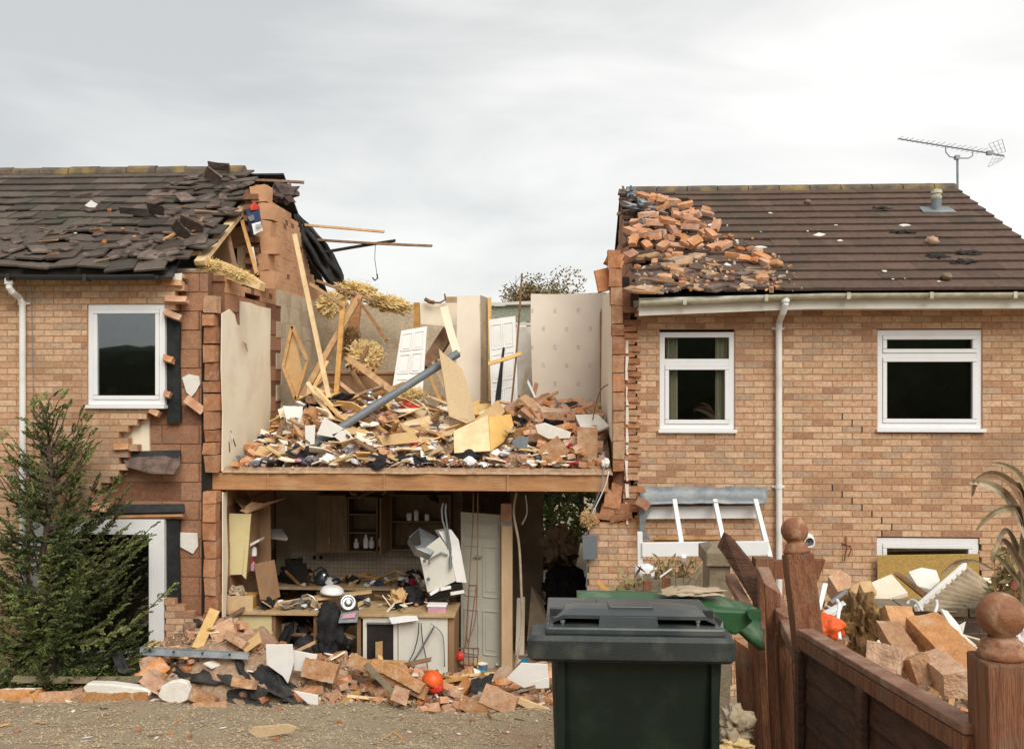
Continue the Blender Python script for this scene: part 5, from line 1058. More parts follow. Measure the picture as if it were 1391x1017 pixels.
mb.build('wall_sockets', 'dark', None, 'pair of round black wall hooks above the kettle', 'hooks')
mb = MB(); mb.lump(W(400, 782, 12.45), .2, .12, .2, 44, .6, 3, 3); mb.build('dark_bags', 'dark', None, 'dark bundle of bags against the back of the kitchen behind the loose door', 'bag', smooth=True)
# basket by the door and bucket
t = thing('wire_basket', 'rusty wire basket with upright wires standing before the grey door', 'basket', W(637, 905, 11.2)); mb = MB()
for (a_, b_) in (((622, 880), (650, 880)), ((624, 902), (648, 904)), ((622, 880), (624, 902)), ((650, 880), (648, 904)), ((636, 878), (637, 904)), ((629, 880), (630, 903)), ((643, 880), (643, 904)), ((636, 880), (647, 795)), ((632, 880), (637, 795)), ((637, 795), (647, 795)), ((622, 891), (649, 892))): mb.bar(W(*a_, 11.2), W(*b_, 11.2), .012); mb.bar(W(*a_, 11.4) if a_[1] > 850 else W(*a_, 11.2), W(*b_, 11.4) if b_[1] > 850 else W(*b_, 11.2), .012)
mb.build('wires', 'rust', t)
mb = MB(); mb.lump(W(625, 891, 11.1), .055, .05, .06, 50, .2, 2, 3); mb.build('red_toy', 'red_plastic', None, 'round red plastic thing left of the wire basket', 'toy', smooth=True)
turned('paint_pot', 'little white plastic pot right of the wire basket', 'pot', (656, 911, 11.1), [(.05, 0), (.06, .09), (.065, .09), (.05, .085), (0, .08)], 'paper')
mb = MB(); mb.lump(W(647, 913, 11.0), .12, .08, .04, 51, .5, 2, 3); mb.build('blue_cloth', 'teal_plastic', None, 'flat turquoise scrap on the floor by the white pot', 'cloth')
# grey plate on pier, lead scrap hanging at torn wall
board('grey_plate', 'grey slate plate fixed to the left edge of the brick pier', 'plate', [(791, 727), (812, 727), (812, 758), (803, 760), (792, 759)], 'grey_plastic', .03, 10.7)
board('lead_scrap', 'dark lead scrap hanging beside the porch frame at the torn wall end', 'flashing', [(868, 689), (877, 686), (885, 693), (880, 700), (876, 712), (878, 725), (884, 733), (872, 733), (869, 715)], 'lead', .01, 10.7)
# upright stepped cream strip above beam right etc.
mb = MB(); mb.lump(W(822, 629, 10.75), .05, .06, .05, 60, .6, 3, 2); mb.build('plaster_knot', 'plaster_white', None, 'white lump of plaster at the right end of the floor beam', 'plaster')
# fragments on the left block wall
board('plaster_flake', 'white flaking plaster patch high on the left block wall', 'plaster', [(247, 513), (256, 508), (270, 511), (272, 521), (266, 532), (260, 539), (253, 533)], 'plaster_white', .02, FL + .13)
board('plaster_flake', 'white pointed plaster patch low on the left block wall', 'plaster', [(244, 723), (268, 724), (269, 742), (262, 752), (245, 743)], 'plaster_white', .02, FL + .13)
timber('loose_brick', 'orange brick stuck slanting below the upper plaster patch', (254, 542, FL + .08), (277, 559, FL + .08), .10, 'brick_piece', .07, 'brick')
for i, (a_, b_, lb) in enumerate((((224, 424), (247, 433), 'brick poking out right of the top of the left window'), ((223, 486), (236, 490), 'brick end beside the middle of the left window'), ((224, 535), (232, 537), 'small brick bit beside the lower right of the left window'), ((222, 384), (248, 386), 'loose brick under the broken left eaves'), ((118, 690), (146, 692), 'loose brick over the patio door'), ((156, 608), (177, 607), 'brick jutting from the broken step edge'), ((227, 407), (255, 408), 'pinkish brick lying on the stepped top corner of the left wall'), ((206, 558), (217, 563), 'pale brick fragment just below the left window sill'))):
    timber('loose_brick', lb, (*a_, FL + .0), (*b_, FL + .0), .068, 'brick_piece', .1, 'brick')
board('plaster_flake', 'white plaster square on bricks at the top corner of the left block wall', 'plaster', [(231, 372), (247, 371), (246, 386), (236, 388)], 'plaster_white', .02, FL - .03)
# ================================================================== RUBBLE
def hull(pts):
    bm = bmesh.new()
    for p in pts: bm.verts.new(p)
    r = bmesh.ops.convex_hull(bm, input=bm.verts)
    bmesh.ops.delete(bm, geom=[g for g in r['geom_interior'] if isinstance(g, bmesh.types.BMVert)], context='VERTS')
    bm.verts.ensure_lookup_table(); bm.verts.index_update(); v = [x.co.copy() for x in bm.verts]; f = [[x.index for x in g.verts] for g in bm.faces]; bm.free(); return v, f
def chunk_mesh(name, mat, sx, sy, sz, chop=.5, jit=.08):
    P = []
    cut = {(a, b, c): (U(.1, .45) if rnd() < chop else 0) for a in (-1, 1) for b in (-1, 1) for c in (-1, 1)}
    for (a, b, c), k in cut.items():
        q = V((a * sx / 2 * (1 + U(-jit, jit)), b * sy / 2 * (1 + U(-jit, jit)), c * sz / 2 * (1 + U(-jit, jit))))
        if k < .02: P.append(q)
        else: P += [q - V((a * sx * k, 0, 0)), q - V((0, b * sy * k, 0)), q - V((0, 0, c * sz * k * .9))]
    v, f = hull(P); mb = MB(); mb.add(v, f); me = mb.mesh(name, mat)
    if sx < .05 or sz < .04: return me
    bm = bmesh.new(); bm.from_mesh(me); bmesh.ops.triangulate(bm, faces=bm.faces); amp = .0025 if sz < .08 else .0045; sd_ = V((rnd() * 50, 3, 1))
    for _ in range(3 if sx > .2 else 2):
        lm = .035 if sx > .12 else .02; es = [e for e in bm.edges if e.calc_length() > lm]
        if es: bmesh.ops.subdivide_edges(bm, edges=es, cuts=1, use_grid_fill=False); bmesh.ops.triangulate(bm, faces=bm.faces)
    for q in bm.verts:
        n_ = q.co.normalized(); q.co += n_ * amp * (noise.noise(q.co * 18 + sd_) * 1.6 + noise.noise(q.co * 55 + sd_))
    bm.to_mesh(me); bm.free(); return me
def chip_mesh(name, mat, r, th, n=7):
    mb = MB(); pts = []; 
    for i in range(n):
        a = 2 * math.pi * (i + U(-.3, .3)) / n; rr = r * U(.5, 1); pts.append((rr * math.cos(a), rr * .7 * math.sin(a)))
    k = n; vs = [(x, y, th / 2 + U(-.1, .1) * th) for x, y in pts] + [(x * 1.02, y * 1.02, -th / 2) for x, y in pts]
    mb.add(vs, [tuple(range(k)), tuple(range(2 * k - 1, k - 1, -1))] + [(i, i + k, (i + 1) % k + k, (i + 1) % k) for i in range(k)]); return mb.mesh(name, mat)
def crumple_mesh(name, mat, r, flat=.4):
    mb = MB(); mb.lump((0, 0, 0), r, r * .8, r * flat, rnd() * 90, .8, 2.5, 2); return mb.mesh(name, mat)
LIB = {
 'brick': [chunk_mesh('brick', 'brick_piece', .215, .10, .065, c, .03) for c in (0, 0, .1, .2, .4, .5)],
 'halfbrick': [chunk_mesh('brick', 'brick_piece', U(.08, .15), .10, .065, .5, .08) for _ in range(6)],
 'brickbit': [chunk_mesh('brick', 'toothed_brick', U(.05, .11), U(.05, .09), .05, .7, .15) for _ in range(6)],
 'block': [chunk_mesh('block', 'block_piece', U(.25, .44), .21, .10, c, .04) for c in (.1, .2, .4, .5, .6)],
 'blockbit': [chunk_mesh('block', 'block_piece', U(.12, .22), U(.1, .18), .1, .6, .12) for _ in range(6)],
 'tile': [chip_mesh('tile', 'tile_piece', U(.13, .24), .022, random.choice((4, 5, 6))) for _ in range(8)],
 'lichen': [chip_mesh('tile', 'lichen_tile', U(.13, .26), .022, random.choice((4, 5, 6))) for _ in range(8)],
 'chip': [chip_mesh('plaster', 'plaster_white', U(.05, .13), .014, random.choice((4, 5, 6, 7))) for _ in range(6)],
 'paper': [chip_mesh('paper', 'paper', U(.06, .13), .003, 4) for _ in range(5)],
 'stick': [chunk_mesh('stick', 'raw_wood', U(.2, .6), .045, .025, .2, .1) for _ in range(5)],
 'darkstick': [chunk_mesh('stick', 'old_wood', U(.2, .6), .05, .025, .2, .1) for _ in range(4)],
 'board': [chip_mesh('board', 'ply', U(.12, .24), .015, 4) for _ in range(4)],
 'bigboard': [chip_mesh('board', random.choice(('ply', 'cardboard', 'chipboard', 'pale_wood')), U(.22, .36), .015, 4) for _ in range(6)],
 'longstick': [chunk_mesh('stick', random.choice(('raw_wood', 'pale_wood', 'old_wood')), U(.6, 1.1), .06, .03, .2, .1) for _ in range(6)],
 'cream': [chip_mesh('board', 'plaster_cream', U(.1, .22), .015, 5) for _ in range(4)],
 'pinkrag': [crumple_mesh('rag', 'pink_cloth', .07)], 'redrag': [crumple_mesh('rag', 'red_cloth', .07)], 'bluerag': [crumple_mesh('rag', 'blue_cloth', .08)],
 'blackrag': [crumple_mesh('rag', 'black_cloth', U(.09, .14)) for _ in range(3)], 'whiterag': [crumple_mesh('rag', 'paper', .08) for _ in range(2)], 'greyrag': [crumple_mesh('rag', 'grey_cloth', .09) for _ in range(2)], 'tealrag': [crumple_mesh('rag', 'teal_plastic', .05)],
}
NM = {'brick': ('rubble_brick', 'brick'), 'halfbrick': ('rubble_brick', 'brick'), 'brickbit': ('brick_fragment', 'brick'), 'block': ('rubble_block', 'block'), 'blockbit': ('rubble_block', 'block'), 'tile': ('broken_tile', 'tile'), 'lichen': ('broken_tile', 'tile'), 'chip': ('plaster_chip', 'plaster'), 'paper': ('paper_scrap', 'paper'), 'stick': ('wood_scrap', 'wood'), 'darkstick': ('wood_scrap', 'wood'), 'board': ('board_scrap', 'board'), 'cream': ('board_scrap', 'board'), 'bigboard': ('board_scrap', 'board'), 'longstick': ('wood_scrap', 'wood'),
 'pinkrag': ('cloth_scrap', 'cloth'), 'redrag': ('cloth_scrap', 'cloth'), 'bluerag': ('cloth_scrap', 'cloth'), 'blackrag': ('cloth_scrap', 'cloth'), 'whiterag': ('cloth_scrap', 'cloth'), 'greyrag': ('cloth_scrap', 'cloth'), 'tealrag': ('cloth_scrap', 'cloth')}
WORD = {'brick': 'whole or broken orange-buff brick', 'halfbrick': 'whole or broken orange-buff brick', 'brickbit': 'small red-orange brick fragment', 'block': 'brown building block or piece of one', 'blockbit': 'brown building block or piece of one', 'tile': 'grey-brown broken roof tile', 'lichen': 'pale rusty broken roof tile', 'chip': 'white plaster chip', 'paper': 'scrap of white paper', 'stick': 'piece of snapped wood', 'darkstick': 'piece of snapped wood', 'board': 'small tan board scrap', 'cream': 'small cream board scrap', 'bigboard': 'broad tan board piece', 'longstick': 'long splintered timber piece', 'pinkrag': 'pink cloth scrap', 'redrag': 'red cloth scrap', 'bluerag': 'blue cloth scrap', 'blackrag': 'black cloth scrap', 'whiterag': 'white cloth scrap', 'greyrag': 'grey cloth scrap', 'tealrag': 'turquoise plastic scrap'}
def place(kind, P, where, N=V((0, 0, 1)), tilt=20, s=1, spin=None):
    me = random.choice(LIB[kind]); nm, cat = NM[kind]
    q = N.to_track_quat('Z', 'Y').to_matrix().to_4x4()
    m = Matrix.Translation(P) @ q @ Matrix.Rotation(R(U(-tilt, tilt)), 4, 'X') @ Matrix.Rotation(R(U(-tilt, tilt)), 4, 'Y') @ Matrix.Rotation(U(0, 6.28) if spin is None else spin + U(-.3, .3), 4, 'Z') @ Matrix.Scale(s * U(.85, 1.12), 4)
    return inst(me, nm, m, WORD[kind] + ' ' + where, cat, WORD[kind].split(' or ')[0] + 's ' + where)
def pick(ws):
    t = rnd() * sum(ws.values())
    for k, w in ws.items():
        t -= w
        if t <= 0: return k
    return k
def mound(name, label, y0, y1, px0, px1, hf, ny=26, nx=110, rough=.05, mat='dust'):
    mb = MB(); vs = []
    for j in range(ny + 1):
        y = lerp(y0, y1, j / ny)
        for i in range(nx + 1):
            x = lerp(X(px0, y), X(px1, y), i / nx); vs.append((x, y, hf(x, y) + rough * (noise.noise(V((x * 5, y * 5, 2))) + .6 * noise.noise(V((x * 13, y * 13, 4)))) - .02))
    mb.add(vs, [(j * (nx + 1) + i, j * (nx + 1) + i + 1, (j + 1) * (nx + 1) + i + 1, (j + 1) * (nx + 1) + i) for j in range(ny) for i in range(nx)])
    return mb.build(name, mat, None, label, 'rubble', kind='stuff')
def crumbs(name, label, n, pf, s0, s1):
    mb = MB()
    for i in range(n):
        P = pf(); s = s0 + (s1 - s0) * rnd() ** 2.5; m_ = Matrix.Translation(P) @ Euler((U(0, 6), U(0, 6), U(0, 6))).to_matrix().to_4x4()
        mb.obox(m_, s * U(.6, 1.5), s * U(.5, 1.1), s * U(.3, .8), jit=s * .16)
    return mb.build(name, 'crumbs', None, label, 'rubble', kind='stuff')
# --- front heap
topF = [(-40, 935), (60, 925), (130, 912), (190, 893), (225, 872), (255, 852), (285, 846), (320, 850), (350, 862), (380, 878), (420, 893), (470, 896), (520, 905), (570, 912), (620, 920), (690, 925), (720, 915), (760, 915)]
def pxof(x, y): return proj((x, y, 1))[0]
def hF(x, y):
    px = pxof(x, y); zt = Z(px, pw(px, topF), 10.45); zb = gz(9.55) - .03; t = max(0, min(1, (y - 9.5) / .85)); t = t ** .8
    z = lerp(zb, zt, t)
    if y > 10.45: z = lerp(zt, .02, min(1, (y - 10.45) / .9))
    return z
mound('rubble_heap', 'dusty brown rubble filling under the heap along the house fronts', 9.4, 11.4, -60, 762, hF)
wF = {'longstick': 5, 'bigboard': 3, 'brick': 34, 'halfbrick': 36, 'brickbit': 30, 'block': 12, 'blockbit': 20, 'chip': 24, 'stick': 12, 'darkstick': 9, 'paper': 4, 'board': 5, 'cream': 12, 'tile': 8, 'whiterag': 3}
random.seed(5)
def pfF():
    y = 9.35 + 1.3 * rnd(); px = U(-30, 755)
    if 245 < px < 400 and y < 10.1: return pfF()
    return V((X(px, y), y, hF(X(px, y), y) + U(-.02, .04)))
crumbs('rubble_crumbs', 'fine brick and plaster crumbs over the heap along the house fronts', 3600, pfF, .012, .06)
for i in range(360):
    y = 9.45 + 1.15 * rnd() ** .8; px = U(-20, 748); x = X(px, y); k = pick(wF)
    if 190 < px < 345 and k in ('board', 'paper') : k = 'block'
    if px < 200 and y > 10.2 and rnd() < .6: continue
    if 250 < px < 400 and y < 10.12 and (k not in ('brickbit', 'chip') or rnd() < .5): continue
    if px < 200 and y < 9.75 and k in ('block', 'brick', 'halfbrick'): continue
    place(k, V((x, y, hF(x, y) + U(.0, .06))), 'in the heap along the front of the houses', tilt=28, s=1.0 if k not in ('block', 'blockbit') else .9)
# large recognisable pieces of the front heap
CLD = bpy.data.textures.new('roughness', 'CLOUDS'); CLD.noise_scale = .07; CLD.noise_depth = 3
def blk(label, p, q, w, mat='block_piece', t=.1, name='building_block', cat='block', up=None):
    o = timber(name, label, p, q, w, mat, t, cat, up=up, jit=.02); s_ = o.modifiers.new('s', 'SUBSURF'); s_.subdivision_type = 'SIMPLE'; s_.levels = s_.render_levels = 3
    d_ = o.modifiers.new('d', 'DISPLACE'); d_.texture = CLD; d_.strength = .022; d_.mid_level = .5; return o

blk('long brown block at the far left end of the rubble line', (2, 947, 9.6), (58, 947, 9.6), .17, t=.12); blk('curved brown block just right of the far left block', (56, 951, 9.6), (101, 949, 9.6), .17, t=.15)
blk('thin pale slab on top of the far left block', (0, 939, 9.62), (52, 937, 9.62), .05, 'plaster_white')
blk('wide orange block under the long white plaster piece', (116, 951, 9.55), (203, 952, 9.55), .19, 'block_piece', .16); blk('upright tan half block left of the long white plaster', (105, 936, 9.6), (116, 957, 9.6), .13, 'block_piece', .12)
o = board('plaster_piece', 'long rounded white plaster piece lying on the left rubble', 'plaster', [(112, 934), (118, 928), (150, 929), (196, 935), (204, 940), (202, 946), (150, 943), (116, 941)], 'plaster_white', .12, 9.5, bevel=.015)
board('plaster_piece', 'round white plaster lump with chewed edges at the left of the felt', 'plaster', [(214, 945), (219, 932), (230, 926), (243, 924), (254, 927), (258, 938), (254, 951), (238, 958), (229, 954), (220, 951)], 'plaster_white', .08, 9.42, bevel=.012)
blk('brick row chunk leaning behind the round white plaster', (186, 930, 9.75), (226, 900, 9.9), .18, 'brick_piece', .1, 'brick_chunk', 'brick'); blk('perforated brick below the brick row chunk', (196, 918, 9.6), (222, 936, 9.6), .13, 'brick_piece', .1, 'brick_chunk', 'brick')
blk('pale brick chunk just above the round white plaster', (190, 903, 9.85), (222, 893, 9.95), .13, 'block_piece', .12)
timber('wooden_plank', 'greenish weathered plank lying flat under the conifer', (20, 922, 9.75), (192, 922, 9.7), .07, 'weathered', .08, 'plank')
timber('wooden_plank', 'pale board standing upright in the heap at the end of the left wall', (292, 828, 10.3), (268, 880, 10.1), .12, 'pale_wood', .03, 'plank')
t = thing('metal_channel', 'grey perforated metal strip lying level on the left heap', 'metal strip', W(265, 890, 9.9))
mb = MB(); mb.hexa([W(190, 880, 9.9), W(337, 888, 9.9), W(337, 895, 9.85), W(190, 889, 9.85)][::-1] + [V(p + V((0, .04, .01))) for p in [W(190, 880, 9.9), W(337, 888, 9.9), W(337, 895, 9.85), W(190, 889, 9.85)][::-1]]); mb.build('strip', 'lead', t)
mb = MB()
for px in (204, 236, 275, 312): c = W(px, lerp(884, 891, (px - 190) / 147), 9.85); mb.bar(c + V((0, -.004, -.0)), c + V((0, -.004, .022)), .022, .006)
mb.build('holes', 'dark', t)
# black felt sheets
def sheet(label, P, seed, mat='felt', name='roofing_felt', cat='felt', amp=.1, nu=14, nv=12, th=.006):
    A_, B_, C_, D_ = [W(*p) for p in P]; mb = MB(); vs = []
    for j in range(nv + 1):
        for i in range(nu + 1):
            u, v = i / nu, j / nv; u2 = u + .04 * noise.noise(V((v * 5, seed, 0))) ; p = A_.lerp(B_, u2).lerp(D_.lerp(C_, u2), v + .05 * noise.noise(V((u * 5, seed, 7)))); p += V((0, -.6, .8)) * amp * (noise.noise(V((u * 3, v * 3, seed))) + .3 * noise.noise(V((u * 8, v * 8, seed)))); vs.append(p)
    mb.add(vs, [(j * (nu + 1) + i, j * (nu + 1) + i + 1, (j + 1) * (nu + 1) + i + 1, (j + 1) * (nu + 1) + i) for j in range(nv) for i in range(nu)])
    o = mb.build(name, mat, None, label, cat, smooth=True); s_ = o.modifiers.new('t', 'SOLIDIFY'); s_.thickness = th; return o
sheet('large flat black felt sheet sliding off the front of the heap', [(262, 920, 9.95), (318, 915, 9.95), (372, 960, 9.4), (312, 968, 9.4)], 1, amp=.05)
sheet('black felt sheet folded over the top of the left heap', [(222, 893, 10.1), (296, 893, 10.1), (325, 930, 9.6), (250, 925, 9.7)], 2)
sheet('rolled black felt right of the large flat sheet', [(318, 898, 10.0), (372, 905, 10.0), (400, 945, 9.5), (340, 950, 9.5)], 3, amp=.16)
sheet('black felt strip under the white boards', [(372, 905, 10.0), (398, 928, 9.8), (425, 962, 9.4), (380, 950, 9.5)], 4, amp=.1)
sheet('small dark felt scrap standing by the conifer', [(150, 885, 9.9), (163, 880, 9.9), (178, 912, 9.7), (160, 915, 9.7)], 5, amp=.04)
sheet('dark felt scrap in front of the kitchen doorway', [(640, 922, 10.0), (672, 915, 10.1), (660, 945, 9.7), (640, 940, 9.7)], 6, amp=.05)
BF = [
 ('white_board', 'square white board standing in the middle of the front heap', [(361, 875), (397, 875), (399, 900), (395, 915), (391, 928), (384, 918), (362, 902)], 'white_board', .02, 9.75),
 ('white_board', 'white board tilted right of the square white board', [(398, 883), (431, 889), (424, 914), (399, 910)], 'white_board', .02, 9.85),
 ('white_board', 'small white corner of board at the foot of the felt', [(399, 938), (432, 944), (432, 957), (420, 957)], 'white_board', .02, 9.45),
 ('white_board', 'split white board lying by the wheelie bin', [(708, 900), (744, 902), (745, 925), (712, 934), (688, 921)], 'white_board', .02, 9.75),
 ('timber_board', 'tan board lying below the split white board', [(676, 941), (690, 942), (746, 962), (746, 974), (730, 969)], 'pale_wood', .03, 9.5),
 ('white_board', 'white board edge tucked beside the bin', [(726, 925), (746, 920), (746, 934), (728, 935)], 'white_board', .02, 9.6),
 ('flat_stone', 'pale flat piece of board lying on the gravel', [(337, 993), (345, 987), (390, 983), (403, 987), (398, 994), (350, 1003)], 'chipboard', .02, 8.1),
]
for nm, lb, p_, m_, th_, Y_ in BF: board(nm, lb, 'board', p_, m_, th_, Y_)
for a_, b_, w_, lb in (((478, 895, 9.9), (580, 942, 9.6), .13, 'long orange block chunk slanting down in the middle of the heap'), ((505, 903, 9.8), (556, 918, 9.7), .14, 'orange block lying level above the slanting chunk'), ((520, 905, 9.75), (575, 935, 9.55), .11, 'buff block next to the slanting chunk'), ((626, 952, 9.5), (672, 970, 9.45), .14, 'perforated brick chunk at the right end of the gravel edge'), ((655, 940, 9.5), (700, 960, 9.45), .2, 'red-brown brick chunk in front of the tan board'), ((412, 905, 9.8), (458, 915, 9.75), .2, 'broad orange block right of the white boards'), ((535, 940, 9.4), (555, 948, 9.4), .14, 'rounded grey stone at the gravel edge'), ((288, 865, 10.2), (318, 850, 10.3), .2, 'rounded pink-brown block at the top of the left heap'), ((336, 858, 10.3), (352, 880, 10.2), .13, 'dark brown block leaning near the cream base unit'), ((350, 855, 10.35), (372, 878, 10.25), .13, 'buff block leaning near the cream base unit'), ((262, 960, 9.4), (309, 958, 9.4), .085, 'orange brick lying flat below the big felt sheet'), ((257, 940, 9.5), (292, 955, 9.45), .12, 'brick leaning at the edge of the big felt sheet'), ((318, 925, 9.55), (346, 930, 9.5), .09, 'orange brick on the felt')):
    blk(lb, a_, b_, w_)
timber('wooden_plank', 'greenish-tan plank slanting between the blocks in the middle heap', (497, 902, 9.7), (535, 940, 9.45), .06, 'weathered', .03, 'plank')
# orange helmet-like shell
t = thing('orange_helmet', 'bright orange-red plastic shell lying on the heap under the white kitchen panel', 'helmet', W(588, 925, 9.85)); c = W(586, 928, 9.85)
mb = MB(); mb.lathe(Matrix.Translation(c) @ Matrix.Rotation(R(24), 4, 'Y'), [(.115, 0), (.118, .03), (.105, .08), (.075, .12), (.035, .14), (0, .145)], 22); mb.build('shell', 'orange_plastic', t, smooth=True)
mb = MB(); mb.lump(c + V((.06, -.06, -.03)), .07, .05, .06, 3, .3, 2, 3); mb.build('peak', 'red_plastic', t, smooth=True)
# --- upper floor heap
topU = [(300, 632), (322, 620), (345, 596), (365, 588), (385, 568), (410, 553), (440, 544), (470, 546), (500, 546), (540, 552), (580, 560), (610, 570), (650, 572), (690, 558), (720, 552), (760, 553), (800, 556), (835, 574)]
def hU(x, y):
    px = pxof(x, y); pt = pw(px, topU); yt = 12.0; zt = Z(px, pt + 6, yt); zb = FLOOR + .02; t = max(0, min(1, (y - 10.86) / (yt - 10.86))) ** .8
    return lerp(zb, zt, t) if y < yt else lerp(zt, zt + .1, min(1, (y - yt) / 2))
def xclamp(x): return max(XL + .06, min(XR - .04, x))
mb = MB(); vs = []; ny, nx = 34, 120
for j in range(ny + 1):
    y = lerp(10.72, 14.4, (j / ny) ** 1.3)
    for i in range(nx + 1):
        x = lerp(XL + .03, XR - .02, i / nx); vs.append((x, y, tz + .006 if j == 0 else max(FLOOR + .02, hU(x, y) - .05 + .06 * (noise.noise(V((x * 5, y * 5, 2))) + .6 * noise.noise(V((x * 13, y * 13, 4)))))))
mb.add(vs, [(j * (nx + 1) + i, j * (nx + 1) + i + 1, (j + 1) * (nx + 1) + i + 1, (j + 1) * (nx + 1) + i) for j in range(ny) for i in range(nx)])
mb.build('rubble_heap', 'dust', None, 'dusty rubble filling under the heap on the upper floor', 'rubble', kind='stuff')
random.seed(8)
wUl = {'bigboard': 18, 'longstick': 8, 'stick': 8, 'darkstick': 6, 'paper': 12, 'chip': 10, 'halfbrick': 6, 'brickbit': 5, 'blockbit': 6, 'board': 14, 'cream': 16, 'pinkrag': 3, 'redrag': 1, 'bluerag': 1, 'blackrag': 4, 'whiterag': 5, 'greyrag': 3, 'tealrag': .6, 'tile': 2}
wUr = {'longstick': 2, 'brick': 36, 'halfbrick': 22, 'brickbit': 16, 'block': 9, 'blockbit': 14, 'chip': 7, 'stick': 5, 'darkstick': 3, 'paper': 4, 'blackrag': 2, 'redrag': 1.3, 'greyrag': 3, 'bluerag': 1}
def pfU():
    while 1:
        px = U(315, 832); y = 10.76 + 2.2 * rnd() ** 1.3; x = X(px, y)
        if XL + .08 < x < XR - .06: return V((x, y, hU(x, y) + U(-.01, .05)))
crumbs('rubble_crumbs', 'fine crumbs and splinters over the heap on the upper floor', 1500, pfU, .01, .045)
for i in range(95):
    px = U(330, 820); y = U(11.6, 13.6); x = X(px, y)
    if XL + .3 < x < XR - .3: place(random.choice(('longstick', 'darkstick', 'bigboard', 'longstick', 'cream', 'blockbit', 'bigboard', 'stick')) if px < 690 else random.choice(('halfbrick', 'brick', 'stick')), V((x, y, hU(x, y) + U(.0, .12))), 'piled at the back of the upper floor', tilt=55, s=1.25)
for i in range(520):
    px = U(318, 828); y = 10.8 + 1.6 * rnd(); x = X(px, y)
    if not (XL + .15 < x < XR - .12): continue
    k = pick(wUr if px > 690 or px < 352 else wUl)
    if px < 352: k = random.choice(('halfbrick', 'blockbit', 'brickbit', 'brick'))
    if k in ('block', 'blockbit') and y < 11: y += .3
    if 600 < px < 700 and y < 11.4 and k not in ('paper', 'chip', 'stick'): continue
    place(k, V((x, y, hU(x, y) + U(.01, .10))), 'in the heap on the upper floor', tilt=34, s=1.0)
random.seed(9)
for i in range(230):
    px = U(325, 822); y = U(10.76, 11.15); x = X(px, y)
    if XL + .1 < x < XR - .1: place(random.choice(('paper', 'chip', 'brickbit', 'paper', 'stick', 'whiterag', 'brickbit', 'chip', 'cream', 'blackrag', 'greyrag', 'whiterag', 'board', 'pinkrag' if px < 480 else random.choice(('redrag', 'halfbrick', 'bluerag')))), V((x, y, max(FLOOR + .06, hU(x, y)) + U(0, .05))), 'scattered along the front edge of the upper floor', tilt=22, s=U(.6, 1.1))
mb = MB(); mb.lump(W(553, 553, 12.1), .14, .1, .08, 71, .5, 2, 3); mb.build('red_bag', 'red_plastic', None, 'crumpled red plastic bag beside the grey pipe', 'bag')
mb = MB(); mb.lump(W(633, 622, 11.0), .2, .15, .11, 72, .5, 2, 3); mb.build('black_clothes', 'black_cloth', None, 'black clothes heap at the front of the upper floor, middle', 'clothes', smooth=True)
mb = MB(); mb.lump(W(440, 553, 12.2), .3, .2, .09, 73, .7, 3, 3); mb.build('burnt_clump', 'black_cloth', None, 'burnt black clump behind the white boards on the upper floor', 'clump')
mb = MB(); mb.lump(W(455, 562, 12.0), .2, .15, .12, 74, .7, 3, 3); mb.build('brown_clump', 'brown_fluff', None, 'brown fibrous clump left of the silver lamp shade', 'clump')
mb = MB(); mb.lump(W(757, 541 + 15, 12.3), .1, .08, .09, 75, .7, 3, 3); mb.build('grey_clump', 'lead', None, 'twisted grey metal scrap on the bricks below the papered wall', 'metal scrap')
# --- bricks on right roof
random.seed(21)
def roofp(px, py, h=0, Pp=None, Nn=None): return onplane(px, py, PR if Pp is None else Pp, nR if Nn is None else Nn) + (nR if Nn is None else Nn) * h
def inpoly(x, y, poly):
    c = False
    for i in range(len(poly)):
        (x1, y1), (x2, y2) = poly[i], poly[i - 1]
        if (y1 > y) != (y2 > y) and x < (x2 - x1) * (y - y1) / (y2 - y1) + x1: c = not c
    return c
def scatter_roof(n, poly, ws, where, tilt, hmax, dmin, Pp=None, Nn=None, s=1, spin=None):
    xs_ = [p[0] for p in poly]; ys_ = [p[1] for p in poly]; done = []; tries = 0
    while len(done) < n and tries < n * 60:
        tries += 1; px, py = U(min(xs_), max(xs_)), U(min(ys_), max(ys_))
        if not inpoly(px, py, poly): continue
        if any(abs(px - a) < dmin * 1.6 and abs(py - b) < dmin * .7 for a, b in done): continue
        done.append((px, py)); k = pick(ws)
        hh = U(.07, hmax) if k in ('brick', 'halfbrick', 'brickbit') else U(.06, max(.065, hmax * .6))
        place(k, roofp(px, py, hh, Pp, Nn), where, N=(nR if Nn is None else Nn), tilt=tilt, s=s, spin=spin)
scatter_roof(46, [(858, 280), (880, 279), (905, 286), (935, 298), (948, 305), (938, 325), (965, 330), (978, 345), (940, 352), (860, 350), (853, 330), (862, 310), (875, 300)], {'brick': 10, 'halfbrick': 5}, 'slid down the left end of the right-hand roof', 22, .22, 6.5)
scatter_roof(16, [(866, 282), (905, 290), (945, 308), (940, 330), (870, 335)], {'brick': 10, 'halfbrick': 4}, 'slid down the left end of the right-hand roof', 20, .34, 9, spin=.2)
scatter_roof(20, [(930, 288), (968, 292), (975, 330), (1010, 335), (1045, 360), (1050, 378), (1005, 370), (975, 350), (945, 330)], {'brick': 5, 'halfbrick': 4, 'brickbit': 4}, 'slid down the left end of the right-hand roof', 20, .13, 7)
scatter_roof(40, [(862, 348), (950, 350), (1000, 366), (1040, 376), (1030, 398), (868, 402)], {'lichen': 7, 'tile': 6, 'brickbit': 4, 'halfbrick': 2, 'darkstick': 1}, 'dislodged low on the right-hand roof', 10, .12, 6, s=1.05, spin=0)
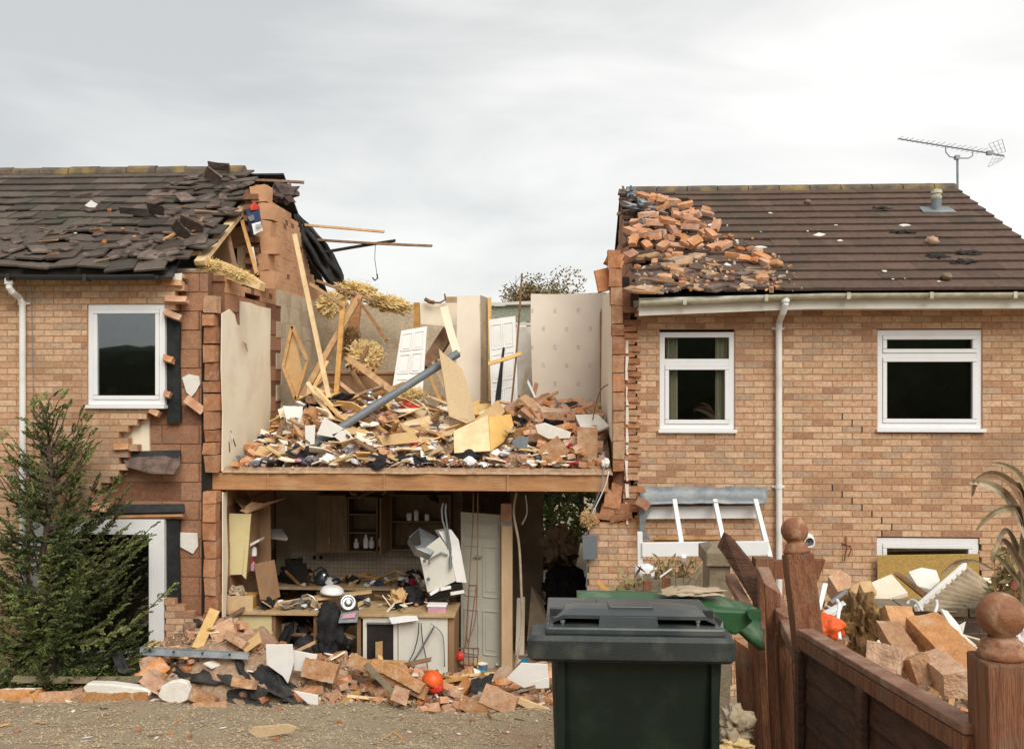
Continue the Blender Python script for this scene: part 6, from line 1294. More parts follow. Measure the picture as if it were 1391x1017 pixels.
scatter_roof(26, [(950, 300), (1010, 330), (1060, 380), (1080, 402), (870, 404), (900, 380), (960, 352)], {'brickbit': 5, 'chip': 1, 'lichen': 1}, 'strewn between tiles of the right-hand roof', 12, .07, 5, s=.6)
for i, (px, py, k, s) in enumerate(((966, 313, 'chip', 1.1), (1032, 343, 'chip', 1.2), (1135, 313, 'chip', .7), (1096, 321, 'chip', .4), (1112, 326, 'chip', .9), (1139, 334, 'chip', .9), (1228, 313, 'chip', .9), (1200, 376, 'chip', .7), (1212, 387, 'chip', .5), (1273, 390, 'chip', .6), (1228, 386, 'chip', .3), (1045, 296, 'chip', .7), (1033, 322, 'chip', .3))):
    place(k, roofp(px, py, .07), 'dotted over the tidy part of the right-hand roof', N=nR, tilt=4, s=s, spin=0)
for px, py, s, lb in ((1096, 283, .05, 'small dark ball of moss high on the right-hand roof'), (1264, 337, .085, 'rounded grey stone lying mid-way up the right-hand roof'), (1053, 372 - 3, .09, 'round dark stone at the end of the brick trail on the roof'), (1284, 386, .06, 'small brown pebble low on the right of the roof')):
    mb = MB(); mb.lump(roofp(px, py, .09), s, s, s * .7, px, .25, 2, 3); mb.build('stone', 'weathered' if s < .08 else 'block_piece', None, lb, 'stone', smooth=True)
for px, py, lb in ((1198, 290, 'moss patch left of the vent pipe'), (1226, 322, 'moss patch in the middle of the right-hand roof'), (1272, 356, 'long moss patch below the grey stone'), (1313, 350, 'moss patch towards the right verge'), (1305, 362, 'lower moss patch towards the right verge')):
    mb = MB(); mb.lump(roofp(px, py, .05), .14, .08, .035, px, .8, 4, 3, mat=nR.to_track_quat('Z', 'Y').to_matrix()); mb.build('moss_clump', 'dark', None, lb, 'moss')
# crumpled lead on the left of the roof
for i, (px, py, rx, rz, rot, lb) in enumerate(((868, 287, .13, .05, 20, 'upper crumpled grey lead sheet on the left verge of the right-hand roof'), (876, 301, .22, .08, 15, 'larger crumpled grey lead sheet among the fallen bricks'), (856, 276, .08, .06, -30, 'torn grey lead at the left end of the right-hand ridge'), (877, 318, .07, .08, 0, 'small lead scrap below the crumpled sheets'))):
    P_ = roofp(px, py, .17); mb = MB(); mb.lump(P_, rx, rx * .7, rz, 80 + i, .9, 2.6, 3, mat=Matrix.Rotation(R(rot), 3, 'Y')); mb.build('lead_sheet', 'lead', None, lb, 'lead')
for (a_, b_, w_, lb) in (((846, 253, 13.8), (850, 266, 13.8), .03, 'small stick standing at the left tip of the right-hand ridge'), ((838, 291, 13.0), (851, 288, 13.0), .04, 'splintered batten poking left from the right-hand verge'), ((845, 335, 12.0), (862, 327, 12.0), .04, 'thin batten end poking left lower down the right-hand verge'), ((850, 262, 13.7), (866, 260, 13.7), .035, 'short lath on the left tip of the right-hand ridge')): timber('batten_end', lb, a_, b_, w_, 'old_wood', .025, 'timber')
# bricks over the right torn wall head
for (a_, b_, w_, lb) in (((823, 352, 10.8), (846, 362, 10.8), .1, 'brick lying askew on top of the torn right party wall'), ((848, 351, 10.9), (861, 345, 11.2), .1, 'brick under the verge above the torn right party wall'), ((833, 347, 10.9), (846, 353, 10.9), .08, 'brick on the very top of the torn right party wall'), ((816, 366, 10.85), (822, 396, 10.85), .16, 'leaning block at the left of the torn right wall head'), ((868, 682, 10.7), (879, 687, 10.6), .1, 'brick sticking out over the lead flashing')): timber('loose_brick', lb, a_, b_, w_, 'toothed_brick', .1, 'brick')
def pfR():
    while 1:
        px = U(850, 1090); py = U(275, 402)
        if inpoly(px, py, [(855, 272), (920, 275), (985, 310), (1060, 350), (1100, 402), (866, 404)]) and rnd() < 1.2 - (px - 850) / 260: return roofp(px, py, U(.05, .08))
crumbs('roof_crumbs', 'orange brick crumbs and dust strewn over the left part of the right-hand roof', 420, pfR, .012, .06)
# --- debris on left roof
random.seed(31)
scatter_roof(24, [(150, 270), (235, 250), (330, 245), (340, 262), (318, 290), (300, 312), (272, 340), (256, 362), (30, 360), (0, 350), (0, 325), (90, 300)], {'tile': 14, 'darkstick': 1}, 'jumbled over the wrecked left-hand roof', 9, .15, 9, PL, nL, s=.85, spin=0)
scatter_roof(30, [(235, 250), (330, 245), (340, 262), (318, 290), (300, 312), (272, 340), (256, 362), (180, 362), (200, 300)], {'tile': 14, 'stick': .4, 'darkstick': 2.5}, 'jumbled over the wrecked left-hand roof', 17, .2, 9, PL, nL, s=.9)
scatter_roof(30, [(0, 330), (120, 300), (250, 290), (256, 362), (0, 362)], {'brickbit': 1.2, 'chip': 1.4, 'tile': 4, 'darkstick': 2}, 'jumbled over the wrecked left-hand roof', 14, .22, 8, PL, nL, s=.55)
o = onplane(128, 289, PL, nL) + nL * .12; mb = MB(); mb.slab([o + V((a_, -.02, b_)) for a_, b_ in ((-.09, -.02), (.0, .05), (.02, .03), (.09, .0), (.05, -.05), (-.03, -.045))], .015); mb.build('white_shard', 'white_board', None, 'bright white shard lying on the left-hand roof', 'shard')
for px, py, w_, h_, rt, lb in ((265, 322, .3, .16, 24, 'large pinkish-grey tile tilted near the pale rafter'), (250, 330, .24, .17, 50, 'grey tile standing beside the pinkish tile'), (215, 300, .2, .12, 10, 'upturned grey tile high on the debris of the left roof'), (186, 303, .36, .1, 4, 'long lifted tile on the left roof'), (292, 255, .26, .2, 40, 'big lifted tile below the left ridge end'), (115, 281, .3, .07, -2, 'lighter grey tile above the white shard'), (300, 240, .3, .1, 6, 'ridge tile knocked askew at the left ridge end')):
    P_ = onplane(px, py, PL, nL) + nL * .16; mb = MB(); mb.obox(Matrix.Translation(P_) @ Matrix.Rotation(R(rt), 4, 'Y') @ Matrix.Rotation(R(35), 4, 'X'), w_, .025, h_, jit=.015); mb.build('lifted_tile', 'tile_piece', None, lb, 'tile')
# ================================================================== WHEELIE BINS
def P2(px, py, Y): return W(px, py, Y)
t = thing('wheelie_bin', 'big dark green wheelie bin with a grey-black lid in the foreground', 'wheelie bin', (X(865, 2.9), 2.9, 1.93))
xl, xr = X(716, 2.6), X(1001, 2.6); xc = (xl + xr) / 2
lt, lb_ = Z(860, 868, 2.6), Z(860, 902, 2.6)
def loft(mb, rings, mi=0):  # rings of equal length, closed
    n = len(rings[0]); vs = [p for r_ in rings for p in r_]
    mb.add(vs, [(i * n + k, i * n + (k + 1) % n, (i + 1) * n + (k + 1) % n, (i + 1) * n + k) for i in range(len(rings) - 1) for k in range(n)] + [tuple(range(n))[::-1], tuple((len(rings) - 1) * n + k for k in range(n))], mi)
def rrect(x0, x1, y0, y1, z, r, n=5):
    o = []
    for cx, cy, a0 in ((x1 - r, y1 - r, 0), (x0 + r, y1 - r, 90), (x0 + r, y0 + r, 180), (x1 - r, y0 + r, 270)):
        for i in range(n + 1): a = R(a0 + 90 * i / n); o.append((cx + r * math.cos(a), cy + r * math.sin(a), z))
    return o
mb = MB(); bx0, bx1 = X(748, 2.68), X(984, 2.68)
loft(mb, [rrect(bx0 + .045, bx1 - .045, 2.80, 3.04, 1.93, .05), rrect(bx0 + .03, bx1 - .03, 2.76, 3.06, 2.2, .05), rrect(bx0 + .008, bx1 - .008, 2.69, 3.08, 2.7, .05), rrect(bx0, bx1, 2.665, 3.1, lb_ + .03, .05)])
mb.build('body', 'bin_dark_green', t, smooth=False, bevel=.004)
mb = MB(); loft(mb, [rrect(xl + .01, xr - .008, 2.615, 2.73, lb_ - .0, .02), rrect(xl, xr, 2.60, 2.74, lb_ + .012, .02), rrect(xl + .002, xr - .002, 2.60, 2.74, lt - .008, .02), rrect(xl + .012, xr - .012, 2.612, 2.73, lt + .004, .02)])
mb.build('rim', 'bin_grey', t)
# ribs on the body under the rim
mb = MB()
for u in (.06, .94): mb = MB(); x = lerp(bx0, bx1, u); mb.box(x - .012, x + .012, 2.652, 2.70, 2.3, lb_ - .004); mb.build('rib', 'bin_dark_green', t, bevel=.003)
# lid: swept section
la, lb2 = X(741, 2.63), X(985, 2.63)
sec = [(2.622, lt + .004), (2.622, lt + .022), (2.64, lt + .026), (2.672, lt + .028)]
top = [(2.655, Z(860, 836, 2.655)), (2.70, Z(860, 836, 2.655) + .008), (2.78, Z(860, 836, 2.655) + .004), (2.88, Z(860, 836, 2.655) - .018), (3.0, lt + .008), (3.1, lt - .012)]
mb = MB(); mb.hexa([(la, 2.618, lt + .003), (lb2, 2.618, lt + .003), (lb2, 3.1, lt - .03), (la, 3.1, lt - .03), (la, 2.62, lt + .026), (lb2, 2.62, lt + .026), (lb2, 3.1, lt - .005), (la, 3.1, lt - .005)])
lid = mb.build('lid', 'bin_lid_grey', t, bevel=.006)
mb = MB(); n = 16; rows = []
for (y, z) in top:
    tt = (y - 2.655) / .45; ins = .004 + .055 * tt ** 1.4; row = []
    for i in range(n + 1):
        u = i / n; x = lerp(la + .018 + ins * .8, lb2 - .018 - ins, u); e_ = min(u, 1 - u); zz = z - (.045 * max(0, 1 - e_ / .09) ** 2 if y > 2.66 else .012 * max(0, 1 - e_ / .05)); row.append((x, y, zz))
    rows.append(row)
vs = [p for r_ in rows for p in r_] + [(p[0], p[1], p[2] - .01) for r_ in rows for p in r_]; N_ = len(rows) * (n + 1); fs = []
for j in range(len(rows) - 1):
    for i in range(n): q = (j * (n + 1) + i, j * (n + 1) + i + 1, (j + 1) * (n + 1) + i + 1, (j + 1) * (n + 1) + i); fs += [q, tuple(k + N_ for k in q[::-1])]
bd = [i for i in range(n + 1)] + [j * (n + 1) + n for j in range(1, len(rows))] + [(len(rows) - 1) * (n + 1) + i for i in range(n - 1, -1, -1)] + [j * (n + 1) for j in range(len(rows) - 2, 0, -1)]
for a_, b_ in zip(bd, bd[1:] + bd[:1]): fs.append((a_, b_, b_ + N_, a_ + N_))
mb.add(vs, fs); mb.build('lid_top', 'bin_lid_grey', lid, smooth=False)
zt_ = Z(860, 836, 2.655)
mb = MB()
mb.hexa([(X(813, 2.64), 2.645, lt + .02), (X(895, 2.64), 2.645, lt + .02), (X(895, 2.64), 2.9, lt + .02), (X(813, 2.64), 2.9, lt + .02), (X(815, 2.64), 2.652, zt_ - .002), (X(893, 2.64), 2.652, zt_ - .002), (X(893, 2.64), 2.9, zt_ - .012), (X(815, 2.64), 2.9, zt_ - .012)])
for a_, b_ in ((741, 746), (979, 985)): mb.hexa([(X(a_, 2.63), 2.65, lt + .02), (X(b_, 2.63), 2.65, lt + .02), (X(b_, 2.63), 3.05, lt - .02), (X(a_, 2.63), 3.05, lt - .02), (X(a_ + 5, 2.63), 2.66, zt_ - .012), (X(b_ - 1, 2.63), 2.66, zt_ - .012), (X(b_ - 3, 2.63), 3.05, lt - .01), (X(a_ + 6, 2.63), 3.05, lt - .01)])
mb.build('lid_face', 'bin_lid_grey', lid, bevel=.004)
mb = MB(); mb.box(X(746, 2.63), X(979, 2.63), 2.76, 2.78, lt + .02, zt_ - .01); mb.build('handle_recess', 'bin_grey', lid)
mb = MB(); mb.hexa([(X(826, 2.7), 2.70, zt_ + .004), (X(888, 2.7), 2.70, zt_ + .004), (X(888, 2.7), 2.80, zt_ - .003), (X(826, 2.7), 2.80, zt_ - .003), (X(827, 2.7), 2.702, zt_ + .016), (X(887, 2.7), 2.702, zt_ + .016), (X(887, 2.7), 2.80, zt_ + .006), (X(827, 2.7), 2.80, zt_ + .006)]); mb.build('lid_panel', 'bin_lid_grey', lid, bevel=.004)
mb = MB()
for px in (764, 948): c = W(px, 849, 2.665); mb.tube([c - V((0, 0, .022)), c + V((0, 0, .012))], .005, 8); mb.tube([c + V((0, 0, .01)), c + V((0, 0, .018))], .008, 8)
mb.build('pin', 'dull_steel', lid)
mb = MB()
for sx in (-1, 1): mb.tube([(xc + sx * .2, 3.1, 2.03), (xc + sx * .26, 3.1, 2.03)], .1, 20)
mb.build('wheels', 'dark', t)
# second, green bin
t = thing('wheelie_bin', 'bright green wheelie bin lid drooping behind the big dark bin', 'wheelie bin', (X(880, 3.9), 3.9, 1.83))
gx0, gx1 = X(800, 3.75), X(970, 3.75)
mb = MB(); loft(mb, [rrect(gx0 + .04, gx1 - .04, 3.6, 3.75, 1.83, .05), rrect(gx0, gx1, 3.55, 3.8, Z(880, 826, 3.6), .05)]); mb.build('body', 'bin_green', t)
mb = MB(); n = 26; prof = [(3.5, -.03), (3.52, -.012), (3.58, .0), (3.66, .004), (3.72, 0)]; vs = []; XE = X(1036, 3.6); X0 = X(784, 3.6)
for (y, dz) in prof:
    for i in range(n + 1):
        u = i / n; x = lerp(X0 + (y - 4.25) * -.0, XE, u); px = lerp(784, 1036, u)
        zc = Z(880, 804, 3.7) + dz - (max(0, (u - .62) / .38) ** 1.3) * .05 - (.10 * max(0, (u - .80) / .2) ** 1.0 * (3.8 - y) / .3 if y < 3.7 else 0)
        w_ = 1 if u < .93 else 1 - (u - .93) / .07 * .55
        vs.append((x, lerp(3.6, y, w_), zc))
nv = len(prof)
mb.add(vs, [(j * (n + 1) + i, j * (n + 1) + i + 1, (j + 1) * (n + 1) + i + 1, (j + 1) * (n + 1) + i) for j in range(nv - 1) for i in range(n)])
o = mb.build('lid', 'bin_green', t, smooth=True); s_ = o.modifiers.new('t', 'SOLIDIFY'); s_.thickness = .025; s_.offset = -1
mb = MB(); mb.slab([W(955, 826, 3.5), W(1028, 829, 3.5), W(1022, 846, 3.5), W(1000, 864, 3.5), W(985, 858, 3.5), W(975, 845, 3.5)], .05); mb.build('lid_skirt', 'bin_green', t, bevel=.012)
mb = MB(); c = W(1024, 834, 3.46); mb.tube([c, c + V((0, .03, 0))], .022, 14); mb.build('hinge_boss', 'bin_green', t)
mb = MB(); mb.lump(W(942, 803, 3.62), .11, .06, .014, 91, .5, 2, 4); mb.lump(W(915, 804, 3.6), .06, .05, .012, 92, .5, 2, 3); mb.build('beige_rag', 'beige_cloth', None, 'flat beige rag lying on the green bin lid', 'cloth', smooth=True)
mb = MB(); mb.lump(W(1000, 985, 3.2), .05, .05, .06, 93, .9, 2.2, 4); mb.lump(W(995, 1003, 3.15), .04, .05, .03, 94, .9, 2.2, 3); mb.build('crumpled_rag', 'beige_cloth', None, 'crumpled pale rag between the dark bin and the brown fence', 'cloth', smooth=True)
mb = MB(); mb.lump(W(1003, 1014, 3.1), .05, .04, .02, 95, .9, 2.2, 3); mb.build('dead_leaf', 'insulation', None, 'yellow crumpled scrap on the ground below the pale rag', 'scrap')
# ================================================================== FENCE
def post(label, p_top, p_bot, wpx_w, ball_r, yt, neck):
    t = thing('fence_post', label, 'fence post', W(*p_bot))
    A_, B_ = W(*p_top), W(*p_bot); mb = MB(); mb.bar(B_, A_, wpx_w, wpx_w, up=(.0, -1, 0)); mb.build('shaft', 'fence_stain', t, bevel=.006)
    d = (A_ - B_).normalized(); m_ = Matrix.Translation(A_) @ d.to_track_quat('Z', 'Y').to_matrix().to_4x4(); r = ball_r; f = MB()
    pr = [(r * .92, -.002), (r * 1.02, .008), (r * .95, .018), (r * .82, .024), (r * .86, .034), (r * .66, .042), (r * .52, .052), (r * .50, neck * .7)]
    zc = neck + r * .82
    for i in range(13):
        a = R(-58 + (148) * i / 12); pr.append((max(.0005, r * math.cos(a)), zc + r * math.sin(a)))
    f.lathe(m_, pr, 28); f.build('ball_finial', 'finial', t, smooth=True); return t, A_, B_
tA, pA, pAb = post('nearest brown fence post with a big worn ball finial at the right edge', (1361, 892, 2.12), (1372, 1300, 2.12), .112, .051, 0, .052)
tB, pB, pBb = post('leaning brown fence post with a ball finial in the middle of the fence', (1083, 752, 3.55), (1128, 1130, 3.35), .10, .051, 0, .045)
# panel between the two ball posts
t = thing('boarded_fence', 'dark brown overlapped fence panel between the two ball posts', 'fence panel', (W(1210, 1000, 2.7).x, 2.7, 1.9))
A1, A2 = W(1094, 853, 3.36), W(1327, 984, 2.14); dn = V((0, 0, -1)); side = (A2 - A1).cross(V((0, 0, 1))).normalized(); side = side if side.y < 0 else -side
mb = MB(); mb.bar(A1 + V((0, 0, -.012)), A2 + V((0, 0, -.012)), .062, .022, up=(0, 0, 1)); mb.build('capping_rail', 'fence_worn', t, bevel=.004)
mb = MB(); mb.bar(A1 + dn * .048 + side * .014, A2 + dn * .048 + side * .014, .035, .045, up=(0, 0, 1)); mb.build('top_rail', 'fence_stain', t, bevel=.003)
for k in range(10):
    q = MB(); z0_ = .068 + k * .085; jz = U(-.006, .006)
    e0 = A1 + dn * (z0_ + jz); e1 = A2 + dn * (z0_ + U(-.006, .006)); dr = dn * .1
    q.hexa([e0 + dr + side * .016, e1 + dr + side * .016, e1 + dr - side * .0, e0 + dr - side * .0, e0 + side * .004, e1 + side * .004, e1 - side * .006, e0 - side * .006]); q.build('board', 'fence_dark', t)
for u in (.02, .5, .97):
    q = MB(); p_ = A1.lerp(A2, u) + side * .03; q.bar(p_ + dn * .07, p_ + dn * .95, .045, .022, up=tuple(side)); q.build('batten', 'fence_dark', t, bevel=.003)
# far panel: fallen upright boards
t = thing('boarded_fence', 'red-brown fence panel of upright boards leaning behind the bins', 'fence panel', (W(1040, 950, 4.0).x, 4.0, 1.7))
for (a_, b_, c_, d_, Y_) in ((1000, 1021, 868, 1005, 3.95), (1018, 1040, 850, 1018, 4.0), (1041, 1062, 792, 1030, 3.9), (1058, 1082, 830, 1060, 3.8), (1078, 1098, 875, 1080, 3.7)):
    q = MB(); q.slab([W(a_ - 2, c_, Y_), W(b_ - 2, c_ + 14, Y_), W(b_ + 14, d_ + 150, Y_ - .1), W(a_ + 12, d_ + 150, Y_ - .1)], .018); q.build('board', 'fence_stain', t, bevel=.003)
mb = MB(); mb.bar(W(1036, 776, 4.3), W(1088, 893, 3.55), .055, .05, up=(0, -.3, 1)); mb.build('top_rail', 'fence_worn', t, bevel=.004)
mb = MB(); mb.bar(W(992, 785, 4.6), W(1032, 858, 4.1), .05, .04, up=(0, -.3, 1)); mb.build('top_rail', 'fence_worn', t, bevel=.004)
for px in (1036, 1062):
    mb = MB(); mb.bar(W(px - 4, 860, 3.82), W(px + 12, 1130, 3.72), .03, .03, up=(0, -1, 0)); mb.build('batten', 'fence_stain', t, bevel=.003)
timber('fence_post', 'plain square brown fence post behind the leaning ball post', (1036, 757, 4.45), (1040, 1100, 4.4), .085, 'fence_stain', .085, 'fence post', jit=.002)
board('fence_board', 'broken dark fence board sticking up to the left with a snapped end', 'fence board', [(974, 742, 4.5), (983, 722, 4.5), (991, 727, 4.5), (1029, 774, 4.4), (1030, 828, 4.3), (1021, 815, 4.35), (986, 757, 4.5), (979, 748, 4.5)], 'fence_dark', .03)
board('fence_board', 'short brown board crossing behind the two fence posts', 'fence board', [(1046, 761, 4.7), (1122, 760, 4.7), (1112, 788, 4.7), (1050, 786, 4.7)], 'fence_stain', .03)
t = thing('trellis', 'low red-brown picket trellis in front of the dry plants', 'trellis', W(895, 830, 6.0)); 
for (a_, c_, d_, w_) in ((879, 788, 900, .05), (905, 784, 900, .055), (868, 800, 900, .04), (930, 800, 900, .05), (952, 802, 900, .05)):
    q = MB(); q.bar(W(a_, c_, 6.0), W(a_, d_, 6.0), w_, .03, up=(0, -1, 0)); q.build('picket', 'fence_stain', t, bevel=.003)
mb = MB(); mb.bar(W(850, 806, 6.04), W(975, 806, 6.04), .04, .03, up=(0, -1, 0)); mb.build('rail', 'weathered', t)
t = thing('concrete_pier', 'weathered square concrete-capped pier beside the dry plants', 'pier', W(975, 900, 5.6)); mb = MB()
a, b = X(961, 5.6), X(995, 5.6); mb.box(a + .01, b - .01, 5.61, 5.85, .9, Z(975, 762, 5.6)); mb.build('shaft', 'weathered', t, bevel=.006); mb = MB(); zc = Z(975, 750, 5.6)
loft(mb, [[(a - .01, 5.58, Z(975, 768, 5.6)), (b + .01, 5.58, Z(975, 768, 5.6)), (b + .01, 5.9, Z(975, 768, 5.6)), (a - .01, 5.9, Z(975, 768, 5.6))], [(a - .01, 5.58, zc), (b + .01, 5.58, zc), (b + .01, 5.9, zc), (a - .01, 5.9, zc)], [(a + .04, 5.68, zc + .03), (b - .04, 5.68, zc + .03), (b - .04, 5.8, zc + .03), (a + .04, 5.8, zc + .03)]]); mb.build('cap', 'weathered', t, bevel=.004)
t = thing('garden_fence', 'old grey-brown boards standing behind the concrete pier', 'fence', W(950, 900, 6.6))
for px in range(868, 1000, 11):
    q = MB(); top_ = 775 + U(-6, 6) if px > 955 else 786 + U(-8, 6); q.bar(W(px, top_, 6.6), W(px, 930, 6.6), .054, .015, up=(0, -1, 0)); q.build('board', 'weathered', t)
# ================================================================== RIGHT GARDEN: low wall and rubble
def keepW(x, z):
    px, py = proj((x, 6.3, z)); return py > 837
t = thing('garden_wall', 'low dark garden wall of mixed bricks behind the rubble pile', 'wall', (X(1300, 6.3), 6.3, .9))
mb = MB(); masonry(mb, X(1180, 6.3), X(1520, 6.3), .85, Z(1300, 838, 6.3), 6.3, keepW, dep=.2); mb.build('brickwork', ['dark_brick', 'grey_mortar'], t)
mb = MB(); x = X(1182, 6.3)
while x < X(1515, 6.3): mb.box(x + .004, x + .208, 6.28, 6.52, Z(1300, 837, 6.3), Z(1300, 837, 6.3) + .062); x += .214
mb.build('coping', 'weathered', t, bevel=.006)
def hG(x, y):
    return pw(y, [(3.0, 1.35), (3.8, 1.75), (4.6, 2.05), (5.4, 2.1), (6.2, 2.15), (6.6, 2.12), (7.2, 2.0), (8.0, 1.35), (10.5, .5)])
mb = MB(); vs = []; ny, nx = 40, 60
for j in range(ny + 1):
    y = lerp(3.1, 10.6, j / ny)
    for i in range(nx + 1):
        px = lerp(1100, 1700, i / nx); x = X(px, y)
        if y < 6.3: z = hG(x, y) - .25
        else: z = hG(x, y) - .12
        vs.append((x, y, z + .1 * noise.noise(V((x * 3, y * 3, 2))) + .05 * noise.noise(V((x * 9, y * 9, 4)))))
mb.add(vs, [(j * (nx + 1) + i, j * (nx + 1) + i + 1, (j + 1) * (nx + 1) + i + 1, (j + 1) * (nx + 1) + i) for j in range(ny) for i in range(nx)])
mb.build('rubble_heap', 'dust', None, 'dusty rubble filling the garden behind the brown fence', 'rubble', kind='stuff')
random.seed(41)
def pfG():
    y = U(3.6, 7.7); px = U(1105, 1400); return V((X(px, y), y, hG(0, y) - (.24 if y < 6.3 else .1) + U(-.02, .06)))
crumbs('rubble_crumbs', 'fine crumbs over the pile behind the brown fence', 1500, pfG, .012, .045)
wG = {'brick': 16, 'halfbrick': 14, 'blockbit': 6, 'chip': 9, 'longstick': 2, 'stick': 5, 'darkstick': 5, 'board': 5, 'bigboard': 3, 'cream': 9, 'paper': 2}
for i in range(130):
    y = U(3.7, 6.1); px = U(1120, 1400); place(pick(wG), V((X(px, y), y, hG(0, y) - .17 + U(0, .09))), 'in the pile behind the brown fence', tilt=35, s=.75)
for i in range(80):
    y = U(6.6, 7.6); px = U(1108, 1400); place(pick(wG), V((X(px, y), y, hG(0, y) - .08 + U(0, .1))), 'on the far side of the low garden wall', tilt=30, s=.62)
for nm, lb, p_, m_, th_ in (
 ('white_board', 'broad cream board lying on the pile above the tall pale block', [(1180, 792, 6.9), (1211, 779, 7.0), (1233, 804, 6.6), (1166, 824, 6.4)], 'plaster_cream', .03),
 ('curved_board', 'round-cornered tan board left of the broad cream board', [(1156, 797, 6.6), (1168, 789, 6.7), (1183, 788, 6.7), (1191, 803, 6.5), (1183, 812, 6.4), (1164, 819, 6.3), (1154, 812, 6.3)], 'cardboard', .03),
 ('white_board', 'white sack-like board behind the corrugated sheet', [(1234, 776, 7.2), (1252, 770, 7.3), (1272, 774, 7.3), (1277, 788, 7.1), (1264, 800, 6.9), (1246, 795, 6.9)], 'plaster_white', .06),
 ('block_scrap', 'brown cube-shaped block at the upper left of the garden pile', [(1125, 782, 6.7), (1141, 773, 6.8), (1157, 783, 6.7), (1155, 798, 6.6), (1138, 803, 6.6)], 'block_piece', .15),
 ('white_strip', 'narrow white strip leaning beside the leaning ball post', [(1118, 791, 6.0), (1125, 792, 6.0), (1116, 828, 5.8), (1111, 825, 5.8)], 'white_board', .03),
 ('white_strip', 'white window strip lying level beside the leaning ball post', [(1114, 832, 5.9), (1145, 815, 6.1), (1149, 819, 6.0), (1117, 840, 5.8)], 'upvc', .03),
 ('metal_strip', 'grey metal strip under the brown cube-shaped block', [(1128, 816, 6.1), (1150, 800, 6.2), (1153, 804, 6.2), (1131, 820, 6.1)], 'dull_steel', .02),
 ('plaster_piece', 'white curl of plaster on the far side of the orange slab', [(1278, 826, 5.4), (1287, 829, 5.4), (1303, 848, 5.3), (1312, 843, 5.3), (1308, 860, 5.2), (1327, 876, 5.1), (1320, 880, 5.1), (1296, 858, 5.2)], 'plaster_white', .02),
 ('white_board', 'long flat pale board right of the corrugated sheet', [(1335, 783, 7.2), (1391, 792, 7.2), (1398, 800, 7.1), (1340, 792, 7.1)], 'plaster_cream', .03),
 ('brown_board', 'dark board edge between the cream board and the white sack', [(1214, 778, 7.0), (1221, 776, 7.0), (1262, 806, 6.6), (1256, 812, 6.6)], 'old_wood', .03)):
    board(nm, lb, 'board', p_, m_, th_)
t = thing('corrugated_sheet', 'beige corrugated sheet with a white edge strip lying on the garden pile', 'corrugated sheet', W(1300, 828, 6.5))
A_, B_, C_, D_ = W(1314, 769, 6.9), W(1350, 798, 6.8), W(1312, 830, 6.3), W(1248, 828, 6.2); mb = MB(); vs = []; nu = 72
for j in range(2):
    for i in range(nu + 1):
        u = i / nu; p_ = (A_.lerp(D_, u) if j == 0 else B_.lerp(C_, u)); vs.append(p_ + V((0, -.5, .8)) * .022 * math.sin(u * 9 * 2 * math.pi))
mb.add(vs, [(i, i + 1, nu + 2 + i, nu + 1 + i) for i in range(nu)]); o = mb.build('sheet', 'beige_cloth', t, smooth=True); s_ = o.modifiers.new('t', 'SOLIDIFY'); s_.thickness = .006
mb = MB(); mb.bar(A_ + V((-.02, -.01, .01)), D_ + V((-.02, -.01, .01)), .04, .03); mb.build('edge_strip', 'white_board', t, bevel=.004)
for a_, b_, w_, t_, m_, lb in (((1216, 826, 5.5), (1240, 905, 5.2), .15, .1, 'block_piece', 'tall pale block leaning in the middle of the garden pile'), ((1206, 852, 5.3), (1240, 905, 5.0), .12, .09, 'block_piece', 'dark-sided block in front of the tall pale block'), ((1252, 842, 5.3), (1345, 940, 4.6), .18, .08, 'orange_block', 'long orange slab sliding down to the right behind the fence'), ((1178, 888, 4.9), (1226, 900, 4.8), .13, .12, 'block_piece', 'brown and white block lying just above the panel rail'), ((1262, 900, 4.9), (1300, 930, 4.6), .13, .13, 'block_piece', 'grey-brown cube block under the long orange slab'), ((1235, 915, 4.8), (1262, 905, 4.8), .14, .1, 'block_piece', 'shadowed block right of the brown and white one')):
    blk(lb, a_, b_, w_, m_, t_)
mb = MB(); mb.lump(W(1125, 852, 5.3), .085, .08, .075, 97, .35, 2, 4); mb.build('orange_bag', 'orange_plastic', None, 'bright orange bag beside the leaning ball post', 'bag', smooth=True)
mb = MB(); mb.lump(W(1170, 850, 5.6), .09, .1, .18, 98, .7, 3, 4); mb.build('fibre_clump', 'brown_fluff', None, 'brown fibrous clump hanging under the curved tan board', 'clump')
cable('white cable standing up beside the orange bag', [(1141, 868, 5.2), (1138, 845, 5.3), (1140, 822, 5.4), (1137, 815, 5.5)], .011, 'paper')
cable('white loop of cable on the coping of the low wall', [(1232, 820, 5.9), (1238, 815, 5.9), (1246, 818, 5.8), (1252, 828, 5.6)], .010, 'paper')
cable('thin white cable end right of the cable loop on the low wall', [(1270, 832, 5.6), (1273, 822, 5.7), (1272, 815, 5.8)], .009, 'paper')
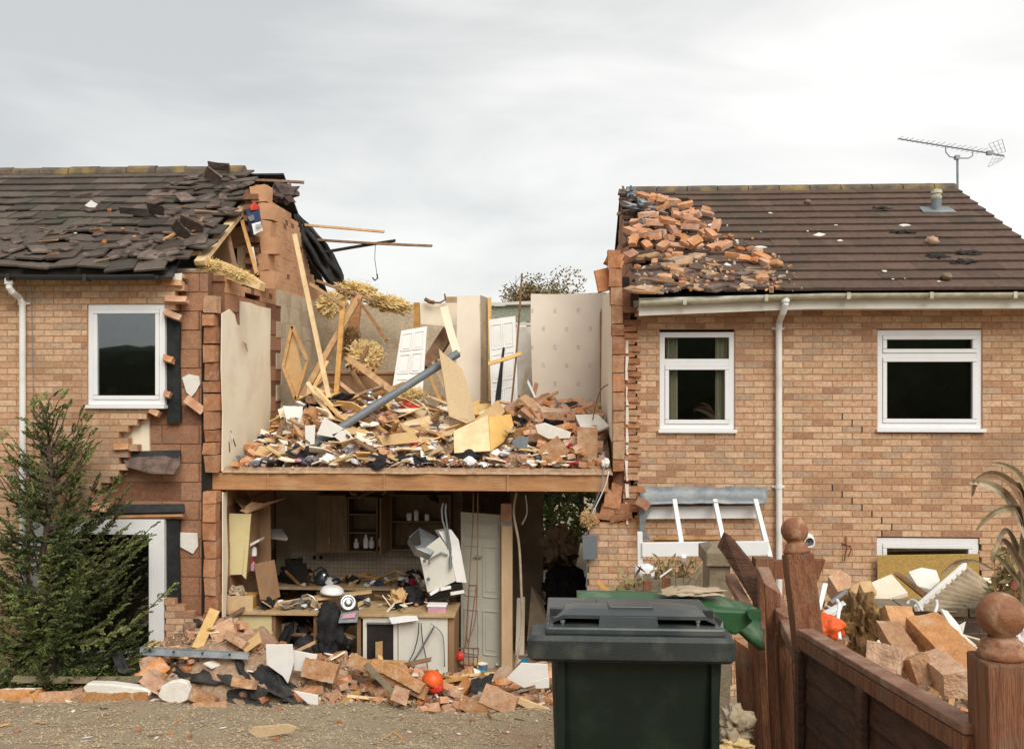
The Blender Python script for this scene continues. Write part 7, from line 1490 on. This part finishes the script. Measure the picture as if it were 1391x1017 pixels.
# clutter in the kitchen
random.seed(77)
def clut(px0, px1, Y0, Y1, z, n, where, kinds, s, tilt=25):
    for i in range(n):
        y = U(Y0, Y1); px = U(px0, px1); place(random.choice(kinds), V((X(px, y), y, z + U(0, .05))), where, tilt=tilt, s=s)
clut(335, 428, 10.95, 11.35, .93, 16, 'littering the front worktop at the left of the kitchen', ('paper', 'chip', 'board', 'brickbit', 'stick', 'whiterag'), .5)
clut(488, 612, 10.9, 11.35, .945, 18, 'littering the right-hand kitchen counter', ('paper', 'chip', 'board', 'brickbit', 'cream', 'blackrag', 'stick'), .5)
clut(395, 615, 12.2, 12.6, .93, 34, 'littering the long back worktop', ('paper', 'whiterag', 'blackrag', 'stick', 'greyrag', 'brickbit', 'board', 'bluerag'), .65, 50)
mb = MB(); mb.lump((X(430, 11.6), 11.6, .25), .42, .3, .34, 107, .4, 2, 4); mb.build('clothes_heap', 'grey_cloth', None, 'grey heap of clothes in the middle of the kitchen floor', 'clothes')
clut(385, 480, 11.0, 12.0, .55, 30, 'heaped in the middle of the kitchen behind the black cloth', ('darkstick', 'board', 'blackrag', 'greyrag', 'stick', 'cream', 'darkstick'), 1.1, 60)
clut(350, 430, 10.95, 11.4, .93, 12, 'littering the front worktop at the left of the kitchen', ('board', 'darkstick', 'greyrag', 'bigboard', 'blackrag'), .6, 50)
clut(490, 560, 10.95, 11.4, .95, 10, 'littering the right-hand kitchen counter', ('board', 'darkstick', 'greyrag', 'cream', 'blackrag', 'whiterag'), .7, 50)
clut(400, 610, 12.15, 12.6, .96, 26, 'littering the long back worktop', ('board', 'darkstick', 'greyrag', 'stick', 'blackrag', 'cream', 'whiterag'), .8, 60)
clut(622, 740, 11.0, 13.2, .06, 60, 'on the hall floor beside the grey door and post', ('brickbit', 'halfbrick', 'stick', 'paper', 'greyrag', 'darkstick', 'board', 'tealrag', 'chip'), .9, 30)
clut(430, 615, 12.35, 12.6, 2.12, 9, 'stuffed above the kitchen wall cupboards', ('blackrag', 'darkstick', 'board', 'greyrag'), .9, 50)
clut(738, 800, 12.0, 14.5, .1, 40, 'on the floor of the garden opening', ('brickbit', 'halfbrick', 'stick', 'darkstick', 'blackrag', 'board', 'cream', 'brick'), 1.2, 50)
clut(-10, 735, 8.0, 9.35, .42, 0, '', ('chip',), 1)
for i in range(46):
    y = U(7.9, 9.4); px = U(-10, 735); x = X(px, y); place(random.choice(('chip', 'darkstick', 'brickbit', 'paper', 'brickbit', 'stick')), V((x, y, gz(y) + .05 * noise.noise(V((x * .9, y * .9, 1))) + .03 * noise.noise(V((x * 4, y * 4, 3))) + .012)), 'lying loose on the gravel', tilt=6, s=U(.25, .6))
mb = MB(); mb.lump(W(134, 972, 9.1) , .16, .14, .07, 106, .6, 2.5, 4); mb.build('soil_clod', 'bark', None, 'dark clod of soil and roots on the gravel at the left', 'clod')
# ================================================================== PLANTS
def leafquad(mb, p, d, l, w, up=None, mi=0, r=None):
    d = d.normalized(); x = d.cross(up or V((U(-1, 1), U(-1, 1), U(-1, 1))))
    if x.length < 1e-3: x = V((1, 0, 0))
    x.normalize(); mb.add([p, p + d * l * .5 + x * w * .5, p + d * l, p + d * l * .5 - x * w * .5], [(0, 1, 2, 3)], mi, r)
random.seed(51)
# conifer
cb = V((X(66, 10.0), 10.0, .1)); t = thing('conifer', 'loose feathery dark green conifer in front of the patio door', 'conifer', cb)
tp = W(62, 556, 10.0); mb = MB(); tr = [cb.lerp(tp, i / 8) + V((.05 * math.sin(i * 1.3), .04 * math.cos(i), 0)) for i in range(9)]; tr[-1] = tp; mb.tube(tr, [.06 - .0065 * i for i in range(9)], 7); mb.build('trunk', 'bark', t)
br = MB(); lf = MB()
def spray(p, d, l, tone):
    """a flat fan of scale-leaved twigs"""
    d = d.normalized(); n = int(l / .022) + 2; sd_ = d.cross(V((U(-.3, .3), U(-.3, .3), 1))).normalized()
    for i in range(n):
        u = i / n; q = p + d * l * u - V((0, 0, .25 * l * u * u))
        for s_ in (-1, 1):
            dd = d * U(.5, 1.1) + sd_ * s_ * U(.35, 1.1) + V((U(-.2, .2), U(-.2, .2), U(-.4, .2))); ll = (1 - u * .72) * l * U(.28, .46)
            leafquad(lf, q, dd, ll, .02, V((0, U(-.5, .5), 1)), 0, min(1, max(0, tone + U(-.18, .22))))
            leafquad(lf, q + dd.normalized() * ll * .5, dd + d * .8, ll * .6, .02, V((U(-1, 1), U(-1, 1), .3)), 0, min(1, max(0, tone + U(-.12, .32))))
H = tp.z - cb.z; nb = 180
for i in range(nb):
    u = (i + rnd()) / nb; u = u ** 1.7; idx = u * 8; k = min(7, int(idx)); P0 = tr[k].lerp(tr[k + 1], idx - k); az = U(0, 6.283)
    Lb = pw(u, [(0, 1.25), (.25, 1.55), (.45, 1.4), (.6, 1.05), (.75, .8), (.85, .5), (.93, .25), (1, .10)]) * (.75 if math.cos(az) < 0 else 1) * U(.5, 1.0)
    dr = V((math.cos(az), math.sin(az) * (.3 if math.sin(az) > 0 else .5), 0)); rise = pw(u, [(0, .10), (.4, .28), (.8, .6), (1, 1.3)]); pts = []; m_ = 7
    for j in range(m_ + 1):
        v = j / m_; pts.append(P0 + dr * Lb * v + V((0, 0, Lb * (rise * v + .25 * v * v - .1 * math.sin(v * 3)))) + V((noise.noise(V((i, v * 2, 0))), noise.noise(V((i, v * 2, 5))), noise.noise(V((i, v * 2, 9))))) * .08 * v)
    br.tube(pts, [.015 * (1 - .85 * j / m_) + .002 for j in range(m_ + 1)], 5)
    tone = .1 + .6 * rnd()
    for j in range(1, int(Lb / .045)):
        v = min(.99, .08 + .92 * j / (Lb / .045)); a_ = v * m_; kk = min(m_ - 1, int(a_)); q = pts[kk].lerp(pts[kk + 1], a_ - kk); dd = (pts[kk + 1] - pts[kk]).normalized(); sd_ = dd.cross(V((0, 0, 1))).normalized()
        s_ = 1 if j % 2 else -1
        if rnd() < max(0, u - .3) * .9: continue
        spray(q, dd * U(.5, .9) + sd_ * s_ * U(.4, .9) + V((0, 0, U(-.3, .5))), U(.13, .26) * (1.15 - .45 * v), tone)
    spray(pts[-1], pts[-1] - pts[-2], .18, tone + .15)
br.build('branches', 'bark', t); lf.build('foliage', 'leaf_conifer', t)
def crown(mb, c, rad, n, leaf, seed, flat=.8, clumps=14):
    random.seed(seed); cs = []
    for i in range(clumps):
        a = U(0, 6.28); e_ = U(-.6, 1); r_ = rad * U(.25, .8); cs.append((c + V((math.cos(a) * r_, math.sin(a) * r_, e_ * rad * flat * .7)), rad * U(.22, .45), rnd()))
    for i in range(n):
        cc, rr, tn = random.choice(cs); d = V((random.gauss(0, 1), random.gauss(0, 1), random.gauss(0, 1))).normalized() * rr * (rnd() ** .4)
        leafquad(mb, cc + d, V((U(-1, 1), U(-1, 1), U(-.6, 1))), leaf * U(.6, 1.3), leaf * .6, None, 0, min(1, max(0, tn * .7 + U(0, .35))))
def tree(name, label, base, hgt, rad, n, leaf, mat, seed, cat='tree', group=None, bare=0, flat=.8, nlimb=7, full=1.0):
    t = thing(name, label, cat, base, group); mb = MB(); random.seed(seed); top_ = base + V((U(-.2, .2), U(-.2, .2), hgt - rad * .8 * flat))
    mb.tube([base, base.lerp(top_, .5) + V((U(-.1, .1), 0, 0)), top_], [hgt * .02 + .02, hgt * .015 + .01, hgt * .006 + .005], 7); c = base + V((0, 0, hgt - rad * flat))
    for i in range(nlimb):
        a = U(0, 6.28); s0 = base.lerp(top_, U(.45, .95)); e_ = c + V((math.cos(a) * rad * U(.5, .95), math.sin(a) * rad * U(.5, .95), U(-.2, .95) * rad * flat)); md = s0.lerp(e_, .5) + V((U(-.1, .1), U(-.1, .1), .1)) * rad
        mb.tube([s0, md, e_], [hgt * .008 + .004, hgt * .005 + .002, .004], 5)
        for k in range(bare):
            q = md.lerp(e_, rnd()); mb.tube([q, q + V((U(-1, 1), U(-1, 1), U(0, 1.2))) * rad * .35], [.012, .004], 4)
    mb.build('trunk', 'bark', t); lf_ = MB(); crown(lf_, c, rad * full, n, leaf, seed + 1, flat, 22); lf_.build('crown', mat, t); return t
# beyond the ruins
b1 = W(715, 508, 24); tree('sparse_tree', 'thin autumn tree whose top shows above the gap', V((b1.x + .2, 24, 0)), Z(722, 374, 24), 1.15, 5200, .085, 'leaf_autumn', 61, bare=3, nlimb=12, flat=.55)
tree('garden_shrub', 'broad green shrub seen through the ground-floor opening', V((X(778, 18), 18.3, 0)), 3.4, 1.7, 9000, .11, 'leaf_green', 62, 'shrub', flat=1.1)
tree('garden_shrub', 'green shrub left in the view through the ground-floor opening', V((X(745, 19.5), 19.8, 0)), 3.8, 1.6, 6000, .11, 'leaf_green', 63, 'shrub', flat=1.1)
# trees behind the viewer that the windows mirror
def hedge(name, label, x0_, x1_, y, h, seed):
    t = thing(name, label, 'hedge', V(((x0_ + x1_) / 2, y, 2.3))); random.seed(seed); mb = MB(); 
    for i in range(30):
        x = lerp(x0_, x1_, (i + .5) / 30); mb.lump((x, y + U(-.5, .5), 2.2 + h * .45), (x1_ - x0_) / 7, 1.3, h * .52 * U(.98, 1.02), i + seed, .08, 2.5, 2)
    mb.build('foliage', 'leaf_hedge', t); return t
hedge('tall_hedge', 'dark tall hedge behind the photographer mirrored in the right-hand windows', 0, 22, -9, 5.0, 5)
hedge('low_hedge', 'dark lower hedge behind the photographer mirrored in the left-hand window', -24, -1, -9, 2.55, 7)
# debris in the garden opening
mb = MB(); mb.lump(W(757, 738, 13.6), .2, .15, .22, 101, .9, 2.6, 4); mb.build('debris_clump', 'beige_cloth', None, 'pale twisted debris hanging in the ground-floor opening', 'debris')
mb = MB(); mb.lump(W(768, 800, 13.2), .3, .25, .3, 102, .5, 2, 4); mb.build('black_heap', 'black_cloth', None, 'black heap on the floor of the ground-floor opening', 'heap')
mb = MB(); mb.lump(W(752, 762, 13.8), .28, .2, .14, 103, .9, 3, 3); mb.build('brown_debris', 'brown_fluff', None, 'brown debris under the pale twisted piece in the opening', 'debris')
# dry plants by the porch
random.seed(71)
def stems(name, label, px0, px1, Y, pyb, pyt, n, mat, seed, lf=.06, cat='plant'):
    random.seed(seed); base = W((px0 + px1) / 2, pyb, Y); t = thing(name, label, cat, base); mb = MB(); l_ = MB()
    for i in range(n):
        b_ = W(U(px0, px1), pyb, Y + U(-.25, .25)); e_ = W(U(px0 - 6, px1 + 6), U(pyt, lerp(pyt, pyb, .55)), Y + U(-.3, .3)); m_ = b_.lerp(e_, .5) + V((U(-.06, .06), U(-.05, .05), 0)); mb.tube([b_, m_, e_], [.007, .005, .002], 4)
        for k in range(9): q = (m_ if rnd() < .3 else b_.lerp(m_, rnd())).lerp(e_, rnd()); leafquad(l_, q, V((U(-1, 1), U(-1, 1), U(-.5, 1))), lf * U(.5, 1.4), lf * .4)
    mb.build('stems', 'old_wood', t); l_.build('leaves', mat, t)
stems('dry_shrub', 'dry yellow-green shrub standing against the porch frame, left part', 885, 920, 7.2, 850, 752, 45, 'dry_leaf', 72)
stems('dry_shrub', 'dry yellow-green shrub beside the concrete pier', 922, 958, 6.9, 850, 750, 55, 'dry_leaf', 73)
stems('yellow_plant', 'small yellowing plant at the foot of the brick pier', 835, 878, 6.8, 850, 778, 40, 'dry_leaf', 74, .09)
mb = MB(); mb.slab([W(930, 802, 6.5), W(937, 797, 6.5), W(957, 762, 6.6), (W(952, 768, 6.6))], .02); mb.build('split_plank', 'weathered', None, 'split grey plank leaning on the dry shrub by the pier', 'plank')
mb = MB(); mb.lump(W(877, 778, 7.3), .09, .08, .07, 104, .3, 2, 3); mb.build('white_pot', 'paper', None, 'white round pot left of the dry shrubs', 'pot', smooth=True)
timber('garden_cane', 'thin white cane leaning in the dry shrub', (897, 783, 6.7), (912, 772, 6.7), .012, 'upvc', .012, 'cane')
timber('wood_scrap', 'short brown stick crossing before the brick pier foot', (812, 790, 7.5), (829, 806, 7.4), .035, 'raw_wood', .03, 'stick')
# flax at the right edge
t = thing('flax_plant', 'large strappy flax with bent brown-green leaves at the right edge', 'plant', W(1400, 840, 5.6)); k_ = 0
def flax(pts, w):
    P = [W(*p) for p in pts]; Q = []
    for i in range(len(P) - 1):
        a = P[max(i - 1, 0)]; b = P[i]; c = P[i + 1]; d = P[min(i + 2, len(P) - 1)]
        for s in (0, .2, .4, .6, .8): Q.append(.5 * ((2 * b) + (c - a) * s + (2 * a - 5 * b + 4 * c - d) * s * s + (3 * b - a - 3 * c + d) * s ** 3))
    Q.append(P[-1]); mb = MB(); vs = []; n = len(Q)
    for i, q in enumerate(Q):
        d = (Q[min(i + 1, n - 1)] - Q[max(0, i - 1)]).normalized(); x = d.cross(V((.1, -1, .3))).normalized(); u = i / (n - 1); ww = w * (1 - u) ** .5 * (.55 + .45 * math.sin(min(1, u * 2 + .3) * 1.57)); f = V((0, .35 * ww, 0))
        vs += [q + x * ww / 2 - f * .0, q + f, q - x * ww / 2]
    rv = rnd(); mb.add(vs, [g for i in range(n - 1) for g in ((3 * i, 3 * i + 1, 3 * i + 4, 3 * i + 3), (3 * i + 1, 3 * i + 2, 3 * i + 5, 3 * i + 4))], 0, rv)
    mb.build('leaf', 'flax_leaf', t)
for pts, w in (([(1400, 760, 5.5), (1396, 700, 5.5), (1380, 662, 5.5), (1352, 644, 5.5), (1328, 652, 5.4), (1320, 676, 5.4)], .07), ([(1402, 740, 5.6), (1385, 700, 5.6), (1362, 668, 5.5), (1332, 655, 5.4), (1316, 656, 5.4)], .085), ([(1410, 720, 5.4), (1402, 680, 5.4), (1385, 645, 5.4), (1365, 632, 5.4), (1346, 629, 5.4)], .06), ([(1405, 780, 5.5), (1394, 712, 5.5), (1380, 690, 5.5), (1356, 694, 5.4), (1338, 706, 5.4), (1325, 722, 5.4)], .05), ([(1400, 800, 5.7), (1380, 740, 5.7), (1366, 720, 5.6), (1352, 745, 5.5), (1347, 765, 5.5)], .045), ([(1408, 810, 5.7), (1388, 770, 5.6), (1366, 735, 5.6), (1350, 742, 5.5)], .06), ([(1395, 810, 5.8), (1385, 790, 5.8), (1362, 762, 5.7), (1350, 752, 5.7)], .05), ([(1400, 700, 5.4), (1392, 668, 5.4), (1372, 655, 5.4)], .09), ([(1376, 800, 5.9), (1391, 770, 5.9), (1400, 745, 5.9)], .05), ([(1280, 780, 5.9), (1300, 764, 5.9), (1325, 762, 5.8), (1352, 775, 5.8)], .03), ([(1396, 830, 5.8), (1390, 760, 5.7), (1396, 700, 5.6), (1410, 640, 5.5)], .08)): flax(pts, w)
stems('dead_bush', 'dead leafy growth at the right edge on the garden pile', 1352, 1400, 6.2, 830, 742, 24, 'dry_leaf', 75, .09)
mb = MB(); mb.lump(W(1388, 868, 4.6), .05, .05, .09, 105, .4, 2, 3); mb.build('white_scrap', 'paper', None, 'white torn scrap at the right edge behind the nearest ball finial', 'scrap')
